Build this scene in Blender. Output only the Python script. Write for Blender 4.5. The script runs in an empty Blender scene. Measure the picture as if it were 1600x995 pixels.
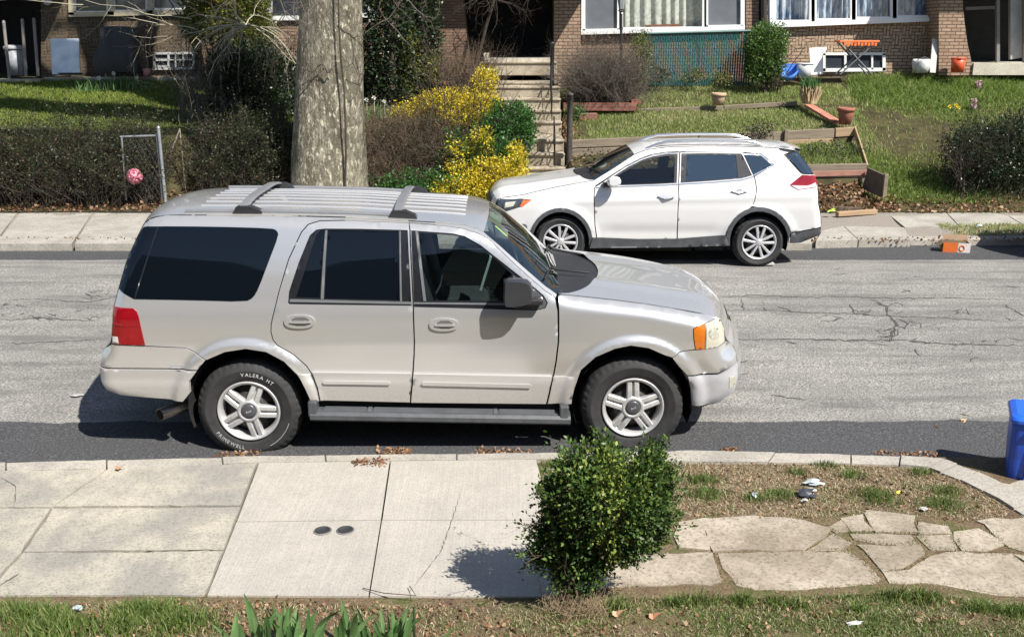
import bpy, bmesh, math, random
import numpy as np
from mathutils import Vector, Matrix
from mathutils.geometry import delaunay_2d_cdt
R = math.radians
S = bpy.context.scene
COL = S.collection
random.seed(7)
rng = np.random.default_rng(7)

# ---------------------------------------------------------------- camera
F_PX, PITCH, CAM_H = 1500.0, R(16.0), 3.163
cam_d = bpy.data.cameras.new('camera')
cam_d.sensor_width = 36.0
cam_d.lens = 36.0 * F_PX / 1600.0
cam_d.clip_start, cam_d.clip_end = 0.05, 500.0
cam = bpy.data.objects.new('camera', cam_d)
COL.objects.link(cam)
cam.location = (0, 0, CAM_H)
cam.rotation_euler = (math.pi / 2 - PITCH, 0, 0)
S.camera = cam
CP, SP = math.cos(PITCH), math.sin(PITCH)

def ray(px, py):
    a, v = (px - 800.0) / F_PX, (py - 497.5) / F_PX
    return Vector((a, CP - v * SP, -SP - v * CP))

def at(px, py, Y):
    d = ray(px, py)
    t = Y / d.y
    return Vector((d.x * t, Y, CAM_H + d.z * t))

def gr(px, py, z=0.0):
    d = ray(px, py)
    t = (z - CAM_H) / d.z
    return Vector((d.x * t, d.y * t, z))

# ---------------------------------------------------------------- object helpers
def tag(o, label=None, cat=None, group=None, kind=None):
    if label: o['label'] = label
    if cat: o['category'] = cat
    if group: o['group'] = group
    if kind: o['kind'] = kind
    return o

def empty(name, loc=(0, 0, 0), rz=0.0):
    o = bpy.data.objects.new(name, None)
    COL.objects.link(o)
    o.location = loc
    o.rotation_euler = (0, 0, rz)
    o.empty_display_size = 0.1
    return o

def link(name, me, mats, parent=None, loc=None, rot=None):
    o = bpy.data.objects.new(name, me)
    COL.objects.link(o)
    if mats is not None:
        for m in (mats if isinstance(mats, (list, tuple)) else [mats]):
            me.materials.append(m)
    if parent: o.parent = parent
    if loc is not None: o.location = loc
    if rot is not None: o.rotation_euler = rot
    return o

def np_mesh(name, V, Fc, smooth=False, tint=None, mi=None):
    """V (n,3), Fc (m,k) equal-sided faces"""
    V = np.asarray(V, dtype=np.float32); Fc = np.asarray(Fc, dtype=np.int32)
    me = bpy.data.meshes.new(name)
    k = Fc.shape[1]
    me.vertices.add(len(V)); me.vertices.foreach_set('co', V.ravel())
    me.loops.add(Fc.size); me.loops.foreach_set('vertex_index', Fc.ravel())
    me.polygons.add(len(Fc))
    me.polygons.foreach_set('loop_start', np.arange(0, Fc.size, k, dtype=np.int32))
    if smooth: me.polygons.foreach_set('use_smooth', np.ones(len(Fc), dtype=bool))
    if mi is not None: me.polygons.foreach_set('material_index', np.asarray(mi, dtype=np.int32))
    me.update(calc_edges=True)
    if tint is not None:
        a = me.attributes.new('tint', 'FLOAT', 'FACE')
        a.data.foreach_set('value', np.asarray(tint, dtype=np.float32))
    return me

class MB:
    """collects shapes into one mesh"""
    def __init__(s): s.v = []; s.f = []; s.m = []; s.sm = []
    def add(s, vs, fs, m=0, smooth=False):
        b = len(s.v)
        s.v += [tuple(v) for v in vs]
        for f in fs:
            s.f.append([b + i for i in f]); s.m.append(m); s.sm.append(smooth)
    def box(s, c, d, m=0, rot=None, bev=0.0):
        hx, hy, hz = d[0] / 2, d[1] / 2, d[2] / 2
        if bev <= 0:
            vs = [Vector((x, y, z)) for x in (-hx, hx) for y in (-hy, hy) for z in (-hz, hz)]
            fs = [(0, 1, 3, 2), (4, 6, 7, 5), (0, 4, 5, 1), (2, 3, 7, 6), (0, 2, 6, 4), (1, 5, 7, 3)]
        else:
            bm = bmesh.new(); bmesh.ops.create_cube(bm, size=1.0)
            for v in bm.verts: v.co = Vector((v.co.x * d[0], v.co.y * d[1], v.co.z * d[2]))
            bmesh.ops.bevel(bm, geom=list(bm.edges), offset=bev, segments=2, affect='EDGES', profile=0.5)
            bm.verts.index_update()
            vs = [v.co.copy() for v in bm.verts]; fs = [[v.index for v in f.verts] for f in bm.faces]
            bm.free()
        if rot is not None:
            M_ = rot if isinstance(rot, Matrix) else Matrix.Rotation(rot, 3, 'Z')
            vs = [M_ @ v for v in vs]
        s.add([Vector(c) + v for v in vs], fs, m)
    def tube(s, pts, r, n=8, m=0, caps=True):
        pts = [Vector(p) for p in pts]
        rs = r if isinstance(r, (list, tuple)) else [r] * len(pts)
        up = Vector((0, 0, 1)); vs = []; fs = []
        t0 = (pts[1] - pts[0]).normalized()
        if abs(t0.dot(up)) > 0.9: up = Vector((1, 0, 0))
        for i, p in enumerate(pts):
            t = (pts[min(i + 1, len(pts) - 1)] - pts[max(i - 1, 0)])
            if t.length < 1e-9: t = t0
            t = t.normalized()
            a = up - t * up.dot(t); a.normalize(); b = t.cross(a); up = a
            for k in range(n):
                an = 2 * math.pi * k / n
                vs.append(p + (a * math.cos(an) + b * math.sin(an)) * rs[i])
        for i in range(len(pts) - 1):
            for k in range(n):
                k2 = (k + 1) % n
                fs.append((i * n + k, i * n + k2, (i + 1) * n + k2, (i + 1) * n + k))
        s.add(vs, fs, m, True)
        if caps:
            s.add(vs[:n], [list(range(n))[::-1]], m); s.add(vs[-n:], [list(range(n))], m)
    def lathe(s, prof, n=32, c=(0, 0, 0), axis='Z', m=0, smooth=True, wob=None):
        """prof: list of (r, h)"""
        vs = []; fs = []
        for (r, h) in prof:
            for k in range(n):
                an = 2 * math.pi * k / n
                rr = r * (wob(an, h) if wob else 1)
                x, y = rr * math.cos(an), rr * math.sin(an)
                if axis == 'Z': p = (x, y, h)
                elif axis == 'Y': p = (x, h, y)
                else: p = (h, x, y)
                vs.append(Vector(p) + Vector(c))
        for i in range(len(prof) - 1):
            for k in range(n):
                k2 = (k + 1) % n
                f = (i * n + k, i * n + k2, (i + 1) * n + k2, (i + 1) * n + k)
                fs.append(f if axis != 'Y' else f[::-1])
        s.add(vs, fs, m, smooth)
    def prism(s, poly, z0, z1, m=0, mside=None):
        """poly: list of (x,y); z0/z1 numbers or functions"""
        n = len(poly)
        g0 = z0 if callable(z0) else (lambda x, y: z0)
        g1 = z1 if callable(z1) else (lambda x, y: z1)
        ar = sum(poly[i][0] * poly[(i + 1) % n][1] - poly[(i + 1) % n][0] * poly[i][1] for i in range(n))
        if ar < 0: poly = poly[::-1]
        b = [Vector((x, y, g0(x, y))) for x, y in poly]; t = [Vector((x, y, g1(x, y))) for x, y in poly]
        s.add(t, [list(range(n))], m)
        s.add(b + t, [(i, (i + 1) % n, n + (i + 1) % n, n + i) for i in range(n)], m if mside is None else mside)
    def vprism(s, poly, y0, y1, m=0):
        """poly in (x,z), extruded along y from y0 (front, towards camera) to y1"""
        n = len(poly)
        ar = sum(poly[i][0] * poly[(i + 1) % n][1] - poly[(i + 1) % n][0] * poly[i][1] for i in range(n))
        if ar < 0: poly = poly[::-1]
        f = [Vector((x, y0, z)) for x, z in poly]; b = [Vector((x, y1, z)) for x, z in poly]
        s.add(f, [list(range(n))], m); s.add(b, [list(range(n))[::-1]], m)
        s.add(f + b, [(i, n + i, n + (i + 1) % n, (i + 1) % n) for i in range(n)], m)
    def mesh(s, name):
        me = bpy.data.meshes.new(name)
        me.from_pydata(s.v, [], s.f)
        me.polygons.foreach_set('material_index', s.m)
        me.polygons.foreach_set('use_smooth', s.sm)
        me.update()
        return me
    def build(s, name, mats, parent=None, loc=None, rot=None):
        return link(name, s.mesh(name), mats, parent, loc, rot)

def children(o):
    return [c for c in bpy.data.objects if c.parent == o]

def copy_tree(o, parent=None):
    kids = children(o)
    c = o.copy(); COL.objects.link(c); c.parent = parent
    for k in kids: copy_tree(k, c)
    return c

# ---------------------------------------------------------------- materials
MATS = {}
def newmat(name):
    m = bpy.data.materials.new(name); m.use_nodes = True
    nt = m.node_tree; b = nt.nodes['Principled BSDF']
    MATS[name] = m
    return m, nt, b
def nd(nt, typ, **kw):
    n = nt.nodes.new(typ)
    for k, v in kw.items():
        if k.startswith('i_'):
            key = k[2:]
            n.inputs[int(key) if key.isdigit() else key.replace('_', ' ')].default_value = v
        else: setattr(n, k, v)
    return n
def coords(nt, world, scale=(1, 1, 1), rot=(0, 0, 0)):
    mp = nd(nt, 'ShaderNodeMapping'); mp.inputs['Scale'].default_value = scale; mp.inputs['Rotation'].default_value = rot
    if world:
        g = nd(nt, 'ShaderNodeNewGeometry'); nt.links.new(g.outputs['Position'], mp.inputs['Vector'])
    else:
        g = nd(nt, 'ShaderNodeTexCoord'); nt.links.new(g.outputs['Object'], mp.inputs['Vector'])
    return mp.outputs['Vector']
def noise_(nt, vec, scale, detail=4, rough=0.6):
    n = nd(nt, 'ShaderNodeTexNoise'); n.inputs['Scale'].default_value = scale
    n.inputs['Detail'].default_value = detail; n.inputs['Roughness'].default_value = rough
    nt.links.new(vec, n.inputs['Vector']); return n.outputs['Fac']
def ramp(nt, fac, stops, interp='LINEAR'):
    r = nd(nt, 'ShaderNodeValToRGB'); r.color_ramp.interpolation = interp
    e = r.color_ramp.elements
    while len(e) < len(stops): e.new(0.5)
    for i, (p, c) in enumerate(stops):
        e[i].position = p; e[i].color = (c[0], c[1], c[2], 1) if isinstance(c, (tuple, list)) else (c, c, c, 1)
    nt.links.new(fac, r.inputs['Fac']); return r.outputs['Color']
def mixc(nt, fac, a, b, blend='MIX'):
    n = nd(nt, 'ShaderNodeMix'); n.data_type = 'RGBA'; n.blend_type = blend; n.clamp_factor = True
    for key, val in (('Factor', fac), ('A', a), ('B', b)):
        i = [q for q in n.inputs if q.name == key and q.enabled][0] if key != 'Factor' else n.inputs[0]
        if key in 'AB': i = n.inputs[6] if key == 'A' else n.inputs[7]
        if hasattr(val, 'is_output'): nt.links.new(val, i)
        elif isinstance(val, (tuple, list)): i.default_value = (*val[:3], 1)
        else: i.default_value = val
    return n.outputs[2]
def math_(nt, op, a, b=None, clamp=False):
    n = nd(nt, 'ShaderNodeMath', operation=op); n.use_clamp = clamp
    for i, val in enumerate((a, b)):
        if val is None: continue
        if hasattr(val, 'is_output'): nt.links.new(val, n.inputs[i])
        else: n.inputs[i].default_value = val
    return n.outputs[0]
def bump_(nt, b, h, strength=0.3, dist=0.01):
    n = nd(nt, 'ShaderNodeBump'); n.inputs['Strength'].default_value = strength; n.inputs['Distance'].default_value = dist
    nt.links.new(h, n.inputs['Height']); nt.links.new(n.outputs['Normal'], b.inputs['Normal'])
def M(name, col, rough=0.6, metal=0.0, var=0.15, scale=6.0, bump=0.0, bscale=60.0, spec=0.5, coat=0.0, world=False, col2=None, detail=5, lo=0.3, hi=0.7, stretch=(1, 1, 1), emit=None):
    if name in MATS: return MATS[name]
    m, nt, b = newmat(name)
    vec = coords(nt, world, stretch)
    f = noise_(nt, vec, scale, detail)
    c2 = col2 or tuple(min(1, c * (1 + var)) for c in col)
    c1 = col if col2 else tuple(c * (1 - var) for c in col)
    nt.links.new(ramp(nt, f, [(lo, c1), (hi, c2)]), b.inputs['Base Color'])
    b.inputs['Roughness'].default_value = rough; b.inputs['Metallic'].default_value = metal
    b.inputs['Specular IOR Level'].default_value = spec
    b.inputs['Coat Weight'].default_value = coat; b.inputs['Coat Roughness'].default_value = 0.04
    if bump: bump_(nt, b, noise_(nt, vec, bscale, 4), bump, 0.01)
    return m

def leafmat(name, stops, rough=0.5, trans=0.3, spec=0.4):
    """colour from the per-face tint attribute"""
    m, nt, b = newmat(name)
    a = nd(nt, 'ShaderNodeAttribute', attribute_name='tint')
    c = ramp(nt, a.outputs['Fac'], stops)
    nt.links.new(c, b.inputs['Base Color']); b.inputs['Roughness'].default_value = rough
    b.inputs['Specular IOR Level'].default_value = spec
    if trans > 0:
        t = nd(nt, 'ShaderNodeBsdfTranslucent'); nt.links.new(c, t.inputs['Color'])
        mx = nd(nt, 'ShaderNodeMixShader'); mx.inputs[0].default_value = trans
        nt.links.new(b.outputs[0], mx.inputs[1]); nt.links.new(t.outputs[0], mx.inputs[2])
        nt.links.new(mx.outputs[0], nt.nodes['Material Output'].inputs['Surface'])
    return m

def glassmat(name, tint, gloss=0.02, ior=1.5):
    """thin pane: tinted see-through plus mirror by angle"""
    m, nt, b = newmat(name); nt.nodes.remove(b)
    t = nd(nt, 'ShaderNodeBsdfTransparent'); t.inputs['Color'].default_value = (*tint, 1)
    g = nd(nt, 'ShaderNodeBsdfGlossy'); g.inputs['Roughness'].default_value = gloss
    fr = nd(nt, 'ShaderNodeFresnel'); gm_ = nd(nt, 'ShaderNodeNewGeometry'); nt.links.new(math_(nt, 'ADD', math_(nt, 'MULTIPLY', gm_.outputs['Backfacing'], 1 / ior - ior), ior), fr.inputs['IOR'])
    k = math_(nt, 'MULTIPLY', fr.outputs[0], 1.7, True)
    mx = nd(nt, 'ShaderNodeMixShader')
    nt.links.new(k, mx.inputs[0]); nt.links.new(t.outputs[0], mx.inputs[1]); nt.links.new(g.outputs[0], mx.inputs[2])
    nt.links.new(mx.outputs[0], nt.nodes['Material Output'].inputs['Surface'])
    return m

# ---------------------------------------------------------------- light
SUN = Vector((0.62, -0.60, 1.0)).normalized()       # towards the sun
EL = math.asin(SUN.z); AZ = math.atan2(SUN.x, SUN.y)
w = bpy.data.worlds.new('World'); S.world = w; w.use_nodes = True
wn = w.node_tree; bg = wn.nodes['Background']
sky = wn.nodes.new('ShaderNodeTexSky'); sky.sky_type = 'NISHITA'; sky.sun_disc = False
sky.sun_elevation = EL; sky.sun_rotation = AZ; sky.air_density = 1.0; sky.dust_density = 0.6
wn.links.new(sky.outputs[0], bg.inputs['Color']); bg.inputs['Strength'].default_value = 0.072
sd = bpy.data.lights.new('sun', 'SUN'); sd.energy = 5.0; sd.angle = R(0.5); sd.color = (1.0, 0.955, 0.88)
so = bpy.data.objects.new('sun', sd); COL.objects.link(so); so.location = (20, -15, 30)
so.rotation_euler = (-SUN).to_track_quat('-Z', 'Y').to_euler()
S.view_settings.view_transform = 'Standard'; S.view_settings.look = 'None'
S.view_settings.exposure = 0.80; S.view_settings.gamma = 1.0
S.render.engine = 'CYCLES'
S.cycles.max_bounces = 8; S.cycles.transparent_max_bounces = 16
S.cycles.use_denoising = True
# ---------------------------------------------------------------- vehicle toolkit
def chaikin(p, it=1, closed=True):
    for _ in range(it):
        q = []; n = len(p)
        for i in range(n if closed else n - 1):
            a, b = p[i], p[(i + 1) % n]
            q.append((a[0] * .75 + b[0] * .25, a[1] * .75 + b[1] * .25)); q.append((a[0] * .25 + b[0] * .75, a[1] * .25 + b[1] * .75))
        p = q
    return p

def resample(p, h, closed=True):
    out = []; n = len(p)
    for i in range(n if closed else n - 1):
        a, b = np.array(p[i]), np.array(p[(i + 1) % n])
        L = np.linalg.norm(b - a); k = max(1, int(math.ceil(L / h - 1e-6)))
        for j in range(k): out.append(tuple(a + (b - a) * j / k))
    if not closed: out.append(tuple(p[-1]))
    return out

def pip(P, poly):
    x, y = P[:, 0], P[:, 1]; ins = np.zeros(len(P), bool); n = len(poly)
    for i in range(n):
        (x1, y1), (x2, y2) = poly[i], poly[(i + 1) % n]
        c = (y1 > y) != (y2 > y)
        if y1 != y2: ins ^= c & (x < (x2 - x1) * (y - y1) / (y2 - y1) + x1)
    return ins

def segdist(P, A, B):
    """distance of points (n,2) to segments -> (n,s)"""
    d = B - A; L2 = np.maximum((d ** 2).sum(1), 1e-12)
    ap = P[:, None, :] - A[None]
    t = np.clip((ap * d[None]).sum(2) / L2[None], 0, 1)
    return np.sqrt(((ap - t[..., None] * d[None]) ** 2).sum(2))

class Veh:
    def __init__(s, name, px0, Y0, zg, yaw, W, base, label, cat):
        s.O = at(px0, 600, Y0); s.O.z = zg; s.yaw = yaw; s.W = W; s.base = base
        s.root = tag(empty(name, s.O, yaw), label, cat)
        s.A = s.B = s.r = None; s.bumps = []
        c, n = math.cos(yaw), math.sin(yaw)
        s.ux, s.nx = np.array([c, n, 0]), np.array([-n, c, 0])
    def pixw(s, pts, w):
        """pixels -> (u,z) on the plane at depth w (scalar or array)"""
        pts = np.asarray(pts, float); w = np.broadcast_to(np.asarray(w, float), (len(pts),))
        out = []
        for (px, py), ww in zip(pts, w):
            d = np.array(ray(px, py)); o = np.array([0, 0, CAM_H]); O = np.array(s.O) + s.nx * ww
            t = ((O - o) @ s.nx) / (d @ s.nx); q = o + d * t - O
            out.append((q @ s.ux, q[2]))
        return np.array(out)
    def set_outline(s, pts, h=0.035):
        """pts: (px, py, r, crown, tag)"""
        P = np.array([(p[0], p[1]) for p in pts], float); r = np.array([p[2] for p in pts], float)
        w = np.full(len(P), 0.1)
        for _ in range(5):
            uz = s.pixw(P, w); w = s.base(uz[:, 0], uz[:, 1]) + r
        uz = s.pixw(P, w)
        # smooth resample
        U = []; 
        for i in range(len(P) - 1):
            L = np.linalg.norm(uz[i + 1] - uz[i]); k = max(1, int(math.ceil(L / h)))
            for j in range(k):
                t = j / k
                U.append((*(uz[i] * (1 - t) + uz[i + 1] * t), r[i] * (1 - t) + r[i + 1] * t, pts[i][3] * (1 - t) + pts[i + 1][3] * t, pts[i][4]))
        U.append((*uz[-1], r[-1], pts[-1][3], pts[-1][4]))
        s.out = U
        q = np.array([(a[0], a[1]) for a in U])
        for _ in range(2): q[1:-1] = q[1:-1] * .5 + (q[:-2] + q[2:]) * .25
        s.oq = q; s.orr = np.array([a[2] for a in U]); s.ocr = np.array([a[3] for a in U]); s.otag = [a[4] for a in U]
        s.A, s.B, s.r = q[:-1], q[1:], np.maximum((s.orr[:-1] + s.orr[1:]) / 2, 1e-3)
    def wf(s, u, z):
        u = np.asarray(u, float); z = np.asarray(z, float); w = s.base(u, z)
        if s.A is not None:
            P = np.stack([u, z], 1)
            d = segdist(P, s.A, s.B)
            q = np.clip(1 - d / s.r[None], 0, 1)
            w = w + (s.r[None] * (1 - np.sqrt(1 - q * q))).max(1)
        for f in s.bumps: w = w - f(u, z)
        return w
    def pix(s, pts):
        w = np.full(len(pts), 0.08)
        for _ in range(5):
            uz = s.pixw(pts, w); w = s.wf(uz[:, 0], uz[:, 1])
        return s.pixw(pts, w)
    def panel(s, name, px, mat, parent=None, holes=(), off=0.0, thick=0.02, h=0.03, ch=0, gap=0.0, uz=False, mirror=False, flange=True, wfun=None):
        loops = []
        for k, lp in enumerate([px] + list(holes)):
            q = [tuple(a) for a in (lp if uz else s.pix(lp))]
            if ch: q = chaikin(q, ch)
            ar = sum(q[i][0] * q[(i + 1) % len(q)][1] - q[(i + 1) % len(q)][0] * q[i][1] for i in range(len(q)))
            if ar < 0: q = q[::-1]
            if gap:
                qa = np.array(q); n = len(qa); e = np.roll(qa, -1, 0) - qa
                e /= np.maximum(np.linalg.norm(e, axis=1, keepdims=True), 1e-9)
                nn = np.stack([-e[:, 1], e[:, 0]], 1); av = nn + np.roll(nn, 1, 0)
                av /= np.maximum(np.linalg.norm(av, axis=1, keepdims=True), 0.3)
                q = [tuple(a) for a in qa + av * (gap if k == 0 else -gap)]
            loops.append(resample(q, h))
        A = np.concatenate([np.array(l) for l in loops]); B = np.concatenate([np.roll(np.array(l), -1, 0) for l in loops])
        lo, hi = A.min(0), A.max(0)
        gx, gz = np.meshgrid(np.arange(lo[0], hi[0], h), np.arange(lo[1], hi[1], h * .87))
        gx = gx + (np.arange(gx.shape[0]) % 2)[:, None] * h / 2
        G = np.stack([gx.ravel(), gz.ravel()], 1)
        ins = pip(G, loops[0])
        for l in loops[1:]: ins &= ~pip(G, l)
        G = G[ins]
        if len(G): G = G[segdist(G, A, B).min(1) > h * .45]
        P = np.concatenate([A, G]) if len(G) else A
        ed = []; b = 0
        for l in loops:
            ed += [(b + i, b + (i + 1) % len(l)) for i in range(len(l))]; b += len(l)
        vv, _, ff, *_ = delaunay_2d_cdt([Vector((float(a), float(c))) for a, c in P], ed, [], 0, 1e-7)
        V2 = np.array([(v.x, v.y) for v in vv]); T = np.array([f for f in ff if len(f) == 3])
        C = V2[T].mean(1); k = pip(C, loops[0])
        for l in loops[1:]: k &= ~pip(C, l)
        T = T[k]
        a, b_, c = V2[T[:, 0]], V2[T[:, 1]], V2[T[:, 2]]
        cr = (b_[:, 0] - a[:, 0]) * (c[:, 1] - a[:, 1]) - (b_[:, 1] - a[:, 1]) * (c[:, 0] - a[:, 0])
        T = T[np.abs(cr) > 1e-9]; cr = cr[np.abs(cr) > 1e-9]
        T[cr < 0] = T[cr < 0][:, ::-1]
        W = (wfun or s.wf)(V2[:, 0], V2[:, 1]) - off
        mb = MB()
        def put(flip):
            f_ = (lambda w: s.W - w) if flip else (lambda w: w)
            vs = [(V2[i, 0], f_(W[i]), V2[i, 1]) for i in range(len(V2))]
            mb.add(vs, [t[::-1] if flip else t for t in T.tolist()], 0, True)
            if flange:
                b0 = 0
                for l in loops:
                    n = len(l); q = np.array(l); wq = (wfun or s.wf)(q[:, 0], q[:, 1]) - off
                    o = [(q[i, 0], f_(wq[i]), q[i, 1]) for i in range(n)]; i_ = [(q[i, 0], f_(wq[i] + thick), q[i, 1]) for i in range(n)]
                    fs = [(i, n + i, n + (i + 1) % n, (i + 1) % n) for i in range(n)]
                    if flip: fs = [g[::-1] for g in fs]
                    mb.add(o + i_, fs, 0)
        if mirror != 'only': put(False)
        if mirror: put(True)
        return mb.build(name, mat, parent if parent is not None else s.root)
    def strip(s, i0, i1, nc=16, lo=None, hi=None, lift=0.0, s0=-1.0, s1=1.0, prof=None, nr_=None):
        """skin across the vehicle along outline points i0..i1; lo/hi(t) cut it lengthwise (0..1); returns MB"""
        mb = MB(); q = s.oq; vs = []
        ts = np.gradient(q, axis=0); ts /= np.linalg.norm(ts, axis=1, keepdims=True)
        nr = np.stack([-ts[:, 1], ts[:, 0]], 1)
        we = s.wf(q[:, 0], q[:, 1])
        n = nr_ or (i1 - i0)
        for i in range(n + 1):
            for j in range(nc + 1):
                t = s0 + (s1 - s0) * j / nc
                a, b = (lo(t) if lo else 0.0), (hi(t) if hi else 1.0)
                x = i0 + (i1 - i0) * (a + (b - a) * i / n)
                k = min(int(x), len(q) - 2); f = x - k
                Q = q[k] * (1 - f) + q[k + 1] * f; N_ = nr[k] * (1 - f) + nr[k + 1] * f
                w_ = we[k] * (1 - f) + we[k + 1] * f; c_ = s.ocr[k] * (1 - f) + s.ocr[k + 1] * f
                d = c_ * (1 - abs(t) ** 2.2) + lift + (prof(Q[0], t) if prof else 0)
                vs.append((Q[0] + N_[0] * d, s.W / 2 + t * (s.W / 2 - w_), Q[1] + N_[1] * d))
        fs = [(i * (nc + 1) + j, (i + 1) * (nc + 1) + j, (i + 1) * (nc + 1) + j + 1, i * (nc + 1) + j + 1) for i in range(n) for j in range(nc)]
        mb.add(vs, fs, 0, True)
        return mb
    def idx(s, tg):
        k = [i for i, t in enumerate(s.otag) if t == tg]
        return k[0], min(k[-1] + 1, len(s.otag) - 1)

def arc_bump(uc, zc, r0, r1, amp, soft=0.05):
    def f(u, z):
        d = np.hypot(u - uc, z - zc)
        a = np.clip((d - r0) / 1e-3 + 1, 0, 1)
        b = np.clip((r1 - d) / soft, 0, 1); b = b * b * (3 - 2 * b)
        return amp * b * np.clip((z - zc + .25) / .25, 0, 1)
    return f

def text_mb(body, size):
    cu = bpy.data.curves.new('txt', 'FONT'); cu.body = body; cu.size = size; cu.extrude = 0.001; cu.resolution_u = 2
    o = bpy.data.objects.new('txt', cu); COL.objects.link(o)
    dg = bpy.context.evaluated_depsgraph_get(); dg.update()
    me = bpy.data.meshes.new_from_object(o.evaluated_get(dg))
    vs = [v.co.copy() for v in me.vertices]; fs = [list(p.vertices) for p in me.polygons]
    bpy.data.objects.remove(o); bpy.data.curves.remove(cu); bpy.data.meshes.remove(me)
    return vs, fs

def arc_text(mb, body, rad, a0, size, y, gap, flip=False):
    """letters round a circle in the x-z plane facing -y from angle a0 (deg), clockwise; flip = anticlockwise, feet outwards"""
    a = R(a0); sg = 1 if flip else -1
    for ch in body:
        if ch == ' ': a += sg * size * .5 / rad; continue
        vs, fs = text_mb(ch, size)
        x0, x1 = min(v.x for v in vs), max(v.x for v in vs); cx = (x0 + x1) / 2
        a += sg * (x1 - x0) / 2 / rad
        rot = a - math.pi / 2 + (math.pi if flip else 0); rr = rad + (size * .7 if flip else 0)
        c_, s_ = math.cos(rot), math.sin(rot)
        mb.add([(rr * math.cos(a) + (v.x - cx) * c_ - v.y * s_, y - v.z - .001, rr * math.sin(a) + (v.x - cx) * s_ + v.y * c_) for v in vs], fs)
        a += sg * ((x1 - x0) / 2 + gap) / rad

def tyre_mb(Ro, Ri, wd, lugs=84):
    """axis Y, outer face at y=0 (towards camera), inner at y=wd"""
    mb = MB(); n = lugs * 2; s_ = Ro - Ri
    prof = [(Ri, .035), (Ri + .006, .012), (Ri + s_ * .25, -.004), (Ri + s_ * .5, -.008), (Ri + s_ * .53, -.0105), (Ri + s_ * .57, -.0105), (Ri + s_ * .6, -.008), (Ri + s_ * .75, .0), (Ro - .034, .008), (Ro - .018, .02), (Ro - .006, .036), (Ro, .06), (Ro, wd - .05), (Ro - .02, wd - .02), (Ri, wd - .03)]
    vs = []; fs = []
    for i, (r, h) in enumerate(prof):
        for k in range(n):
            an = 2 * math.pi * k / n
            rr = r; hh = h
            if 8 <= i <= 10 and (k % 4) >= 3: rr -= .003; hh += .006
            vs.append((rr * math.cos(an), hh, rr * math.sin(an)))
    for i in range(len(prof) - 1):
        for k in range(n):
            k2 = (k + 1) % n
            fs.append((i * n + k, i * n + k2, (i + 1) * n + k2, (i + 1) * n + k)[::-1])
    mb.add(vs, fs, 0, True)
    return mb

def spoke(mb, a, r0, r1, w0, w1, off0, off1, y0, y1, th, m=0):
    """bar from radius r0 to r1 at angle a with side offsets, outer face y, chamfered"""
    d = Vector((math.cos(a), 0, math.sin(a))); t = Vector((-math.sin(a), 0, math.cos(a)))
    def P(r, o, y): return d * r + t * o + Vector((0, y, 0))
    vs = []
    for (r, w_, o, y) in ((r0, w0, off0, y0), ((r0 + r1) / 2, (w0 + w1) / 2, (off0 + off1) / 2, (y0 + y1) / 2 - .004), (r1, w1, off1, y1)):
        vs += [P(r, o - w_ / 2, y + th), P(r, o - w_ / 2, y + .007), P(r, o - w_ / 2 + .007, y), P(r, o + w_ / 2 - .007, y), P(r, o + w_ / 2, y + .007), P(r, o + w_ / 2, y + th)]
    fs = []
    for i in range(2):
        for k in range(5): fs.append((i * 6 + k, i * 6 + k + 1, (i + 1) * 6 + k + 1, (i + 1) * 6 + k))
    mb.add(vs, fs, m)
    mb.add(vs[:6], [list(range(6))], m); mb.add(vs[-6:], [list(range(6))[::-1]], m)
# ---------------------------------------------------------------- silver suv
def paint(name, col, metal, rough, coat=0.7, dirt=(0.30, 0.26, 0.20), dz=0.6, damt=0.35):
    m, nt, b = newmat(name)
    v = coords(nt, False)
    g = nd(nt, 'ShaderNodeSeparateXYZ'); nt.links.new(v, g.inputs[0])
    n1 = noise_(nt, v, 3.0, 6); n2 = noise_(nt, v, 40.0, 4)
    c = mixc(nt, math_(nt, 'MULTIPLY', n1, 0.5), col, tuple(x * .93 for x in col))
    low = nd(nt, 'ShaderNodeMapRange'); low.inputs[1].default_value = dz; low.inputs[2].default_value = 0.25
    nt.links.new(g.outputs[2], low.inputs[0])
    k = math_(nt, 'MULTIPLY', low.outputs[0], math_(nt, 'MULTIPLY', n2, damt * 1.6), True)
    nt.links.new(mixc(nt, k, c, dirt), b.inputs['Base Color'])
    b.inputs['Metallic'].default_value = metal; b.inputs['Roughness'].default_value = rough
    b.inputs['Coat Weight'].default_value = coat; b.inputs['Coat Roughness'].default_value = 0.05
    nt.links.new(math_(nt, 'ADD', math_(nt, 'MULTIPLY', k, .4), rough), b.inputs['Roughness'])
    fl = noise_(nt, v, 900.0, 1); bump_(nt, b, fl, 0.015, 0.002)
    return m
silver = paint('silver_beige_paint', (0.61, 0.605, 0.597), 0.63, 0.26)
clad_m = paint('pale_cladding', (0.47, 0.46, 0.45), 0.25, 0.42, 0.25, damt=.6, dz=.75)
blackpl = M('black_plastic', (0.022, 0.022, 0.024), 0.45, var=.2, scale=9)
greypl = M('grey_plastic', (0.062, 0.066, 0.072), 0.5, var=.25, scale=12, bump=.1)
rackm = M('rack_grey', (0.16, 0.165, 0.175), 0.42, var=.12, scale=8)
rubber = M('tyre_rubber', (0.030, 0.030, 0.031), 0.75, var=.35, scale=7, bump=.15, bscale=90, spec=.35)
alloy = M('alloy', (0.53, 0.53, 0.525), 0.46, metal=.5, var=.1, scale=14)
darkiron = M('dark_iron', (0.03, 0.028, 0.027), 0.6, metal=.3, var=.4, scale=20)
linerm = M('dark_liner', (0.010, 0.010, 0.011), 0.8, var=.3)
chrome = M('chrome', (0.75, 0.75, 0.76), 0.12, metal=1.0, var=.05)
letterm = M('white_letters', (0.46, 0.46, 0.45), 0.6, var=.1, scale=40)
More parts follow.
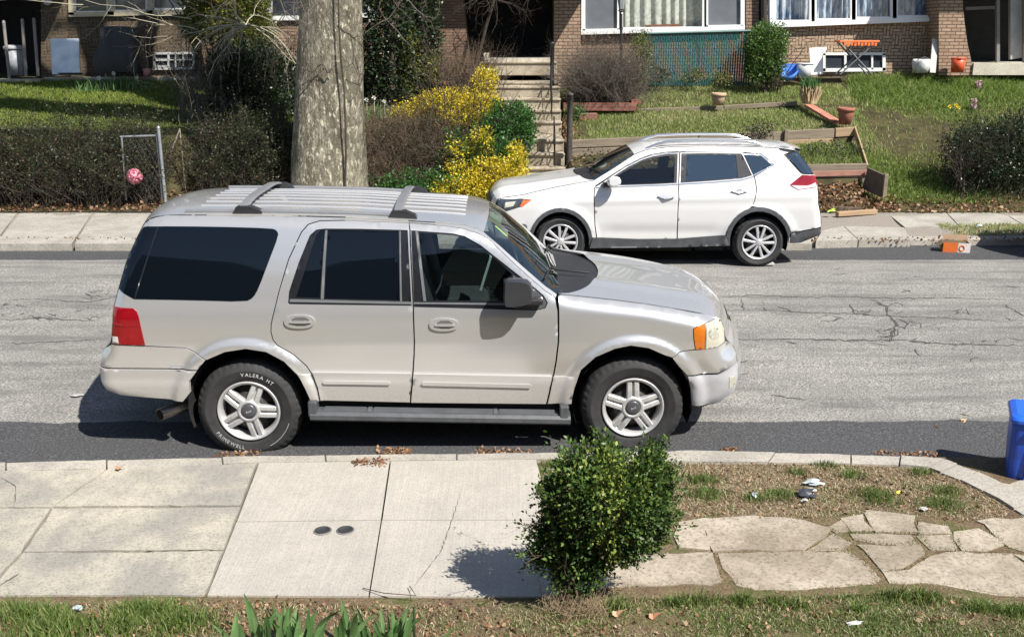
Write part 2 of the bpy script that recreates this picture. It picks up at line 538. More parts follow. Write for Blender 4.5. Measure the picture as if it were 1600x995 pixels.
def privacy(name, col, sp=.5):
    m, nt, b = newmat(name); b.inputs['Base Color'].default_value = (*col, 1)
    b.inputs['Roughness'].default_value = 0.025; b.inputs['IOR'].default_value = 1.5; b.inputs['Specular IOR Level'].default_value = sp
    v = coords(nt, False); nt.links.new(ramp(nt, noise_(nt, v, 5, 3), [(.3, .015), (.8, .06)]), b.inputs['Roughness'])
    return m
tint = privacy('privacy_glass', (0.003, 0.005, 0.008), .42)
clear = glassmat('cabin_glass', (0.36, 0.43, 0.44))
wsglass = glassmat('windscreen_glass', (0.48, 0.60, 0.58))
trimm = M('window_trim_black', (0.012, 0.013, 0.016), 0.3, var=.15)
trimg = M('window_trim_grey', (0.12, 0.125, 0.13), 0.4, var=.1)
seatm = M('seat_grey', (0.075, 0.073, 0.072), 0.85, var=.2, scale=20)
dashm = M('dash_dark', (0.03, 0.03, 0.032), 0.6, var=.2)
def lens(name, c1, c2, sc=70):
    m, nt, b = newmat(name); v = coords(nt, False, (1, 1, 1))
    w_ = nd(nt, 'ShaderNodeTexWave'); w_.inputs['Scale'].default_value = sc; w_.inputs['Distortion'].default_value = .4
    nt.links.new(v, w_.inputs['Vector'])
    n = noise_(nt, v, 9, 2)
    nt.links.new(mixc(nt, n, c1, c2), b.inputs['Base Color']); b.inputs['Roughness'].default_value = .08
    b.inputs['Coat Weight'].default_value = 1.0; bump_(nt, b, w_.outputs['Fac'], .25, .004)
    return m
redlens = lens('red_lens', (0.13, 0.002, 0.005), (0.30, 0.006, 0.012), 18)
amber = lens('amber_lens', (0.42, 0.09, 0.006), (0.66, 0.20, 0.02), 40)
headl = lens('headlight_lens', (0.30, 0.295, 0.24), (0.62, 0.60, 0.49), 30)
clearl = lens('clear_lens', (0.55, 0.53, 0.52), (0.7, 0.66, 0.64), 50)

def suv_base(u, z):
    z = np.asarray(z, float)
    return np.interp(z, [0.2, 0.40, 0.58, 0.62, 0.75, 0.90, 1.02, 1.12, 1.18, 1.24, 1.30, 1.42, 1.54, 1.66, 1.78, 1.9, 2.0], [0.07, 0.035, 0.018, 0.022, 0.006, 0.0, 0.003, 0.012, 0.024, 0.038, 0.050, 0.077, 0.109, 0.145, 0.186, 0.232, 0.27])
V = Veh('silver_suv', 160, 6.98, 0.05, R(1.2), 2.0, suv_base, 'silver beige old full-size four-door SUV with roof crossbars parked at the near kerb', 'suv')
SV = V
# silhouette: px, py, edge radius, crown, tag
V.set_outline([
 (287, 626, .03, .0, 'rlow'), (193, 616, .05, .03, 'rbump'), (168, 608, .12, .06, 'rbump'), (160, 593, .14, .08, 'rbump'), (158, 572, .14, .08, 'rbump'), (160, 555, .14, .08, 'rbump'), (162, 544, .13, .08, 'rbump'), (174, 535.5, .10, .05, 'gate'),
 (175, 512, .10, .05, 'gate'), (177.5, 477, .10, .06, 'gate'), (181, 465, .10, .06, 'rglass'), (197.7, 406, .10, .06, 'rglass'), (221, 355, .10, .06, 'roof'), (225, 348, .10, .07, 'roof'), (231, 343, .10, .06, 'roof'), (241, 338.5, .09, .05, 'roof'), (260, 335.5, .085, .045, 'roof'),
 (326, 335.5, .08, .045, 'roof'), (430, 336, .08, .045, 'roof'), (550, 339, .08, .045, 'roof'), (638, 344.5, .08, .045, 'roof'), (701, 348, .08, .045, 'roof'), (726, 351, .08, .05, 'roof'), (745, 356, .07, .06, 'roof'), (756, 362, .06, .08, 'wind'),
 (781, 383, .04, .10, 'wind'), (814, 413, .04, .11, 'wind'), (852, 446, .05, .10, 'wind'), (872, 459, .07, .07, 'hood'), (903, 462, .09, .05, 'hood'), (961, 468, .10, .05, 'hood'), (1010, 474.5, .10, .05, 'hood'), (1051, 481, .11, .05, 'hood'), (1085, 487, .12, .06, 'hood'), (1106, 491.5, .13, .08, 'hood'), (1122, 496, .17, .10, 'nose'),
 (1129, 503, .21, .12, 'nose'), (1132, 515, .24, .14, 'nose'), (1134, 531, .25, .14, 'nose'), (1145, 537, .24, .14, 'fbump'), (1150, 549, .24, .14, 'fbump'), (1152, 563, .25, .14, 'fbump'), (1154, 571, .25, .14, 'fbump'), (1153, 587, .25, .14, 'fbump'), (1149, 606, .25, .12, 'fbump'), (1135, 620, .2, .10, 'fbump'), (1120, 629, .15, .06, 'fbump'), (1080, 640, .05, .0, 'flow')])
rw = V.pixw([(388.5, 642.5), (989, 637)], .03)
(RU, RZ), (FU, FZ) = rw
# flares
V.bumps += [arc_bump(RU, RZ + .02, 0, .60, .035, .07), arc_bump(FU, FZ + .02, 0, .60, .035, .07)]
lip = lambda uc, zc: (lambda u, z: -.02 * (np.hypot(u - uc, z - zc) < .475))
V.bumps += [lip(FU, FZ + .02)]
archR = [(287, 626), (298, 613), (295, 596), (306, 578), (323, 562), (351, 550), (384, 545), (416, 550), (444, 565), (464, 585), (477, 606), (485.4, 626)]
archF = [(892, 631), (898, 606), (908, 578), (930.6, 558), (961, 545), (986, 540), (1013.6, 544), (1038.7, 555), (1061, 573), (1074, 590), (1079, 608), (1080, 641)]
rdoor = [(550, 345), (499, 346), (482, 351.5), (471.6, 363), (451.5, 406), (436.4, 456), (424.5, 506), (424, 518), (427, 530), (434, 539), (459, 553), (479, 570.5), (489, 585), (497, 606), (500.5, 626), (640, 628.5), (643, 600), (646, 555), (646.5, 533), (644.5, 471), (639.5, 360), (638, 349)]
fdoor = [(640, 349), (641.5, 360), (646.5, 471), (648.5, 533), (648, 555), (645, 600), (642, 629), (853, 631), (858, 611), (864, 585), (868, 563), (871.5, 533), (871, 486), (867, 466), (852, 455), (830, 436), (812, 420), (781, 391), (761, 373), (748, 366), (726, 358), (701, 354), (670, 351)]
# body: rear quarter, roof rail, pillars
rear_edge = [(176, 536), (176.5, 512), (179, 477), (182.5, 465), (199, 406), (222, 357), (227, 349), (234, 343), (244, 339.5), (260, 336.5), (326, 336.5), (430, 337), (550, 340), (638, 345.5), (701, 349), (726, 352), (745, 357), (756, 363), (781, 384), (814, 414), (852, 447), (870, 460)]
uni = rear_edge + [(868, 465.3), (852, 454.2), (830, 435.2), (812, 419.2), (781, 390.2), (761, 372.2), (748, 365.2), (726, 357.2), (701, 353.2), (670, 350.2), (639, 348.2), (550, 343.7), (499, 344.7), (481.2, 350.3), (470.4, 362.4), (450.3, 405.4), (435.2, 456), (423.2, 506), (422.7, 518.5), (425.9, 531), (433.2, 540.2), (458.4, 554.2), (478.2, 571.8), (487.8, 586.2), (495.8, 606.5), (499.2, 626)] + archR[::-1][:-4] + [(322, 562), (298, 546), (290.7, 543)]
V.panel('body', uni, silver, gap=.001, h=.032)
V.panel('rear_quarter_window', [(182.2, 464.6), (198.5, 406), (222, 354.5), (235, 353), (330, 354), (424, 356.6), (433, 360), (435.5, 368), (421, 405.6), (404, 451), (396, 464.6), (384, 471), (300, 468.5)], tint, off=.004, thick=.008, ch=1)
V.panel('window_seam', [(246, 355.5), (248, 355.5), (212, 466), (209.5, 466)], trimm, off=.0055, thick=.004, h=.06)
# doors
rwin = [(450, 473.5), (451.5, 456), (466.6, 410.6), (484, 368), (494, 359), (507, 357.3), (560, 357.6), (637, 359.6), (643, 478), (560, 477), (452, 475.5)]
fwin = [(642.5, 360), (708.5, 365), (726, 369), (751, 383), (801.5, 423), (825, 441), (849, 461), (856, 473), (852, 482), (839, 485), (647, 480)]
rd = V.panel('rear_door', rdoor, silver, holes=[rwin], gap=.0003)
fd = V.panel('front_door', fdoor, silver, holes=[fwin], gap=.0003)
rg1 = [(462, 465), (470.5, 440), (486, 392), (494, 368), (500, 361), (507, 360), (499, 466)]
rg2 = [(512.6, 360), (622, 361.6), (624, 469.7), (507, 467)]
V.panel('window_frame', rwin, trimm, rd, holes=[rg1, rg2], off=-.008, thick=.012)
V.panel('window_glass', rg1, tint, rd, off=-.016, thick=.006); V.panel('window_glass', rg2, tint, rd, off=-.016, thick=.006)
V.panel('chrome_strip', [(508, 360), (511.5, 360), (505.5, 467.5), (501, 467.5)], trimg, rd, off=-.003, thick=.01, h=.06)
V.panel('chrome_strip', [(624, 361), (626, 361), (628, 471), (625, 471)], trimg, rd, off=-.003, thick=.01, h=.06)
V.panel('sill_strip', [(452, 472), (453, 467.5), (643, 472), (643, 475.5)], trimg, rd, off=-.002, thick=.01, h=.06)
fg = [(654.5, 364), (708.5, 368), (726, 372), (754, 388.5), (782, 412), (800, 429), (801.5, 471.5), (666, 470)]
V.panel('window_frame', fwin, trimm, fd, holes=[fg], off=-.008, thick=.012)
V.panel('window_glass', fg, clear, fd, off=-.016, thick=.004)
V.panel('chrome_strip', [(649, 361.5), (653, 361.5), (666, 470.5), (661.5, 470.5)], trimg, fd, off=-.002, thick=.01, h=.06)
V.panel('sill_strip', [(646, 472.5), (646, 475), (801, 477), (801, 474)], trimg, fd, off=-.002, thick=.01, h=.06)
V.panel('mirror_sail', [(801.5, 430), (825, 444), (847, 462), (854, 473), (851, 481), (839, 483.5), (802, 482)], greypl, fd, off=-.004, thick=.012)
def ledge(u, z): return V.wf(u, z)
# cladding with its ledge and rib
for (par, px, rib) in ((rd, [(488, 580), (643, 582), (641, 627), (501.5, 624.5), (497, 604)], [(507, 592.5), (609, 594), (611, 596.5), (609, 599), (507, 597.5), (505, 595)]),
                       (fd, [(646, 582.5), (862.5, 586.5), (857, 611), (852.5, 629.5), (643, 627.5)], [(661, 594.5), (828, 598.5), (830, 601), (828, 604), (661, 600), (659, 597)])):
    c = V.panel('cladding', px, clad_m, par, off=.024, thick=.026, gap=.003)
    V.panel('cladding_rib', rib, clad_m, c, off=.036, thick=.014, h=.02)
V.panel('cladding', [(864.5, 587.5), (897, 589), (893, 630), (856, 630)], clad_m, off=.014, thick=.015, gap=.002)
V.panel('cladding', [(466, 584), (485, 584), (492, 601), (498, 626), (486, 626), (477, 606)], clad_m, off=.012, thick=.012, gap=.001, h=.02)
def handle(px, par):
    h_ = V.panel('door_handle', px, silver, par, off=.014, thick=.016, ch=2, h=.015)
    x0, x1 = min(p[0] for p in px), max(p[0] for p in px); y0, y1 = min(p[1] for p in px), max(p[1] for p in px)
    V.panel('handle_recess', [(x0 + 12, y0 + 3.2), (x1 - 9, y0 + 3.2), (x1 - 7, y1 - 4), (x0 + 12, y1 - 4)], M('handle_dark', (.10, .098, .094), .5), h_, off=.0152, thick=.002, ch=1, h=.015)
    V.panel('handle_grip', [(x0 + 9, (y0 + y1) / 2 - 1.6), (x1 - 5, (y0 + y1) / 2 - 1.6), (x1 - 5, (y0 + y1) / 2 + 2.2), (x0 + 9, (y0 + y1) / 2 + 2.2)], silver, h_, off=.026, thick=.012, ch=1, h=.015)
handle([(444.5, 491.5), (491.7, 491.5), (491.7, 512.5), (444.5, 512.5)], rd)
handle([(671, 496.8), (715.6, 496.8), (715.6, 516.7), (671, 516.7)], fd)
# fender
V.panel('front_fender', [(873.5, 486), (872, 463), (875, 460.5), (903, 463.5), (961, 469.5), (1010, 476), (1051, 482.5), (1085, 488), (1106, 492.5), (1121, 496.5), (1104, 504), (1090, 509), (1083, 514), (1083.5, 528), (1086, 545.5), (1080.5, 546.5), (1061, 550), (1051, 558.5)] + archF[7:0:-1] + [(892, 631), (855, 631), (860, 611), (866, 585), (870, 563), (873.5, 533)], silver, gap=.002)
# lamps
hl = V.panel('headlight', [(1103, 505), (1121, 497), (1127, 499.5), (1131, 513), (1132, 532), (1122, 541), (1101.5, 545.5), (1103, 525)], headl, off=.004, thick=.03, h=.02)
V.panel('turn_signal', [(1103, 504.5), (1090, 509.5), (1084, 515), (1084.5, 528), (1087, 545.5), (1101, 545.5), (1102.5, 525)], amber, hl, off=.004, thick=.03, h=.02)
def disc(cx, cy, rx, ry, n=18): return [(cx + rx * math.cos(2 * math.pi * k / n), cy + ry * math.sin(2 * math.pi * k / n)) for k in range(n)]
V.panel('reflector', disc(1116, 520, 8.5, 10), M('reflector_grey', (.50, .49, .42), .25, metal=.3, var=.3, scale=40), hl, off=.0065, thick=.004, h=.015)
V.panel('lamp_divider', [(1101.5, 505.5), (1103.2, 505), (1103.2, 545), (1101.2, 545)], M('divider_grey', (.16, .15, .13), .4), hl, off=.006, thick=.004, h=.03)
tl = V.panel('tail_light', [(178, 477), (209, 481.5), (214, 486), (217, 494), (227, 539), (176.5, 536), (176, 513)], redlens, off=.010, thick=.03, h=.02)
V.panel('reverse_lens', [(176.7, 524.5), (184.5, 525.5), (186, 536), (176.8, 535.2)], clearl, tl, off=.0125, thick=.004, h=.02)
V.panel('lens_band', [(177, 503), (219, 506), (220, 510), (177, 507)], M('dark_red', (.22, .004, .01), .15, coat=1), tl, off=.0125, thick=.004, h=.02)
# bumpers
rb = V.panel('rear_bumper', [(175, 537.5), (290.7, 543.5), (298, 547), (321, 562.5), (309, 577), (158.5, 570), (160, 556), (162, 545)], silver, off=.014, thick=.03, gap=.001)
V.panel('bumper_step', [(157.5, 571.5), (308, 579), (297, 594), (298, 612), (287, 625.5), (193, 615.5), (169, 607.5), (160.5, 593)], clad_m, rb, off=.026, thick=.04)
fb = V.panel('front_bumper', [(1051, 559), (1061, 551), (1087, 547), (1122, 542), (1133, 533.5), (1144, 538), (1149, 549), (1151, 562), (1122, 582), (1074, 585.5), (1061, 572)], silver, off=.006, thick=.03)
V.panel('bumper_skirt', [(1075, 588), (1122, 585.5), (1140, 575), (1152, 564.5), (1153, 571), (1152.5, 587), (1148.5, 606), (1134, 619.5), (1121, 628), (1081, 632), (1079.5, 608)], M('bumper_grey', (.42, .425, .44), .4, metal=.2, var=.08), fb, off=.008, thick=.03)
V.panel('air_dam', [(1081, 634), (1118, 630), (1131, 622), (1127, 630), (1112, 636), (1081, 641.5)], greypl, fb, off=-.02, thick=.03)
fog = V.panel('fog_lamp', [(1139, 588), (1147, 586), (1150, 597), (1139, 606)], headl, fb, off=.012, thick=.02, h=.02)
# skins across
def skin(name, tg, mat, parent=None, **k):
    a, b = V.idx(tg); return V.strip(a, b, **k).build(name, mat, parent or V.root)
i0, _ = V.idx('roof'); j1 = V.idx('roof')[1]
ribs = [-.78, -.56, -.33, -.11, .11, .33, .56, .78]
skin('roof', 'roof', silver, nc=48)
ru0, ru1 = V.pix([(290, 337)])[0][0], V.pix([(726, 352)])[0][0]
wm = MB()
qa = V.oq; ii = [i for i in range(i0, j1) if ru0 - .02 < qa[i][0] < ru1 + .02]
we_ = V.wf(qa[:, 0], qa[:, 1])
for t in (-.62, -.42, -.22, -.02, .18, .38, .58):
    pts = []
    for i in ii[1:]:
        half = V.W / 2 - we_[i]; d = V.ocr[i] * (1 - abs(t) ** 2.2)
        pts.append((qa[i][0], V.W / 2 + t * half, qa[i][1] + d + .001))
    n0 = len(pts); vs = []; fs = []
    pr = [(-.012, -.004), (-.005, .006), (.005, .006), (.012, -.004)]
    for p in pts: vs += [(p[0], p[1] + a, p[2] + b) for a, b in pr]
    for i in range(n0 - 1):
        for k in range(3): fs.append((i * 4 + k, (i + 1) * 4 + k, (i + 1) * 4 + k + 1, i * 4 + k + 1))
    wm.add(vs, fs)
wm.build('roof_rib', silver, V.root)
ws = skin('windscreen', 'wind', wsglass, nc=24)
skin('tailgate', 'gate', silver, nc=16)
skin('rear_window', 'rglass', tint, nc=16)
V.strip(*V.idx('rbump'), nc=16).build('rear_bumper_face', silver, rb)
HE = V.oq[V.idx('hood')[1]][0]
hcut = lambda t: .30 * (1 - t * t) ** .6
hd = V.strip(*V.idx('hood'), nc=48, lo=hcut, nr_=36, prof=lambda u, t: .020 * math.exp(-((abs(t) - .55) / .10) ** 2) * max(0, min(1, (HE - u) / .2))).build('hood', silver, V.root)
hd2 = V.strip(*V.idx('hood'), nc=40, hi=lambda t: hcut(t) + .03, nr_=10, lift=-.012).build('cowl_panel', blackpl, V.root)
nose = V.strip(*V.idx('nose'), nc=24).build('grille_surround', silver, V.root)
V.strip(*V.idx('fbump'), nc=24).build('front_bumper_face', silver, fb)
na, nb_ = V.idx('nose')
V.strip(na + 5, nb_, nc=24, lift=.006, s0=-.5, s1=.5).build('grille', chrome, V.root)
# far side shell with real window openings
flat = lambda L: [tuple(a) for a in V.pix(L)]
far_out = rear_edge + [(903, 463.5), (961, 469.5), (1051, 482.5), (1103, 497), (1125, 510), (1132, 533), (1144, 540), (1150, 562), (1148, 605), (1121, 628), (1080, 640)] + archF[::-1][1:] + archR[::-1] + [(193, 615), (161, 593), (159, 560)]
V.panel('far_body_side', far_out, silver, mirror='only', holes=[[(230, 360), (424, 360), (396, 464), (205, 463)], [(500, 362), (622, 362), (624, 469), (468, 465)], fg], off=0, h=.05)
V.panel('far_lining', far_out, linerm, mirror='only', holes=[[(230, 360), (424, 360), (396, 464), (205, 463)], [(500, 362), (622, 362), (624, 469), (468, 465)], fg], off=-.045, h=.06, flange=False)
# inside
inn = MB()
def W3(px, py, w): 
    a = V.pixw([(px, py)], w)[0]; return Vector((a[0], w, a[1]))
u0, u1 = RU - .75, FU + .80
inn.box(((RU + .5 + FU - .5) / 2, 1.0, .50), (FU - RU - 1.0, 1.86, .34))
inn.box(((u0 + u1) / 2, 1.0, .62), (u1 - u0, 1.1, .5))
inn.box((RU - .15, 1.0, 1.0), (1.1, 1.80, .18))
inn.box(((RU + FU) / 2 - .15, 1.0, .75), (FU - RU - 1.05, 1.84, .20))
inn.box((FU - .05, 1.0, .96), (1.0, 1.4, .14))
inn.build('underbody', linerm, V.root)
for (uc, zc) in ((RU, RZ), (FU, FZ)):
    for side in (0, 1):
        mb = MB(); n = 20; vs = []; fs = []
        for k in range(n + 1):
            an = math.pi * (-.12 + 1.24 * k / n)
            for wv in (.055, .45):
                vs.append((uc + .475 * math.cos(an), wv if not side else V.W - wv, zc + .02 + .455 * math.sin(an)))
        for k in range(n): fs.append((k * 2, k * 2 + 1, k * 2 + 3, k * 2 + 2))
        vs += [(uc + sx * .475, .45 if not side else V.W - .45, zc + sz * .46) for sx, sz in ((-1, -.6), (1, -.6), (1, 1), (-1, 1))]; b0 = len(vs) - 4
        fs.append((b0, b0 + 1, b0 + 2, b0 + 3)); mb.add(vs, fs); mb.build('wheel_well', linerm, V.root)
cab = MB()
a = W3(860, 470, .3)
cab.box((FU - .68, 1.0, 1.12), (.34, 1.7, .28), bev=.06)
cab.build('dashboard', dashm, V.root)
def seat(u, wc, wd=.5, lean=-.25):
    mb = MB()
    mb.box((u, wc, .86), (.5, wd, .16), bev=.05)
    mb.box((u - .30, wc, 1.18), (.16, wd, .66), rot=Matrix.Rotation(lean, 3, 'Y'), bev=.06)
    mb.box((u - .40, wc, 1.60), (.12, .28, .20), rot=Matrix.Rotation(lean, 3, 'Y'), bev=.05)
    return mb.build('seat', seatm, V.root)
us = V.pixw([(735, 430)], .5)[0][0]
seat(us - .10, .55); seat(us - .10, 1.45); seat(us - 1.05, 1.0, 1.4)
st = MB(); su = us + .42
ring = [Vector((su + .19 * math.sin(t) * -.35, 1.45 + .19 * math.cos(t), 1.20 + .19 * math.sin(t) * .93)) for t in np.linspace(0, 2 * math.pi, 25)]
st.tube(ring, .016, 8); st.tube([(su, 1.27, 1.2), (su, 1.63, 1.2)], .014); st.box((su + .01, 1.45, 1.19), (.05, .12, .1), bev=.02)
st.build('steering_wheel', blackpl, V.root)
cb = MB(); cb.box((us + .12, .98, 1.24), (.02, .26, .30), rot=Matrix.Rotation(.3, 3, 'Y'))
cb.build('paper_on_seat', M('paper_pale', (.6, .6, .55), .8), V.root)
# roof rack
def rail_pt(px, w, dz):
    u = V.pixw([(px, 335)], .25)[0][0]
    k = int(np.argmin(np.abs(qa[i0:j1, 0] - u))) + i0
    half = V.W / 2 - we_[k]; t = (w - V.W / 2) / half
    return Vector((qa[k][0], w, qa[k][1] + V.ocr[k] * (1 - abs(t) ** 2.2) + dz))
for wv in (.36, 1.64):
    rl = MB(); rl.tube([rail_pt(x, wv, .006) for x in range(286, 648, 20)], .017, 6); rl.build('roof_rail', rackm, V.root)
for px in (377, 622):
    cbm = MB(); bar = []
    A_, B_ = rail_pt(px, .36, 0), rail_pt(px, 1.64, 0)
    N = 12; vs = []; fs = []
    for k in range(N + 1):
        t = k / N; p = A_.lerp(B_, t); zz = p.z + .075 - .04 * abs(2 * t - 1) ** 4
        sh = -.02
        vs += [(p.x - .040 + sh, p.y, zz), (p.x - .028 + sh, p.y, zz + .016), (p.x + .028 + sh, p.y, zz + .016), (p.x + .040 + sh, p.y, zz)]
    for k in range(N):
        for q in range(4): fs.append((k * 4 + q, k * 4 + (q + 1) % 4, (k + 1) * 4 + (q + 1) % 4, (k + 1) * 4 + q)[::-1])
    cbm.add(vs, fs)
    o = cbm.build('crossbar', rackm, V.root)
    for P_ in (A_, B_):
        ft = MB(); sx = P_.x
        poly = [(sx - .10, P_.z - .01), (sx + .13, P_.z - .01), (sx + .12, P_.z + .015), (sx + .04, P_.z + .05), (sx - .065, P_.z + .05)]
        ft.vprism(poly, P_.y - .045, P_.y + .045); ft.build('bar_foot', blackpl, o)
# mirror
mr = V.pixw([(787, 437), (822, 437), (833, 447), (834, 470), (826, 477), (792, 482), (786, 474), (786.5, 445)], -.16)
mb = MB(); poly = chaikin([tuple(p) for p in mr], 1)
n = len(poly); cx = sum(p[0] for p in poly) / n; cz = sum(p[1] for p in poly) / n
vs = []; fs = []
for (sc, wv) in ((.88, -.19), (.98, -.16), (.98, -.09), (.80, -.045)):
    vs += [(cx + (x - cx) * sc + (0.10 if wv > -.01 else 0), wv, cz + (z - cz) * sc) for x, z in poly]
for k in range(3):
    for i in range(n): fs.append((k * n + i, (k + 1) * n + i, (k + 1) * n + (i + 1) % n, k * n + (i + 1) % n) if sum(poly[j][0] * poly[(j + 1) % n][1] - poly[(j + 1) % n][0] * poly[j][1] for j in range(n)) > 0 else (k * n + i, k * n + (i + 1) % n, (k + 1) * n + (i + 1) % n, (k + 1) * n + i))
mb.add(vs, fs, 0, True)
ar = sum(poly[j][0] * poly[(j + 1) % n][1] - poly[(j + 1) % n][0] * poly[j][1] for j in range(n))
mb.add(vs[:n], [list(range(n)) if ar > 0 else list(range(n))[::-1]]); mb.add(vs[-n:], [list(range(n))[::-1] if ar > 0 else list(range(n))])
mo = mb.build('mirror', M('mirror_black', (.035, .036, .04), .38, var=.15), V.root)
arm = MB(); pa = V.pixw([(828, 470), (846, 474)], -.02); arm.box((pa[0][0] + .02, -.02, pa[0][1] + .0), (.16, .10, .05), bev=.015); arm.build('mirror_arm', blackpl, mo)
far = MB(); far.box((pa[0][0], V.W + .12, pa[0][1] + .08), (.12, .24, .2), bev=.03); far.build('mirror', MATS['mirror_black'], V.root)
# wipers
def wsp(i_frac, t, lift=.012, tg='wind'):
    a, b = V.idx(tg); x = a + (b - a) * i_frac; k = min(int(x), len(qa) - 2); f = x - k
    nr = lambda i: np.array([-(qa[i + 1] - qa[i - 1])[1], (qa[i + 1] - qa[i - 1])[0]]) / np.linalg.norm(qa[i + 1] - qa[i - 1])
    P = []
    for i in (k, k + 1):
        half = V.W / 2 - we_[i]; d = V.ocr[i] * (1 - abs(t) ** 2.2) + lift; m_ = nr(i)
        P.append(Vector((qa[i][0] + m_[0] * d, V.W / 2 + t * half, qa[i][1] + m_[1] * d)))
    return P[0].lerp(P[1], f)
for (t0, t1) in ((-.40, -.93), (.45, -.12)):
    mb = MB(); mb.tube([wsp(.22, t0, .03, 'hood'), wsp(1.0, t0 * .8 + t1 * .2, .035), wsp(.84, (t0 + t1) / 2, .03)], .009, 6)
    mb.tube([wsp(.95, t0 * .85 + t1 * .15, .018), wsp(.84, (t0 + t1) / 2, .018), wsp(.80, t1, .014)], .008, 6)
    mb.build('wiper', blackpl, V.root)
mb = MB(); vs = [wsp(f, t, -.012) for f in (0.02, .16) for t in (-.55, -.1, .4)]
mb.add(vs, [(0, 3, 4, 1), (1, 4, 5, 2)]); mb.build('sun_visor', M('visor', (.30, .31, .24), .8), V.root)
mb = MB(); mb.box(tuple(wsp(.12, -.02, -.07)), (.05, .22, .07), bev=.02); mb.tube([wsp(.12, -.02, -.06), wsp(.03, 0, 0)], .012, 6)
mb.build('rear_view_mirror', blackpl, V.root)
mb = MB(); a_ = wsp(.10, -.66, .004); b_ = wsp(.25, -.70, .004); c_ = wsp(.24, -.73, .004); d_ = wsp(.09, -.69, .004); mb.add([a_, b_, c_, d_], [(0, 3, 2, 1)])
mb.build('sticker', M('green_sticker', (.25, .42, .12), .5), ws)
# running board
rbm = MB()
e = V.pixw([(486, 645), (891, 650)], -.02); um0, um1 = e[0][0], e[1][0]
zt = V.pixw([(500, 645), (872, 652)], -.05)
z0_, z1_ = zt[0][1], zt[1][1]
N = 40; vs = []; fs = []
prf = [(.06, .015), (-.02, .018), (-.055, .010), (-.072, -.012), (-.072, -.045), (-.055, -.062), (.06, -.062)]
for k in range(N + 1):
    t = k / N; u = um0 + (um1 - um0) * t; z = z0_ + (z1_ - z0_) * t
    vs += [(u, w_, z + dz) for w_, dz in prf]
for k in range(N):
    for q in range(6): fs.append((k * 7 + q, k * 7 + q + 1, (k + 1) * 7 + q + 1, (k + 1) * 7 + q)[::-1])
rbm.add(vs, fs); rbm.add(vs[:7], [list(range(7))]); rbm.add(vs[-7:], [list(range(7))[::-1]])
rbo = rbm.build('running_board', greypl, V.root)
tr = MB()
for (k, ww) in enumerate((.045, .025, .005, -.015, -.035)):
    for (s0, s1) in ((.05, .21), (.24, .70), (.725, .95)):
        a = Vector((um0 + (um1 - um0) * s0, ww, z0_ + (z1_ - z0_) * s0 + .017)); b = Vector((um0 + (um1 - um0) * s1, ww, z0_ + (z1_ - z0_) * s1 + .017))
        tr.box((a + b) / 2, (b.x - a.x, .009, .012), rot=Matrix.Rotation(-(b.z - a.z) / (b.x - a.x), 3, 'Y'))
for s0 in (.225, .71): 
    p = Vector((um0 + (um1 - um0) * s0, .01, z0_ + (z1_ - z0_) * s0 + .018)); tr.box(p, (.03, .12, .012))
tr.build('tread_ribs', M('tread_grey', (.10, .106, .115), .5), rbo)
for uu, zz in ((um0 + .02, z0_), (um1 - .05, z1_)):
    mb = MB(); mb.box((uu, .0, zz + .03), (.07, .13, .13), bev=.012); mb.build('end_cap', greypl, rbo)
# exhaust
mb = MB(); e = V.pixw([(266, 642)], .32)[0]
mb.lathe([(.046, -.10), (.05, -.10), (.05, .35)], 20, (0, 0, 0), 'X'); mb.lathe([(.046, -.10), (.045, .25), (.001, .25)], 20, (0, 0, 0), 'X')
ex = mb.build('exhaust_pipe', M('exhaust_steel', (.42, .37, .32), .35, metal=.9, var=.3), V.root, (e[0], .32, e[1]), (0, 0, R(55)))
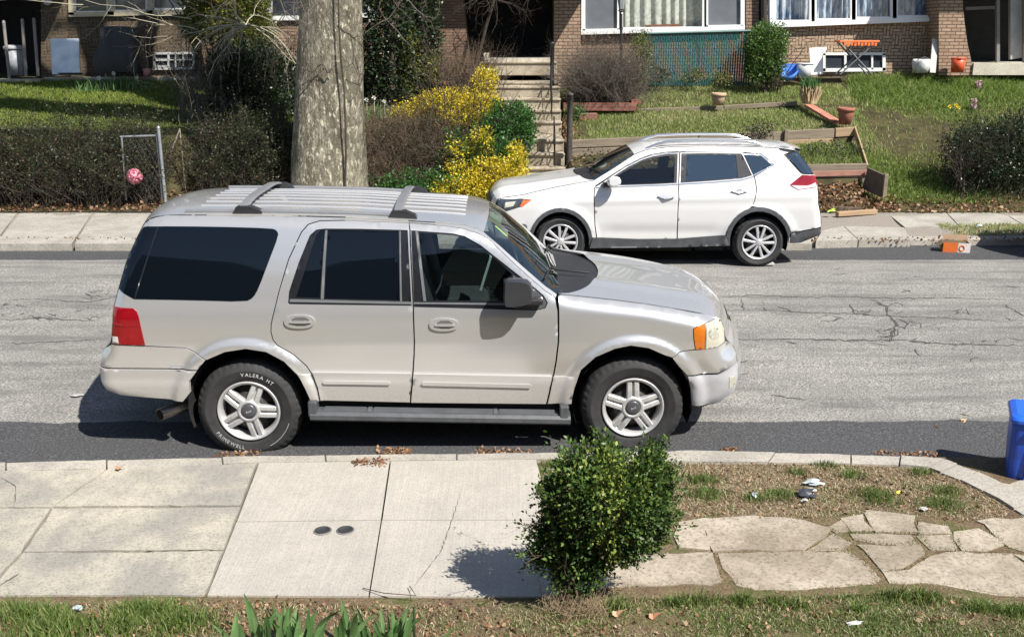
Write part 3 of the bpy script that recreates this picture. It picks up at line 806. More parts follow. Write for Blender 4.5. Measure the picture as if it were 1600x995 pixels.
# wheels
def suv_wheel(u, w, z, phase, letters, flip):
    bd = MB(); bd.lathe([(.02, .05), (.15, .05), (.15, .075), (.225, .11), (.225, .16), (.02, .16)], 32, axis='Y')
    wo = bd.build('wheel', darkiron, V.root, (u, w, z), (0, 0, math.pi if flip else 0))
    tyre_mb(.410, .240, .27).build('tyre', rubber, wo)
    rm = MB(); rm.lathe([(.236, .03), (.247, .004), (.243, -.004), (.236, -.004), (.226, .006), (.214, .022), (.208, .06), (.206, .2)], 56, axis='Y')
    for k in range(5):
        a = R(phase + 72 * k)
        for sg in (-1, 1): spoke(rm, a, .07, .214, .040, .040, sg * .0295, sg * .0275, .0, .012, .05)
        spoke(rm, a, .07, .20, .05, .03, 0, 0, .03, .035, .03)
    rm.lathe([(.096, .06), (.094, .01), (.086, -.004), (.070, -.006), (.062, .0), (.058, .004)], 40, axis='Y')
    rm.build('rim', alloy, wo)
    hc = MB(); hc.lathe([(.060, .004), (.057, -.006), (.045, -.011), (.001, -.012)], 36, axis='Y'); hc.build('hub_cap', M('hub_dark', (.06, .062, .068), .35), wo)
    em = MB(); el = [Vector((.021 * math.cos(t), -.0125, .009 * math.sin(t))) for t in np.linspace(0, 2 * math.pi, 17)]
    if letters or True:
        vs, fs = text_mb('Ford', .022)
        cx = (min(v.x for v in vs) + max(v.x for v in vs)) / 2
        c_, s_ = math.cos(R(20 if letters else 25)), math.sin(R(20 if letters else 25))
        em.add([((v.x - cx + v.y * .3) * c_ - (v.y - .007) * s_, -.0125 - v.z, (v.x - cx + v.y * .3) * s_ + (v.y - .007) * c_) for v in vs], fs)
        em.build('emblem', letterm, wo)
    if letters:
        lt = MB(); arc_text(lt, 'VALERA HT', .292, 97, .040, -.0095, .008); lt.build('lettering', letterm, wo)
        lt = MB(); arc_text(lt, 'PRIMEWELL', .292, 214, .040, -.0095, .008, True); lt.build('lettering', letterm, wo)
        lt = MB(); lt.tube([Vector((.325 * math.cos(t), -.010, .325 * math.sin(t))) for t in np.linspace(R(-62), R(-18), 24)], .0022, 4); lt.build('white_line', letterm, wo)
    return wo
suv_wheel(RU, .03, RZ, 68, True, False); suv_wheel(FU, .03, FZ, 91, False, False)
suv_wheel(RU, V.W - .03, RZ, 40, False, True); suv_wheel(FU, V.W - .03, FZ, 10, False, True)
for u, z in ((RU, RZ), (FU, FZ)):
    ax = MB(); ax.tube([(u, .2, z), (u, 1.8, z)], .06, 10); ax.build('axle', linerm, V.root)
# ---------------------------------------------------------------- white crossover
white = paint('white_paint', (0.60, 0.597, 0.59), 0.0, 0.30, 0.9, (.5, .47, .42), .6, .25)
wheelp = M('wheel_cover_silver', (0.58, 0.585, 0.60), 0.35, metal=.55, var=.08)
bluegl = privacy('crossover_glass', (0.022, 0.038, 0.062), .7)
def rog_base(u, z):
    return np.interp(np.asarray(z, float), [0.2, 0.33, 0.42, 0.60, 0.80, 0.95, 1.06, 1.60, 1.75], [0.06, 0.05, 0.03, 0.012, 0.0, 0.012, 0.05, 0.24, 0.30])
V = Veh('white_crossover', 770, 12.88, 0.20, 0.0, 1.74, rog_base, 'clean white crossover with silver roof rails and black lower trim parked at the far kerb', 'car')
RV = V
V.set_outline([
 (806, 378, .05, .0, 'flow'), (790, 378, .1, .06, 'fb'), (774, 372, .16, .1, 'fb'), (770, 355, .2, .12, 'fb'), (771, 335, .2, .12, 'fb'), (773, 322, .2, .12, 'fb'), (776, 312, .16, .11, 'hood'),
 (783, 308.5, .14, .125, 'hood'), (800, 306.5, .12, .13, 'hood'), (820, 303.5, .11, .12, 'hood'), (840, 298.5, .10, .10, 'hood'), (862, 293.5, .09, .08, 'hood'), (898, 286.8, .07, .06, 'hood'), (929, 281.5, .05, .08, 'wind'),
 (960, 261.5, .04, .09, 'wind'), (991, 241, .06, .06, 'roof'), (1010, 233.5, .09, .05, 'roof'), (1043, 229.5, .10, .045, 'roof'), (1100, 228, .10, .045, 'roof'), (1160, 228.5, .10, .045, 'roof'), (1216, 231, .10, .04, 'roof'), (1246, 235.5, .05, .03, 'rgl'),
 (1258, 252, .07, .05, 'rgl'), (1270, 269, .08, .06, 'gate'), (1277, 284, .09, .07, 'gate'), (1278.5, 300, .11, .07, 'gate'), (1279, 317, .13, .07, 'gate'), (1283, 337, .14, .07, 'rb'), (1283.5, 354, .13, .07, 'rb'), (1280, 367, .1, .05, 'rb'), (1251, 379, .06, .0, 'rlow')], h=.04)
rw = V.pixw([(875.6, 377.5), (1185.8, 379)], .03)
(FU2, FZ2), (RU2, RZ2) = rw
V.bumps += [arc_bump(RU2, RZ2, 0, .56, .022, .10), arc_bump(FU2, FZ2, 0, .56, .022, .10)]
sh = lambda u, z: .018 * np.exp(-((z - .90 - .03 * (u - FU2)) / .05) ** 2) * np.clip((u - FU2 + .1) * 3, 0, 1) - .018 * np.exp(-((z - .48) / .09) ** 2) * np.clip((u - FU2 - .45) * 4, 0, 1) * np.clip((RU2 - .45 - u) * 4, 0, 1)
V.bumps += [sh]
def arcpx(cx, cy, rx, ry, a0, a1, n=14): return [(cx + rx * math.cos(R(a0 + (a1 - a0) * k / n)), cy - ry * math.sin(R(a0 + (a1 - a0) * k / n))) for k in range(n + 1)]
aF_o = arcpx(876, 377.5, 50, 52.5, 172, 6); aR_o = arcpx(1186, 377.5, 52.5, 54, 172, 14)
aF_i = arcpx(876, 377.5, 44.5, 46.5, 178, -8); aR_i = arcpx(1186, 377.5, 46, 47.5, 188, 3)
belt = [(930, 292.5), (975, 291), (1040, 288.6), (1112, 284.5), (1159, 280.5), (1177, 275)]
top = [(931.5, 290), (936, 287.5), (958, 272.5), (981, 258), (1003, 246.5), (1019, 241), (1061, 236.5), (1110, 236), (1159, 237.2), (1192, 239.5), (1211, 257.5)]
fdr = [(930, 293), (929, 310), (930.5, 352), (933.5, 372), (995, 374), (1057, 373.5), (1058.5, 330), (1059.5, 288), (1061, 237.5), (1040, 239), (1019, 242.5), (1003, 248), (981, 259.5), (958, 274), (937, 289)]
rdr = [(1061.5, 288), (1060.2, 330), (1059.2, 373.5), (1133, 368.5), (1138, 354), (1151, 337), (1172, 324.5), (1176.5, 320), (1181.5, 295), (1178, 277), (1160, 239), (1110, 237.5), (1063, 237.8)]
uni = [(776, 312.5), (783, 309.3), (800, 307.3), (820, 304.3), (840, 299.3), (862, 294.3), (898, 287.6), (928, 282.5), (960, 262.5), (991, 242), (1010, 234.5), (1043, 230.5), (1100, 229), (1160, 229.5), (1216, 232), (1226, 243.5), (1250, 270), (1254, 272.5), (1272, 272.5), (1276.5, 284), (1277.5, 300), (1278, 317), (1282, 337), (1282.5, 354), (1234, 364)] + aR_o[::-1][1:8] + [(1174, 322.2), (1178, 319), (1183, 295), (1179.5, 276), (1210, 257.5), (1191, 240.5), (1160, 237.6), (1110, 236.2), (1061, 236.2), (1040, 237.6), (1018, 241), (1002, 246.6), (980, 258), (957, 272.5), (931, 289.5), (928.5, 294), (927.5, 310), (929, 352), (931.5, 371.5)] + aF_o[::-1] + [(806, 377), (776, 370), (772, 355), (773, 335), (778, 332.5), (815, 323), (830.5, 312), (814, 310.5)]
V.panel('body', uni, white, gap=.001, h=.04)
fwn = [(938, 290), (958, 275.5), (981, 261), (1003, 249.8), (1019, 244.5), (1040, 241.2), (1059, 239.8), (1057.5, 286.5), (1020, 288.6), (975, 290)]
rwn = [(1064.5, 240), (1110, 239.2), (1158, 240.2), (1160, 242), (1175.5, 274.5), (1158, 279.5), (1112, 283.2), (1063, 286.3)]
fd = V.panel('front_door', fdr, white, holes=[fwn], gap=-.0015, h=.04)
rd = V.panel('rear_door', rdr, white, holes=[rwn], gap=-.0015, h=.04)
trimd = M('door_trim_black', (.03, .03, .033), .35)
chr2 = M('bright_trim', (.62, .63, .65), .2, metal=.85, var=.05)
fgl = [(946, 287.5), (962, 277), (984, 263.5), (1004, 253), (1020, 247.5), (1040, 244.2), (1055, 243), (1053, 285.5), (1020, 287), (975, 288.6)]
rgl = [(1073, 242.3), (1110, 241.8), (1150, 242.6), (1153.5, 278), (1112, 281.5), (1071.5, 284.2)]
V.panel('window_frame', fwn, trimd, fd, holes=[fgl], off=-.006, thick=.012, h=.04); V.panel('window_glass', fgl, clear, fd, off=-.012, thick=.005, h=.05)
V.panel('window_frame', rwn, trimd, rd, holes=[rgl], off=-.006, thick=.012, h=.04); V.panel('window_glass', rgl, bluegl, rd, off=-.012, thick=.005, h=.05)
q = V.panel('quarter_window', [(1162, 242), (1189, 243.5), (1206, 258.3), (1177.5, 273)], bluegl, off=.003, thick=.01, h=.04)
V.panel('window_surround', [(1160.5, 239.2), (1191, 241.2), (1210, 257.8), (1178, 275), (1177, 273), (1206, 258.3), (1189, 243.5), (1162, 242)], chr2, q, off=.005, thick=.006, h=.04)
V.panel('bright_strip', [(931, 292.5), (975, 290.5), (1040, 288), (1112, 284), (1158, 280.2), (1177, 275), (1178, 276.5), (1159, 282), (1112, 285.8), (1040, 289.8), (975, 292.2), (931, 294)], chr2, off=.006, thick=.008, h=.05)
V.panel('bright_strip', [(1019, 241.4), (1061, 237), (1110, 236.7), (1160, 238), (1160, 239.2), (1110, 238), (1061, 238.3), (1019, 242.9), (1003, 248.3), (981, 259.8), (981, 258.5), (1003, 247)], chr2, off=.006, thick=.008, h=.05)
for px, par in (([(1027, 306.5), (1040, 303.5), (1050, 304.5), (1053.5, 308), (1040, 311)], fd), ([(1142, 298.5), (1154, 295.5), (1164, 296), (1168, 299), (1155, 302.5)], rd)):
    V.panel('door_handle', px, chr2, par, off=.03, thick=.03, h=.02)
V.panel('wheel_arch', aF_o + aF_i[::-1], greypl, off=.012, thick=.03, h=.03)
V.panel('wheel_arch', aR_o + [(1234, 364), (1232, 380)] + aR_i[::-1] + [(1137, 383.5)], greypl, off=.012, thick=.03, h=.03)
V.panel('sill_trim', [(926, 371), (995, 373.3), (1058, 372.7), (1133.5, 367.5), (1138.5, 383.5), (1060, 386), (921, 387.5)], greypl, off=.022, thick=.03, h=.04)
V.panel('rear_bumper_trim', [(1236, 365), (1283, 355.5), (1280.5, 366.5), (1251, 379), (1234, 380)], greypl, off=.008, thick=.03, h=.04)
hl = V.panel('headlight', [(777, 311), (814, 311.5), (822, 312), (815, 322), (800, 327), (777.5, 331.5), (776, 322)], M('dark_lamp', (.05, .06, .075), .12, coat=1, var=.5, scale=20), off=.006, thick=.03, h=.02)
V.panel('turn_signal', [(818, 312), (830, 312.5), (816.5, 322.5), (812, 322.5)], lens('orange_red_lens', (.6, .10, .02), (.75, .2, .06)), hl, off=.007, thick=.03, h=.02)
V.panel('lamp_lens', [(790, 316), (806, 314.5), (802, 322), (788, 325)], headl, hl, off=.009, thick=.01, h=.02)
tl = V.panel('tail_light', [(1234.5, 288.5), (1253, 273.5), (1272, 273.5), (1276.5, 283), (1275, 292), (1247, 296.5)], redlens, off=.010, thick=.03, h=.02)
V.panel('reverse_lens', [(1236, 289.5), (1262, 290), (1274, 285), (1275, 291.5), (1247, 296)], lens('pale_red_lens', (.6, .35, .36), (.8, .6, .6)), tl, off=.013, thick=.01, h=.02)
V.panel('spoiler_side', [(1216, 229.5), (1246, 230.5), (1244, 236), (1226, 243), (1219, 236)], white, off=-.10, thick=.03, h=.03)
V.panel('rear_pillar_glass', [(1228, 243), (1245, 236), (1257, 252), (1271, 271), (1254, 271.5), (1243, 258)], bluegl, off=.004, thick=.02, h=.03)
def skin2(name, tg, mat, parent=None, **k):
    a, b = V.idx(tg); return V.strip(a, b, **k).build(name, mat, parent or V.root)
hcut2 = lambda t: 1 - .17 * (1 - t * t) ** .6
skin2('hood', 'hood', white, nc=40, nr_=30, hi=hcut2, prof=lambda u, t: .015 * math.exp(-((abs(t) - .6) / .12) ** 2))
skin2('cowl_panel', 'hood', blackpl, nc=32, nr_=8, lo=lambda t: hcut2(t) - .03, lift=-.01)
skin2('windscreen', 'wind', wsglass, nc=24); skin2('roof', 'roof', white, nc=24); skin2('rear_window', 'rgl', bluegl); skin2('tailgate', 'gate', white)
skin2('front_bumper', 'fb', white); skin2('rear_bumper', 'rb', greypl)
a, b = V.idx('fb'); V.strip(b - 7, b - 1, nc=16, lift=.012, s0=-.7, s1=.7).build('grille', M('grille_dark', (.02, .02, .022), .3), V.root)
qa = V.oq; we_ = V.wf(qa[:, 0], qa[:, 1]); i0, j1 = V.idx('roof')
mb = MB(); k = j1 - 2; vs = []; fs = []
for (du, dz) in ((-.20, .0), (.0, .02), (.16, -.01), (.15, -.04), (-.05, -.03)):
    for t in np.linspace(-.82, .82, 9): vs.append((qa[k][0] + du - .03 * t * t, V.W / 2 + t * .62, qa[k][1] + .035 * (1 - t * t) + dz))
for i in range(4):
    for j in range(8): fs.append((i * 9 + j, (i + 1) * 9 + j, (i + 1) * 9 + j + 1, i * 9 + j + 1))
mb.add(vs, fs, 0, True); mb.build('roof_spoiler', white, V.root)
for wv in (.38, V.W - .38):
    mb = MB()
    def rp(px, dz):
        u = V.pixw([(px, 229)], .3)[0][0]; k = int(np.argmin(np.abs(qa[i0:j1, 0] - u))) + i0
        half = V.W / 2 - we_[k]; t = (wv - V.W / 2) / half
        return Vector((qa[k][0], wv, qa[k][1] + V.ocr[k] * (1 - abs(t) ** 2.2) + dz))
    P = [rp(1012, -.01), rp(1028, .03), rp(1045, .055), rp(1080, .06), rp(1120, .06), rp(1160, .06), rp(1180, .05), rp(1198, .0)]
    mb.tube(P, [.02, .024, .022, .02, .02, .02, .026, .02], 8); mb.build('roof_rail', chr2, V.root)
far_out = uni[:25]
far_out = [(776, 312.5), (800, 307.3), (840, 299.3), (898, 287.6), (928, 282.5), (991, 242), (1043, 230.5), (1160, 229.5), (1216, 232), (1226, 243.5), (1254, 272.5), (1277, 290), (1282, 340), (1278, 367), (1236, 379)] + aR_o[::-1] + aF_o[::-1] + [(790, 377), (771, 345)]
V.panel('far_body_side', far_out, white, mirror='only', holes=[fgl, rgl], off=0, h=.06)
inn = MB()
inn.box(((FU2 + RU2) / 2, V.W / 2, .44), (RU2 - FU2 - .9, 1.6, .34)); inn.box(((FU2 + RU2) / 2, V.W / 2, .55), (RU2 - FU2 + 1.4, .95, .42))
inn.box(((FU2 + RU2) / 2 + .1, V.W / 2, .70), (RU2 - FU2 - .6, 1.56, .2)); inn.build('underbody', linerm, V.root)
for (uc, zc) in ((RU2, RZ2), (FU2, FZ2)):
    for side in (0, 1):
        mb = MB(); n = 20; vs = []; fs = []
        for k in range(n + 1):
            an = math.pi * (-.1 + 1.2 * k / n)
            for wv in (.06, .42): vs.append((uc + .405 * math.cos(an), wv if not side else V.W - wv, zc + .40 * math.sin(an)))
        for k in range(n): fs.append((k * 2, k * 2 + 1, k * 2 + 3, k * 2 + 2))
        vs += [(uc + sx * .41, .42 if not side else V.W - .42, zc + sz * .4) for sx, sz in ((-1, -.5), (1, -.5), (1, 1), (-1, 1))]; b0 = len(vs) - 4
        fs.append((b0, b0 + 1, b0 + 2, b0 + 3)); mb.add(vs, fs); mb.build('wheel_well', linerm, V.root)
us = V.pixw([(1035, 275)], .5)[0][0]
def seat2(u, wc, wd):
    mb = MB(); mb.box((u, wc, .72), (.48, wd, .14), bev=.04); mb.box((u + .27, wc, 1.0), (.14, wd, .58), rot=Matrix.Rotation(.25, 3, 'Y'), bev=.05); mb.box((u + .36, wc, 1.36), (.1, .26, .18), bev=.04); mb.build('seat', dashm, V.root)
seat2(us + .05, .5, .48); seat2(us + .05, 1.24, .48); seat2(us + .95, .87, 1.3)
mb = MB(); mb.box((us - .78, V.W / 2, .98), (.36, 1.45, .2), bev=.05); mb.build('dashboard', dashm, V.root)
mr = V.pixw([(948, 283), (951, 278), (960, 275.5), (968, 277), (970.5, 282), (969.5, 288), (962, 291.5), (950, 291)], -.12)
def mirror_mb(poly, cx, cz, ys, scs, sgn=1):
    mb = MB(); n = len(poly); vs = []; fs = []
    for sc, y in zip(scs, ys): vs += [(cx + (x - cx) * sc, y, cz + (z - cz) * sc) for x, z in poly]
    for k in range(len(ys) - 1):
        for i in range(n): fs.append((k * n + i, k * n + (i + 1) % n, (k + 1) * n + (i + 1) % n, (k + 1) * n + i))
    mb.add(vs, fs, 0, True); mb.add(vs[:n], [list(range(n))[::-1]]); mb.add(vs[-n:], [list(range(n))]); return mb
poly = chaikin([tuple(p) for p in mr], 1); cx = sum(p[0] for p in poly) / len(poly); cz = sum(p[1] for p in poly) / len(poly)
mo = mirror_mb(poly, cx, cz, (-.19, -.16, -.09, -.03), (.7, .98, 1.0, .8)).build('mirror', white, V.root)
mb = MB(); mb.box((cx - .08, .01, cz - .06), (.12, .12, .05), bev=.015); mb.build('mirror_arm', blackpl, mo)
mirror_mb(poly, cx, cz, [V.W + a for a in (.03, .09, .16, .19)], (.8, 1.0, .98, .7)).build('mirror', white, V.root)
def wsp2(fr, t, lift=.012):
    a, b = V.idx('wind'); x = a + (b - a) * fr; k = min(int(x), len(qa) - 2)
    half = V.W / 2 - we_[k]; tt = qa[k + 1] - qa[k - 1]; tt = tt / np.linalg.norm(tt); m_ = np.array([-tt[1], tt[0]]); d = V.ocr[k] * (1 - abs(t) ** 2.2) + lift
    return Vector((qa[k][0] + m_[0] * d, V.W / 2 + t * half, qa[k][1] + m_[1] * d))
for t0, t1 in ((-.35, -.9), (.4, -.1)):
    mb = MB(); mb.tube([wsp2(.0, t0, .03), wsp2(.12, (t0 + t1) / 2, .025), wsp2(.22, t1, .02)], .01, 6); mb.build('wiper', blackpl, V.root)
def rog_wheel(u, w, z, ph, flip):
    bd = MB(); bd.lathe([(.02, .04), (.15, .04), (.15, .06), (.21, .09), (.21, .15), (.02, .15)], 28, axis='Y'); wo = bd.build('wheel', darkiron, V.root, (u, w, z), (0, 0, math.pi if flip else 0))
    tyre_mb(.352, .232, .22, 60).build('tyre', rubber, wo)
    rm = MB(); rm.lathe([(.234, .02), (.240, -.002), (.232, -.006), (.222, .0), (.214, .012), (.21, .04)], 48, axis='Y')
    for k in range(5):
        a = R(ph + 72 * k)
        for sg in (-1, 1):
            spoke(rm, a, .03, .217, .030, .040, sg * .015, sg * .056, -.006, .006, .03)
    rm.lathe([(.05, .02), (.048, -.006), (.03, -.014), (.001, -.015)], 24, axis='Y')
    rm.build('wheel_cover', wheelp, wo)
rog_wheel(FU2, .03, FZ2, 80, False); rog_wheel(RU2, .03, RZ2, 85, False); rog_wheel(FU2, V.W - .03, FZ2, 20, True); rog_wheel(RU2, V.W - .03, RZ2, 50, True)
# ---------------------------------------------------------------- plant helpers
def leaves(P, D, size, tint, asp=.5, cup=.25, seed=1):
    """rhombic leaves at P (n,3) growing along D (n,3)"""
    g = np.random.default_rng(seed); n = len(P)
    D = D / np.maximum(np.linalg.norm(D, axis=1, keepdims=True), 1e-6)
    r = g.normal(size=(n, 3)); s_ = np.cross(D, r); s_ /= np.maximum(np.linalg.norm(s_, axis=1, keepdims=True), 1e-6)
    nrm = np.cross(s_, D)
    L = (np.asarray(size) * g.uniform(.65, 1.25, n))[:, None]
    a = P; b = P + D * L * .5 + s_ * L * asp * .5 + nrm * L * cup * .3; c = P + D * L; d = P + D * L * .5 - s_ * L * asp * .5 + nrm * L * cup * .3
    V_ = np.stack([a, b, c, d], 1).reshape(-1, 3); F_ = np.arange(4 * n).reshape(n, 4)
    return V_, F_, tint

def sticks(A, B, ra, rb, seed=1):
    A = np.asarray(A, float); B = np.asarray(B, float); n = len(A)
    d = B - A; d /= np.maximum(np.linalg.norm(d, axis=1, keepdims=True), 1e-6)
    ref = np.where(np.abs(d[:, 2:3]) > .9, [[1., 0, 0]], [[0, 0, 1.]])
    x = np.cross(d, ref); x /= np.linalg.norm(x, axis=1, keepdims=True); y = np.cross(d, x)
    ra = np.broadcast_to(np.asarray(ra, float), (n,))[:, None]; rb = np.broadcast_to(np.asarray(rb, float), (n,))[:, None]
    V_ = []
    for P, r in ((A, ra), (B, rb)):
        for k in range(3):
            t = 2 * math.pi * k / 3; V_.append(P + (x * math.cos(t) + y * math.sin(t)) * r)
    V_ = np.stack(V_, 1).reshape(-1, 3); b = np.arange(n)[:, None] * 6
    F_ = np.concatenate([b + np.array([[k, (k + 1) % 3, 3 + (k + 1) % 3, 3 + k]]) for k in range(3)], 0)
    return V_, F_

def shoots(base, dirs, length, segs, wob, r0, branch=.35, seed=1, grav=0.0, levels=2):
    """bare twigs: walks from base along dirs; returns A,B,ra,rb and tips"""
    g = np.random.default_rng(seed); As, Bs, ras, rbs, tips, tdir = [], [], [], [], [], []
    P = np.asarray(base, float); D = np.asarray(dirs, float); D = D / np.linalg.norm(D, axis=1, keepdims=True)
    L = np.broadcast_to(np.asarray(length, float), (len(P),)).copy(); r = np.broadcast_to(np.asarray(r0, float), (len(P),)).copy()
    for lv in range(levels):
        nP, nD, nL, nr = [], [], [], []
        for s_ in range(segs):
            D2 = D + g.normal(size=D.shape) * wob; D2[:, 2] += grav; D2 /= np.linalg.norm(D2, axis=1, keepdims=True)
            Q = P + D2 * (L / segs)[:, None]
            f0, f1 = 1 - s_ / segs * .6, 1 - (s_ + 1) / segs * .6
            As.append(P); Bs.append(Q); ras.append(r * f0); rbs.append(r * f1)
            if lv < levels - 1 and s_ > 0:
                k = g.random(len(P)) < branch
                if k.any():
                    bd = D2[k] + g.normal(size=(k.sum(), 3)) * .7
                    nP.append(Q[k]); nD.append(bd / np.linalg.norm(bd, axis=1, keepdims=True)); nL.append(L[k] * g.uniform(.3, .6, k.sum())); nr.append(r[k] * f1 * .65)
            P, D = Q, D2
        tips.append(P); tdir.append(D)
        if not nP: break
        P, D, L, r = np.concatenate(nP), np.concatenate(nD), np.concatenate(nL), np.concatenate(nr)
    return np.concatenate(As), np.concatenate(Bs), np.concatenate(ras), np.concatenate(rbs), np.concatenate(tips), np.concatenate(tdir)

def inside_blob(n, c, rad, p=3.0, seed=1, shell=.0, zcut=None, rough=.18):
    """random points in a lumpy superellipsoid (outward direction too)"""
    g = np.random.default_rng(seed); c = np.array(c); rad = np.array(rad)
    d = g.normal(size=(n, 3)); d /= np.linalg.norm(d, axis=1, keepdims=True)
    k = 1 / (np.abs(d) ** p).sum(1) ** (1 / p)
    ph = g.uniform(0, 6.28, (6, 3)); am = g.uniform(.4, 1, 6); fr = g.uniform(2.5, 6.5, (6, 3))
    lump = 1 + rough * sum(am[i] * np.sin((d * fr[i] + ph[i]).sum(1)) for i in range(6)) / 2.2
    s_ = (shell + (1 - shell) * g.random(n) ** (1 / 2.2)) * k * lump
    return c + d * s_[:, None] * rad, d * k[:, None]

def clumpy(P, D, per, spread, size, seed=1, asp=.5, jit=.8, tv=.25, up=.3, zt=None):
    """leaf sprays round each point; per-leaf tint"""
    g = np.random.default_rng(seed); n = len(P)
    Pp = np.repeat(P, per, 0) + g.normal(size=(n * per, 3)) * spread
    Dd = np.repeat(D / np.maximum(np.linalg.norm(D, axis=1, keepdims=True), 1e-6), per, 0) + g.normal(size=(n * per, 3)) * jit; Dd[:, 2] += up
    t = np.clip(np.repeat(g.random(n) * .5, per) + g.random(n * per) * .5 + g.normal(size=n * per) * tv * .3, 0, 1)
    return leaves(Pp, Dd, size, t, asp, seed=seed + 1)

def put_leaves(name, mat, parent, parts, kind=None):
    V_ = []; F_ = []; T_ = []; b = 0
    for v, f, t in parts: V_.append(v); F_.append(f + b); T_.append(t); b += len(v)
    return link(name, np_mesh(name, np.concatenate(V_), np.concatenate(F_), tint=np.concatenate(T_)), mat, parent)

def put_sticks(name, mat, parent, A, B, ra, rb):
    v, f = sticks(A, B, ra, rb); return link(name, np_mesh(name, v, f, smooth=True), mat, parent)

def grass_mesh(P, h, wd, lean, tint, seed=1, seg=2):
    g = np.random.default_rng(seed); n = len(P); an = g.uniform(0, 6.283, n)
    h = (np.broadcast_to(np.asarray(h, float), (n,)) * g.uniform(.5, 1.3, n))[:, None]
    s_ = np.stack([np.cos(an), np.sin(an), np.zeros(n)], 1); a2 = g.uniform(0, 6.283, n)
    l_ = np.stack([np.cos(a2), np.sin(a2), np.zeros(n)], 1) * (g.uniform(.1, 1, n)[:, None]) * lean
    w_ = (np.broadcast_to(np.asarray(wd, float), (n,)) * g.uniform(.7, 1.3, n))[:, None]
    up = np.array([[0, 0, 1.]])
    rows = [(0, 1.0), (.55, .8), (1.0, .12)]
    V_ = []
    for t, ww in rows:
        c = P + up * h * t * (1 - .25 * t * min(1, lean)) + l_ * h * t * t
        V_ += [c - s_ * w_ * ww / 2, c + s_ * w_ * ww / 2]
    V_ = np.stack(V_, 1).reshape(-1, 3); b = np.arange(n)[:, None] * 6
    F_ = np.stack([b + np.array([[0, 1, 3, 2]]), b + np.array([[2, 3, 5, 4]])], 1).reshape(-1, 4)
    return V_, F_, np.repeat(tint, 2)

def litter(P, size, seed=1, tilt=.5):
    g = np.random.default_rng(seed); n = len(P)
    D = g.normal(size=(n, 3)); D[:, 2] *= tilt
    return leaves(P, D, size, g.random(n), .7, .5, seed + 3)

# ---------------------------------------------------------------- ground surfaces
YN = 6.72          # near kerb
def road_z(Y): return float(np.interp(Y, [6.7, 7.0, 8.5, 10.5, 12.5, 13.3, 14.6], [.045, .05, .10, .17, .20, .20, .15]))
def asphalt():
    m, nt, b = newmat('asphalt')
    v = coords(nt, True); sx = nd(nt, 'ShaderNodeSeparateXYZ'); nt.links.new(v, sx.inputs[0])
    fine = noise_(nt, v, 55, 3, .75); big = noise_(nt, v, 1.3, 5); streak = noise_(nt, coords(nt, True, (.35, 2.6, 1)), 1.6, 5)
    vo = nd(nt, 'ShaderNodeTexVoronoi'); vo.inputs['Scale'].default_value = 62; nt.links.new(v, vo.inputs['Vector'])
    stone = ramp(nt, vo.outputs['Color'], [(0, .55), (.5, .95), (1, 1.5)])
    old = ramp(nt, fine, [(.33, (.10, .096, .089)), (.5, (.245, .235, .217)), (.63, (.39, .372, .342))])
    old = mixc(nt, .55, old, stone, 'MULTIPLY')
    old = mixc(nt, ramp(nt, big, [(.35, 0), (.7, .45)]), old, (.115, .112, .108))
    old = mixc(nt, ramp(nt, streak, [(.46, 0), (.66, .62)]), old, (.10, .098, .094))
    # rough worn patch far left
    new = ramp(nt, fine, [(.34, (.032, .032, .034)), (.6, (.078, .078, .081)), (.72, (.18, .18, .18))])
    edge = math_(nt, 'ADD', sx.outputs[1], math_(nt, 'MULTIPLY', math_(nt, 'SUBTRACT', noise_(nt, v, 1.1, 5, .7), .5), .22))
    mk = nd(nt, 'ShaderNodeMapRange'); mk.inputs[1].default_value = 7.60; mk.inputs[2].default_value = 7.62; nt.links.new(edge, mk.inputs[0])
    mf = nd(nt, 'ShaderNodeMapRange'); mf.inputs[1].default_value = 13.36; mf.inputs[2].default_value = 13.38; nt.links.new(edge, mf.inputs[0])
    c = mixc(nt, mk.outputs[0], new, old); c = mixc(nt, mf.outputs[0], c, new)
    nt.links.new(c, b.inputs['Base Color']); b.inputs['Roughness'].default_value = .85; b.inputs['Specular IOR Level'].default_value = .35
    bump_(nt, b, math_(nt, 'ADD', fine, math_(nt, 'MULTIPLY', vo.outputs['Distance'], .8)), .55, .012)
    return m
asph = asphalt()
def grid(name, xs, ys, zf, mat, kind='structure'):
    X, Y = np.meshgrid(xs, ys); Z = zf(X, Y)
    V_ = np.stack([X.ravel(), Y.ravel(), Z.ravel()], 1); nx, ny = len(xs), len(ys)
    i = (np.arange(ny - 1)[:, None] * nx + np.arange(nx - 1)[None]).ravel()
    F_ = np.stack([i, i + 1, i + nx + 1, i + nx], 1)
    o = link(name, np_mesh(name, V_, F_, smooth=True), mat); return tag(o, kind=kind)
grid('road', np.linspace(-60, 60, 61), np.linspace(6.3, 14.8, 40), lambda X, Y: np.vectorize(road_z)(Y), asph)

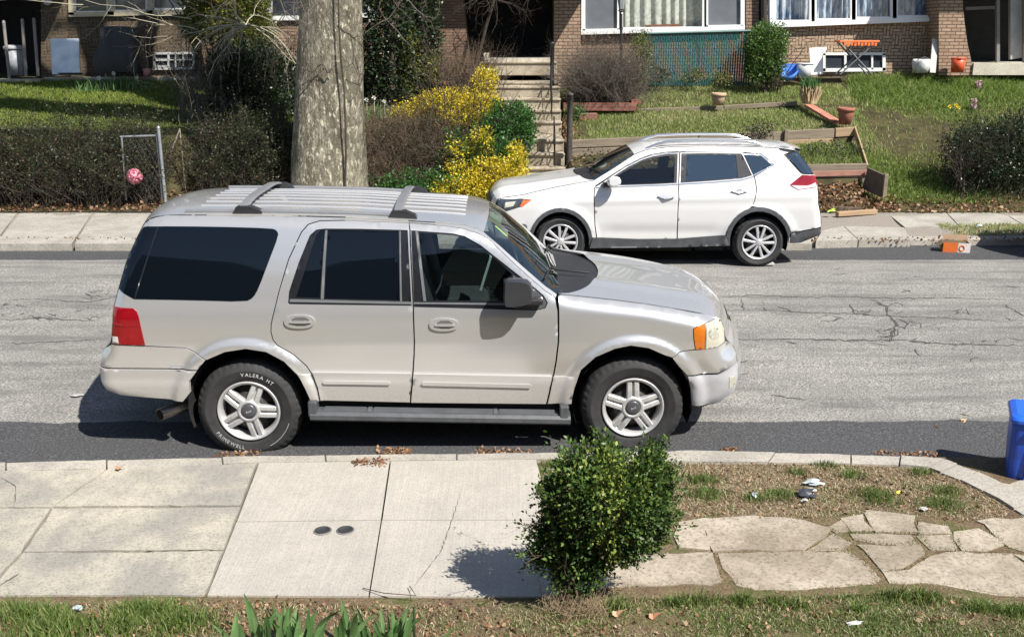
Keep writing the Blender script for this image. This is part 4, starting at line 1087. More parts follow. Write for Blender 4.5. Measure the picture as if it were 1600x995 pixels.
def concrete(name, c1, c2, dark, sp=90, broom=False, bmp=.15):
    m, nt, b = newmat(name); v = coords(nt, True)
    big = noise_(nt, v, 2.2, 6, .65); fine = noise_(nt, v, sp, 4, .7); spot = noise_(nt, v, 9, 5, .7)
    c = ramp(nt, big, [(.38, c1), (.62, c2)])
    c = mixc(nt, ramp(nt, spot, [(.52, 0), (.75, .6)]), c, dark)
    c = mixc(nt, ramp(nt, fine, [(.36, .55), (.52, 0)]), c, tuple(x * .55 for x in dark))
    nt.links.new(c, b.inputs['Base Color']); b.inputs['Roughness'].default_value = .9; b.inputs['Specular IOR Level'].default_value = .25
    h = fine
    if broom:
        w_ = nd(nt, 'ShaderNodeTexWave'); w_.inputs['Scale'].default_value = 14; w_.inputs['Distortion'].default_value = 1.5; w_.inputs['Detail'].default_value = 3; w_.inputs['Detail Scale'].default_value = 2
        nt.links.new(v, w_.inputs['Vector']); h = math_(nt, 'ADD', fine, math_(nt, 'MULTIPLY', w_.outputs['Fac'], .35)); c = mixc(nt, ramp(nt, noise_(nt, coords(nt, True, (42, 1.2, 1)), 1, 3, .6), [(.42, .16), (.58, 0)]), c, tuple(x * .7 for x in dark)); nt.links.new(c, b.inputs['Base Color'])
    bump_(nt, b, h, bmp, .006)
    return m
con_old = concrete('old_concrete', (.26, .245, .215), (.41, .375, .305), (.21, .20, .185), 70)
con_new = concrete('new_concrete', (.365, .34, .30), (.415, .385, .34), (.325, .30, .265), 110, True)
con_flag = concrete('flagstone', (.25, .21, .16), (.41, .355, .285), (.18, .15, .11), 45, bmp=.5)
con_kerb = concrete('kerb_concrete', (.30, .28, .245), (.40, .37, .32), (.22, .20, .18), 60, bmp=.3)
dirt = M('dirt', (.10, .075, .05), .95, scale=5, col2=(.20, .155, .11), bump=.5, bscale=45, world=True, spec=.1)
def soil_mat():
    m, nt, b = newmat('dry_turf'); v = coords(nt, True)
    n1 = noise_(nt, v, 3.5, 6, .7); n2 = noise_(nt, v, 70, 4, .8)
    c = ramp(nt, n1, [(.35, (.17, .115, .075)), (.48, (.24, .18, .11)), (.60, (.125, .145, .05))])
    c = mixc(nt, ramp(nt, n2, [(.35, .8), (.6, 0)]), c, (.055, .04, .025))
    nt.links.new(c, b.inputs['Base Color']); b.inputs['Roughness'].default_value = .95; b.inputs['Specular IOR Level'].default_value = .1
    bump_(nt, b, n2, .8, .02); return m
turf = soil_mat()

# near bank of ground below everything on this side
def near_z(X, Y): return np.interp(Y, [-3, 2.5, 4.55, 4.70, 6.75], [.75, .40, .185, .139, .132]) - .05 * ((X < .2) & (Y > 4.86))
grid('ground', np.linspace(-24, 24, 193), np.linspace(-3, 6.74, 196), lambda X, Y: near_z(X, Y) + .015 * np.sin(X * 5 + Y * 3) * np.sin(Y * 7 - X * 2) * (Y < 4.7), turf)

def slab(mb, px, z=.15, th=.08, m=0, shrink=.006, tilt=(0, 0, 0), rough=0.0):
    P = [gr(x, y, z) for x, y in px]; c = sum(P, Vector()) / len(P)
    Q = []
    for i, p in enumerate(P):
        q = P[(i + 1) % len(P)]; k = max(1, int((q - p).length / .09)) if rough else 1
        for j in range(k):
            r = p.lerp(q, j / k)
            if rough: r += Vector((random.gauss(0, rough), random.gauss(0, rough), 0))
            Q.append(r)
    Q = [(q.x + (c.x - q.x) * shrink / max(.2, (q - c).length), q.y + (c.y - q.y) * shrink / max(.2, (q - c).length)) for q in Q]
    dz = lambda x, y: z + tilt[0] + tilt[1] * (x - c.x) + tilt[2] * (y - c.y)
    mb.prism(Q, z - th, dz, m)
sw = MB()
slab(sw, [(-640, 762), (-66, 737), (-66, 792), (-680, 806)], m=0, rough=.004); slab(sw, [(-690, 808), (-96, 796), (-166, 931), (-820, 940)], m=0, rough=.004)
# old slabs at the left, new slabs in the middle
slab(sw, [(-60, 736), (168, 732), (82, 792), (-60, 793)], m=0, rough=.004); slab(sw, [(170, 731), (402, 723), (376, 789), (84, 791)], m=0, rough=.004)
slab(sw, [(-90, 795), (81, 794), (33.5, 862), (-30, 931), (-160, 931)], m=0, rough=.004, tilt=(.004, 0, 0)); slab(sw, [(83, 794), (376, 792), (349.5, 859), (36, 862)], m=0, rough=.004, tilt=(.002, 0, 0))
slab(sw, [(35, 863), (349, 860), (321.5, 929), (-28, 930)], m=0, rough=.004)
slab(sw, [(404.5, 722), (609.3, 720), (595.6, 812), (369, 815)], m=1); slab(sw, [(369, 815.2), (595.5, 812.2), (576, 931), (323, 930)], m=1, shrink=.004)
slab(sw, [(610, 720), (838, 717), (846, 745), (846, 812), (596.4, 812)], m=1); slab(sw, [(596.3, 812.2), (852, 812.2), (870, 932), (577, 931)], m=1, shrink=.004)
K = lambda L: [(1040 + x / 2.857, 680 + y / 2.857) for x, y in L]
flags = [[(55, 390), (150, 372), (200, 505), (60, 495), (40, 450)], [(160, 372), (400, 362), (600, 378), (735, 420), (620, 512), (210, 512)], [(742, 435), (830, 480), (800, 510), (640, 512)],
 [(720, 400), (780, 375), (825, 432), (760, 432)], [(785, 372), (875, 352), (925, 430), (830, 430)], [(885, 350), (920, 340), (1110, 360), (1120, 430), (935, 430)], [(830, 437), (1100, 437), (1115, 487), (1010, 488), (850, 470)],
 [(1125, 380), (1250, 400), (1280, 435), (1130, 440)], [(1125, 445), (1270, 440), (1310, 510), (1190, 510)], [(1290, 430), (1400, 415), (1480, 460), (1510, 490), (1430, 520), (1330, 510)],
 [(1395, 375), (1600, 368), (1700, 400), (1700, 530), (1530, 500), (1430, 400)], [(-330, 540), (60, 530), (210, 525), (250, 655), (0, 664), (-360, 690)], [(235, 525), (800, 515), (880, 560), (945, 630), (930, 660), (700, 680), (400, 688), (330, 665), (265, 590)],
 [(850, 490), (1140, 490), (1150, 530), (1060, 590), (970, 605), (890, 510)], [(970, 615), (1080, 600), (1180, 540), (1240, 522), (1540, 535), (1700, 640), (1700, 725), (1450, 705), (1250, 665), (1000, 655)], [(1550, 530), (1700, 560), (1700, 620)]]
for i, f in enumerate(flags):
    slab(sw, K(f), z=.1435, m=2, shrink=-.007, tilt=(random.uniform(-.005, .006), random.uniform(-.008, .008), random.uniform(-.008, .008)), rough=.009)
slab(sw, [(1478, 742), (1545, 765), (1585, 795), (1640, 850), (1760, 850), (1760, 720), (1640, 735), (1575, 755)], z=.14, m=0, rough=.004)
tag(sw.build('sidewalk', [con_old, con_new, con_flag]), kind='structure')
# kerb
kl = [(-760, 752), (0, 721.5), (185, 716), (400, 711), (640, 709), (850, 706), (1080, 703), (1300, 707), (1400, 710), (1478, 716), (1530, 735), (1600, 768), (1690, 820)]
ki = [(-760, 766), (0, 735), (185, 731), (402, 722.5), (640, 719.5), (850, 717), (1050, 721), (1300, 722), (1400, 725), (1452, 730), (1500, 748), (1560, 778), (1650, 835)]
kb = MB(); cuts = resample([(float(i), 0.0) for i in (0, len(kl) - 1)], 100, False)
A_ = [gr(x, y, .152) for x, y in kl]; B_ = [gr(x, y, .152) for x, y in ki]
def pl(L, t):
    k = min(int(t), len(L) - 2); return L[k].lerp(L[k + 1], t - k)
segs = [0, .55, 1.05, 1.9, 2.75, 3.45, 4.35, 5.15, 5.9, 6.6, 7.3, 8.1, 9.0, 9.4, 10, 10.6, 11.3, 12]
for a, b in zip(segs[:-1], segs[1:]):
    N = 7; dz = random.uniform(-.006, .006)
    top = [(pl(A_, a + (b - a) * k / N), pl(B_, a + (b - a) * k / N)) for k in range(N + 1)]
    g = .006
    vs = []; fs = []
    for k, (p, q) in enumerate(top):
        d = (q - p).normalized(); sft = 0
        if k in (0, N):
            tt = (top[1][0] - top[0][0]).normalized() * (g if k == 0 else -g); p = p + tt; q = q + tt
        j = random.uniform(-.006, .006)
        vs += [Vector((p.x, p.y, .0)), Vector((p.x, p.y, .135 + dz)) + d * j, Vector((p.x, p.y, .152 + dz)) + d * (.018 + j), Vector((q.x, q.y, .152 + dz)), Vector((q.x, q.y, .02))]
    for k in range(N):
        for i in range(4): fs.append((k * 5 + i, k * 5 + i + 1, (k + 1) * 5 + i + 1, (k + 1) * 5 + i))
    kb.add(vs, fs); kb.add(vs[:5], [list(range(5))[::-1]]); kb.add(vs[-5:], [list(range(5))])
tag(kb.build('kerb', con_kerb), kind='structure')
# utility covers
def cover(px, py, lab):
    p = gr(px, py, .152); o = tag(empty('utility_cover', p), lab, 'cover', 'utility covers in the new concrete')
    mb = MB(); mb.lathe([(.001, .006), (.040, .006), (.042, .009), (.047, .009), (.049, .0)][::-1], 36); mb.build('lid', M('cast_iron', (.028, .029, .031), .6, var=.3, scale=40, bump=.4, bscale=120), o)
    mb = MB(); mb.lathe([(.058, .0), (.058, .004), (.05, .005)], 36); mb.build('rim', M('cover_rim', (.16, .155, .15), .7), o)
cover(504.5, 829, 'left-hand one of two small round dark covers set in the pale concrete sidewalk')
cover(540, 828.3, 'right-hand one of two small round dark covers set in the pale concrete sidewalk')
# road cracks as thin tar lines lying on the road
def crack(pts, wd, name='road_crack', m=None, jit=2.0, z=.004, zf=road_z):
    Q = []
    for i in range(len(pts) - 1):
        k = max(2, int(abs(pts[i + 1][0] - pts[i][0]) / 9 + abs(pts[i + 1][1] - pts[i][1]) / 4))
        for j in range(k): Q.append((pts[i][0] + (pts[i + 1][0] - pts[i][0]) * j / k + random.gauss(0, jit * .6), pts[i][1] + (pts[i + 1][1] - pts[i][1]) * j / k + random.gauss(0, jit * .35)))
    Q.append(pts[-1]); W_ = []
    for x, y in Q:
        p = gr(x, y, .1)
        for _ in range(4): p = gr(x, y, zf(p.y))
        W_.append(p)
    vs = []; n = len(W_)
    for i, p in enumerate(W_):
        t = (W_[min(i + 1, n - 1)] - W_[max(i - 1, 0)]).normalized(); s_ = Vector((-t.y, t.x, 0)) * wd * random.uniform(.25, 1) * min(1, .2 + 4 * min(i, n - 1 - i) / n)
        vs += [Vector((a.x, a.y, zf(a.y) + z)) for a in (p - s_, p + s_)]
    return vs, [(2 * i, 2 * i + 2, 2 * i + 3, 2 * i + 1) for i in range(n - 1)]
ck = MB(); rc = random.Random(77); ALLI = []
for (x0, x1, y0, y1, n) in ((1340, 1425, 466, 536, 16), (0, 150, 476, 502, 16), (1150, 1600, 480, 512, 16), (1140, 1600, 528, 545, 12), (0, 180, 455, 475, 7), (1150, 1600, 400, 640, 10)):
    for _ in range(n):
        x, y = rc.uniform(x0, x1), rc.uniform(y0, y1); L = [(x, y)]
        for _ in range(3): x += rc.uniform(-14, 22); y += rc.gauss(0, 3.2); L.append((x, y))
        ALLI.append((L, rc.uniform(.004, .010)))
for L, w_ in (([(1128, 464), (1180, 461), (1250, 465), (1330, 464), (1420, 467), (1500, 466), (1600, 470)], .013), ([(1145, 531), (1230, 530), (1340, 532), (1400, 531), (1480, 538), (1600, 541)], .022), ([(1358, 467), (1385, 478), (1388, 492), (1402, 505), (1396, 516), (1390, 534)], .018), ([(1145, 485), (1190, 484), (1260, 489), (1330, 490), (1410, 495), (1480, 497), (1600, 505)], .010),
    ([(1158, 466), (1162, 486)], .014), ([(1215, 478), (1240, 488)], .016), ([(1328, 477), (1336, 490)], .013), ([(1400, 498), (1418, 505), (1414, 513), (1398, 508)], .013), ([(1570, 477), (1600, 494)], .016), ([(1300, 421), (1320, 419)], .012), ([(1560, 447), (1595, 449)], .010), ([(1205, 617), (1262, 626)], .010), ([(0, 470), (60, 468), (140, 472), (190, 462)], .012), ([(0, 500), (70, 498), (150, 502)], .016), ([(0, 538), (120, 533), (175, 530)], .008)) + tuple(ALLI):
    v, f = crack(L, w_); ck.add(v, f)
tag(ck.build('road_cracks', M('tar_crack', (.060, .058, .055), .9, var=.3)), kind='structure')
# joint grime between slabs
gm = MB()
for L, w_ in (([(360, 859), (170, 861)], .004), ([(720, 770), (690, 860), (640, 925)], .003), ([(0, 745), (25, 760), (22, 790)], .004), ([(30, 895), (0, 915)], .006)):
    v, f = crack(L, w_, jit=1, zf=lambda y: .152, z=.003); gm.add(v, f)
tag(gm.build('sidewalk_cracks', M('grime', (.11, .095, .075), .95)), kind='structure')

# ---------------------------------------------------------------- foreground planting
greens = leafmat('grass_blades', [(0, (.06, .10, .020)), (.45, (.125, .20, .040)), (.75, (.21, .27, .08)), (.9, (.34, .29, .15)), (1, (.42, .34, .20))], .55, .35)
straw = leafmat('straw', [(0, (.19, .135, .075)), (.5, (.38, .30, .19)), (1, (.56, .48, .34))], .8, .2)
brown = leafmat('dead_leaves', [(0, (.10, .05, .025)), (.5, (.24, .125, .065)), (.85, (.36, .22, .13)), (1, (.45, .33, .22))], .7, .2)
def region(n, poly, z, seed=1, zf=None):
    P = np.array([(gr(x, y, z).x, gr(x, y, z).y) for x, y in poly]); g = np.random.default_rng(seed)
    Q = g.uniform(P.min(0), P.max(0), (n, 2)); Q = Q[pip(Q, [tuple(p) for p in P])]
    Z = zf(Q[:, 0], Q[:, 1]) if zf else np.full(len(Q), z); return np.column_stack([Q, Z])
def patch_noise(P, f=2.0, seed=0):
    g = np.random.default_rng(seed); a = g.uniform(0, 6.28, (5, 2)); k = g.normal(size=(5, 2)) * f
    return sum(np.sin(P[:, 0] * k[i, 0] + P[:, 1] * k[i, 1] * 1.6 + a[i, 0]) for i in range(5)) / 5
fg_poly = [(-420, 938), (300, 928), (560, 934), (870, 938), (930, 922), (1100, 926), (1340, 918), (1460, 918), (1660, 945), (1700, 1060), (-460, 1060)]
P = region(76000, fg_poly, .185, 3, near_z)
nn = patch_noise(P, 2.2, 4); gI = np.random.default_rng(5)
right = np.clip((P[:, 0] - .2) * 1.5, 0, 1)
clump = np.zeros(len(P))
for (px, py, rr) in ((50, 965, .28), (90, 990, .3), (230, 955, .26), (280, 980, .25), (190, 985, .2), (20, 945, .10), (1095, 925, .12), (1160, 930, .08), (1410, 918, .14), (1445, 925, .10), (1215, 935, .08), (1250, 940, .07), (1530, 950, .10), (960, 945, .10), (1060, 935, .09), (1340, 950, .06), (1590, 960, .12)):
    c = gr(px, py, .19); clump = np.maximum(clump, np.exp(-((P[:, 0] - c.x) ** 2 + (P[:, 1] - c.y) ** 2 * 3) / rr ** 2))
keep = gI.random(len(P)) < np.clip(.02 + .33 * right + .32 * nn + clump * .9, .02, 1)
Pg = P[keep]; cl = clump[keep]
Pc = region(150000, fg_poly, .185, 33, near_z); Pc = Pc[gI.random(len(Pc)) < np.clip((Pc[:, 0] + .2) * 1.2, .08, .95) * np.clip(.55 + .9 * patch_noise(Pc, 3.0, 14), .08, 1)]
parts = [grass_mesh(Pc, .022, .0042, 1.1, np.clip(gI.random(len(Pc)) * .86, 0, 1), 66), grass_mesh(Pg, .020 + .085 * cl, .0042 + .002 * cl, .7, np.clip(gI.random(len(Pg)) * .85 + (1 - cl) * .25 * gI.random(len(Pg)), 0, 1), 6)]
tag(put_leaves('grass', greens, None, parts), kind='stuff')
Pd = P[gI.random(len(P)) < .30]
tag(put_leaves('dry_grass', straw, None, [grass_mesh(Pd, .022, .004, 1.6, gI.random(len(Pd)), 7)]), kind='stuff')
lp = region(5200, fg_poly, .19, 8, near_z); wgt = np.where(lp[:, 0] < .1, 1.0, .22); lp = lp[gI.random(len(lp)) < wgt * np.clip(.55 + patch_noise(lp, 3, 9), 0, 1)]; lp[:, 2] += .012
# weedy strip by the kerb and on the flagstones' edges
verge = [(1045, 722), (1300, 724), (1440, 732), (1500, 752), (1560, 780), (1580, 808), (1500, 815), (1400, 800), (1250, 812), (1060, 806), (1045, 770), (850, 742), (842, 722), (880, 718)]
Pv = region(42000, verge, .135, 10)
cv = np.zeros(len(Pv))
for (px, py, rr) in ((1083, 718, .10), (1098, 752, .14), (1105, 775, .16), (1290, 728, .10), (1330, 745, .1), (1245, 740, .08), (1365, 775, .16), (1375, 782, .14), (1470, 790, .16), (1220, 775, .12), (1480, 770, .12), (1180, 780, .1), (865, 728, .12), (1440, 740, .1)):
    c = gr(px, py, .135); cv = np.maximum(cv, np.exp(-((Pv[:, 0] - c.x) ** 2 + (Pv[:, 1] - c.y) ** 2 * 2) / rr ** 2))
k = gI.random(len(Pv)) < cv * .8 + .05 * np.clip(patch_noise(Pv, 3, 44), 0, 1); Pw = Pv[k]
p2 = region(1500, [(850, 690), (905, 700), (900, 735), (850, 735)], .14, 20)
tag(put_leaves('weeds', greens, None, [grass_mesh(Pw, .055 * cv[k] + .012, .005, .8, gI.random(len(Pw)) * .8, 11)]), kind='stuff')
k = gI.random(len(Pv)) < .62
tag(put_leaves('dry_grass', straw, None, [grass_mesh(Pv[k], .016, .0045, 2.4, gI.random(k.sum()), 12)]), kind='stuff')
ej = []; ge = np.random.default_rng(91)
for f in flags:
    L = K(f)
    for i in range(len(L)):
        (x0, y0), (x1, y1) = L[i], L[(i + 1) % len(L)]; n_ = int(math.hypot(x1 - x0, (y1 - y0) * 2.5) * 1.1)
        if ge.random() < .25: n_ //= 4
        for t_ in ge.random(n_):
            p_ = gr(x0 + (x1 - x0) * t_, y0 + (y1 - y0) * t_, .14); ej.append((p_.x + ge.normal() * .010, p_.y + ge.normal() * .010, .138))
ej = np.array(ej); kg = gI.random(len(ej)) < np.clip(.25 + .8 * patch_noise(ej, 2.2, 45), 0, 1)
tag(put_leaves('joint_weeds', greens, None, [grass_mesh(ej[kg], .022, .0045, .9, gI.random(kg.sum()), 92)]), kind='stuff')
tag(put_leaves('joint_debris', straw, None, [grass_mesh(ej[~kg], .010, .005, 2.2, gI.random((~kg).sum()) * .8, 93)]), kind='stuff')
lv = region(900, verge, .145, 13)
kerbl = np.concatenate([region(160, [(1365, 704), (1470, 707), (1468, 714), (1368, 709)], .06, 14), region(150, [(590, 700), (640, 700), (640, 710), (590, 710)], .06, 15), region(120, [(560, 716), (608, 716), (600, 726), (548, 724)], .165, 16), region(120, [(340, 706), (410, 704), (410, 712), (340, 712)], .06, 17), region(140, [(740, 700), (830, 702), (830, 710), (740, 710)], .06, 18), region(90, [(1130, 700), (1150, 700), (1150, 704), (1130, 704)], .07, 19)])
tag(put_leaves('fallen_leaves', brown, None, [litter(lp, .030, 21), litter(lp + np.random.default_rng(4).normal(size=lp.shape) * [.06, .05, .003], .022, 24), litter(lv, .028, 22), litter(kerbl, .03, 23)]), kind='stuff')
# single big leaves and bits of rubbish
def one_leaf(px, py, z, s_, lab, col=(.42, .24, .15)):
    c = gr(px, py, z); mb = MB(); n = 14
    pts = [Vector((math.cos(2 * math.pi * k / n) * s_ * (.8 + .3 * math.cos(3 * 2 * math.pi * k / n)), math.sin(2 * math.pi * k / n) * s_ * .8, .012 * math.cos(4 * math.pi * k / n) + .02)) for k in range(n)]
    mb.add([Vector((0, 0, .008))] + pts, [(0, 1 + k, 1 + (k + 1) % n) for k in range(n)]); mb.tube([pts[0], pts[0] + Vector((s_ * .5, .01, .0))], .0015, 4)
    tag(mb.build('dead_leaf', M('leaf_%.2f' % col[0], col, .7, scale=30), None, c), lab, 'leaf')
one_leaf(963, 961, .20, .035, 'single pale tan dead leaf lying in the lawn just right of the clipped shrub', (.48, .30, .19))
one_leaf(1020, 965, .20, .036, 'reddish tan dead leaf in the lawn, further right of the clipped shrub', (.44, .22, .13))
one_leaf(187, 733, .16, .03, 'curled brown leaf alone on the old grey sidewalk slab', (.33, .17, .07))
def scrap(px, py, z, d, rz, lab, mat, name, cat):
    c = gr(px, py, z); mb = MB(); n = 10
    for k in range(3):
        s_ = Vector(d) * random.uniform(.6, 1); o = Vector((random.gauss(0, d[0] * .2), random.gauss(0, d[1] * .2), d[2] * .3 * k))
        vs = [o + Vector((s_.x * (.5 * math.cos(2 * math.pi * i / n)) * random.uniform(.7, 1.2), s_.y * .5 * math.sin(2 * math.pi * i / n) * random.uniform(.7, 1.2), s_.z * random.uniform(0, .8))) for i in range(n)]
        mb.add([o + Vector((0, 0, s_.z))] + vs, [(0, 1 + i, 1 + (i + 1) % n) for i in range(n)])
    tag(mb.build(name, mat, None, c, (0, 0, rz)), lab, cat)
plast = M('pale_plastic', (.36, .41, .43), .3, scale=30); paperw = M('white_paper', (.38, .38, .37), .8)
scrap(1273, 757, .15, (.14, .05, .03), .1, 'pale blue-white wrapper lying in the dry verge by the kerb', plast, 'wrapper', 'litter')
scrap(1255, 773, .15, (.16, .10, .03), .3, 'crumpled dark plastic bag in the middle of the dry verge', M('dark_plastic', (.04, .045, .055), .3), 'plastic_bag', 'litter')
scrap(1262, 783, .15, (.07, .04, .02), .3, 'small white scrap beside the dark plastic bag in the verge', paperw, 'paper_scrap', 'litter')
scrap(1176, 775, .15, (.05, .04, .03), .3, 'small grey crumpled wrapper in the verge nearest the clipped shrub', plast, 'wrapper', 'litter')
scrap(1403, 771, .15, (.06, .03, .02), .5, 'thin yellow scrap in the verge left of the blue bin', M('yellow_scrap', (.6, .48, .05), .6), 'paper_scrap', 'litter')
scrap(1445, 796, .15, (.07, .035, .015), .2, 'white strip of paper at the verge edge beside the flagstones', paperw, 'paper_scrap', 'litter')
scrap(125, 953, .21, (.06, .04, .03), .2, 'crumpled translucent wrapper in the leaf litter at the lower left', plast, 'wrapper', 'litter')
scrap(1334, 974, .21, (.11, .018, .012), .25, 'thin white stick-like strip lying in the foreground lawn', paperw, 'paper_strip', 'litter')
scrap(118, 618, .10, (.12, .05, .008), .0, 'flat white scrap on the road in the shadow behind the silver vehicle', paperw, 'paper_scrap', 'litter')
scrap(1505, 660, .06, (.05, .035, .03), .0, 'small tan crumpled scrap on the road edge left of the blue bin', M('tan_scrap', (.5, .36, .2), .8), 'paper_scrap', 'litter')
scrap(1268, 768, .15, (.05, .04, .02), .0, 'tiny white shred on top of the dark plastic bag', paperw, 'paper_scrap', 'litter')
def twig(pts, r, lab):
    W_ = [gr(x, y, z) for x, y, z in pts]; mb = MB(); o = W_[0]; mb.tube([p - o for p in W_], r, 5); tag(mb.build('twig', M('twig_brown', (.09, .06, .04), .9), None, o), lab, 'twig')
twig([(1488, 645, .06), (1505, 648, .075), (1525, 653, .06)], .009, 'dark stick lying on the asphalt in front of the blue bin')
twig([(1455, 664, .06), (1465, 667, .07), (1475, 671, .05)], .008, 'short dark stick at the joint of old and new asphalt')
twig([(1300, 968, .2), (1330, 972, .21), (1362, 985, .2)], .004, 'thin dark twig lying in the foreground lawn')
twig([(567, 918, .16), (600, 926, .18), (650, 930, .19), (640, 915, .17)], .003, 'thin bent twig lying across the lower edge of the new concrete')

# clipped evergreen shrub
boxleaf = leafmat('box_leaves', [(0, (.011, .028, .008)), (.4, (.032, .068, .017)), (.75, (.085, .15, .034)), (1, (.23, .28, .055))], .45, .18, .3)
bark = M('shrub_bark', (.085, .06, .042), .9, var=.4, scale=30)
b0 = gr(897, 944, .19); by = b0.y
sh_ = tag(empty('clipped_shrub', b0), 'dense dark green clipped shrub on a short stem at the inner edge of the sidewalk', 'shrub')
c0 = at(944, 785, by) - b0
bp = [(868, 708), (900, 694), (935, 674), (960, 694), (985, 706), (1010, 692), (1032, 686), (1052, 717), (1054, 760), (1056, 798), (1038, 822), (1032, 838), (988, 856), (946, 874), (922, 896), (893, 920), (878, 894), (852, 884), (824, 848), (838, 825), (852, 790), (843, 770), (850, 740)]
bp = [(942 + (x - 942) * .90, 914 + (y - 905) * .95) for x, y in bp]; bpa = np.array(bp, float); gb = np.random.default_rng(31)
Q = gb.uniform(bpa.min(0), bpa.max(0), (9000, 2)); Q = Q[pip(Q, bp)][:2900]
dd_ = segdist(Q, bpa, np.roll(bpa, -1, 0)).min(1)
Q = Q + gb.normal(size=Q.shape) * 5
dep = .30 * np.clip((925 - Q[:, 1]) / 110, .25, 1) * np.minimum(1, np.sqrt(dd_ / 75)) * np.where(gb.random(len(Q)) < .62, -1, 1) * gb.random(len(Q)) ** .35
cav = np.sin(Q[:, 0] * .075 + 1) * np.sin(Q[:, 1] * .09 + Q[:, 0] * .03) + .5 * np.sin(Q[:, 0] * .17 + Q[:, 1] * .13)
dep *= 1 - .22 * (cav < -.35); keepb = (cav > -.55) | (gb.random(len(Q)) < .25); Q = Q[keepb]; dep = dep[keepb]; dd_ = dd_[keepb]
P = np.array([tuple(at(x, y, by + d) - b0) for (x, y), d in zip(Q, dep)]); P[:, 0] *= 1
D = np.stack([(Q[:, 0] - 945) / 110, dep / .3, -(Q[:, 1] - 790) / 110 + .2], 1)
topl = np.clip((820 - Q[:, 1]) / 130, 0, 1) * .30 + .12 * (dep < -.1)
tw = shoots(np.repeat([[0, 0, 0]], 12, 0) + rng.normal(size=(12, 3)) * [.03, .03, 0], rng.normal(size=(12, 3)) * [.20, .16, .1] + [.16, 0, 1], .56, 6, .09, .012, .7, 37, levels=3)
put_sticks('stem', bark, sh_, *tw[:4])
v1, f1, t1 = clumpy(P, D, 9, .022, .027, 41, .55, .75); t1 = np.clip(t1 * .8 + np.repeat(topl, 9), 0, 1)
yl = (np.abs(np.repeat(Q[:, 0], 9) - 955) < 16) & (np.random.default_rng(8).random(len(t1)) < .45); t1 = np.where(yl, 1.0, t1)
kk = gb.choice(len(P), 230, p=np.exp(-dd_ / 7) / np.exp(-dd_ / 7).sum()); Dk = D[kk] / np.linalg.norm(D[kk], axis=1, keepdims=True) + gb.normal(size=(230, 3)) * .3 + [0, 0, .5]
ts_ = shoots(P[kk], Dk, gb.uniform(.04, .12, 230), 4, .15, .003, .5, 45, levels=1); put_sticks('sprigs', bark, sh_, *ts_[:4])
pz = np.concatenate([P[kk] * (1 - f) + ts_[4] * f for f in (.3, .6, .85, 1.0)]); dz_ = np.concatenate([ts_[5]] * 4); vq, fq, tq = clumpy(pz, dz_, 3, .010, .026, 46, .5, .7); tq = np.clip(tq * .6 + .35, 0, 1)
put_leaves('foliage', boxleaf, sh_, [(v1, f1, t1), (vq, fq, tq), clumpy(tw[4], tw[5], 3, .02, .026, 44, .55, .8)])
dry = MB()
gp = np.random.default_rng(3); A = np.array([[0, 0, .0]]) + gp.normal(size=(420, 3)) * [.09, .05, .005]; A[:, 2] = np.abs(A[:, 2]); Bv = A + gp.normal(size=(420, 3)) * [.05, .05, .03] + [0, 0, .06]
v, f = sticks(A, Bv, .0016, .0008); tag(link('dry_tuft', np_mesh('dry_tuft', v, f), M('dry_stalk', (.28, .21, .13), .9), None, b0 + Vector((.0, -.06, .0))), 'tuft of dry straw-coloured stalks around the foot of the clipped shrub', 'dry grass')

# iris clumps
iris = leafmat('iris_leaf', [(0, (.06, .13, .04)), (.6, (.13, .24, .085)), (1, (.24, .35, .15))], .42, .3)
def iris_clump(px, py, n, spread, hgt, lab, seed):
    g = np.random.default_rng(seed); c = gr(px, py, .22); c.z = float(near_z(0, c.y)); Vv = []; Ff = []; T = []
    for i in range(n):
        o = np.array([g.normal() * spread, g.normal() * spread * .5, 0]); az = g.normal() * .5 + (0 if g.random() < .75 else 3.14)
        t_ = np.array([math.cos(az), math.sin(az) * .6, 0]); hh = hgt * g.uniform(.55, 1.12); ln = g.normal() * .28; w0 = g.uniform(.032, .050)
        ld = np.array([g.normal() * .12 + o[0] * 1.2, g.normal() * .12, 0])
        b = len(Vv)
        for k in range(7):
            q = k / 6; cc = o + np.array([0, 0, hh * q]) + ld * hh * q * q * 1.3 + t_ * ln * hh * q ** 2 * .4; ww = w0 * (1 - q ** 3) * (.8 + .4 * q) if k < 6 else .001
            nrm = np.array([-t_[1], t_[0], 0]) * .004
            Vv += [cc - t_ * ww / 2, cc + nrm, cc + t_ * ww / 2]
        for k in range(6):
            for s_ in (0, 1): Ff.append([b + k * 3 + s_, b + k * 3 + s_ + 1, b + k * 3 + s_ + 4, b + k * 3 + s_ + 3]); T.append(g.random() * .2 + (i * .37 % 1) * .8)
    o = link('iris_clump', np_mesh('iris_clump', np.array(Vv), np.array(Ff), smooth=True, tint=np.array(T)), iris, None, c)
    tag(o, lab, 'iris plant', 'sword-leaved iris clumps in the foreground')
iris_clump(440, 1016, 34, .105, .25, 'widest clump of grey-green sword leaves at the bottom edge', 51)
iris_clump(540, 1014, 8, .025, .24, 'thin middle tuft of upright sword leaves at the bottom edge', 52)
iris_clump(605, 1016, 24, .085, .235, 'right-hand clump of sword leaves at the bottom edge', 53)

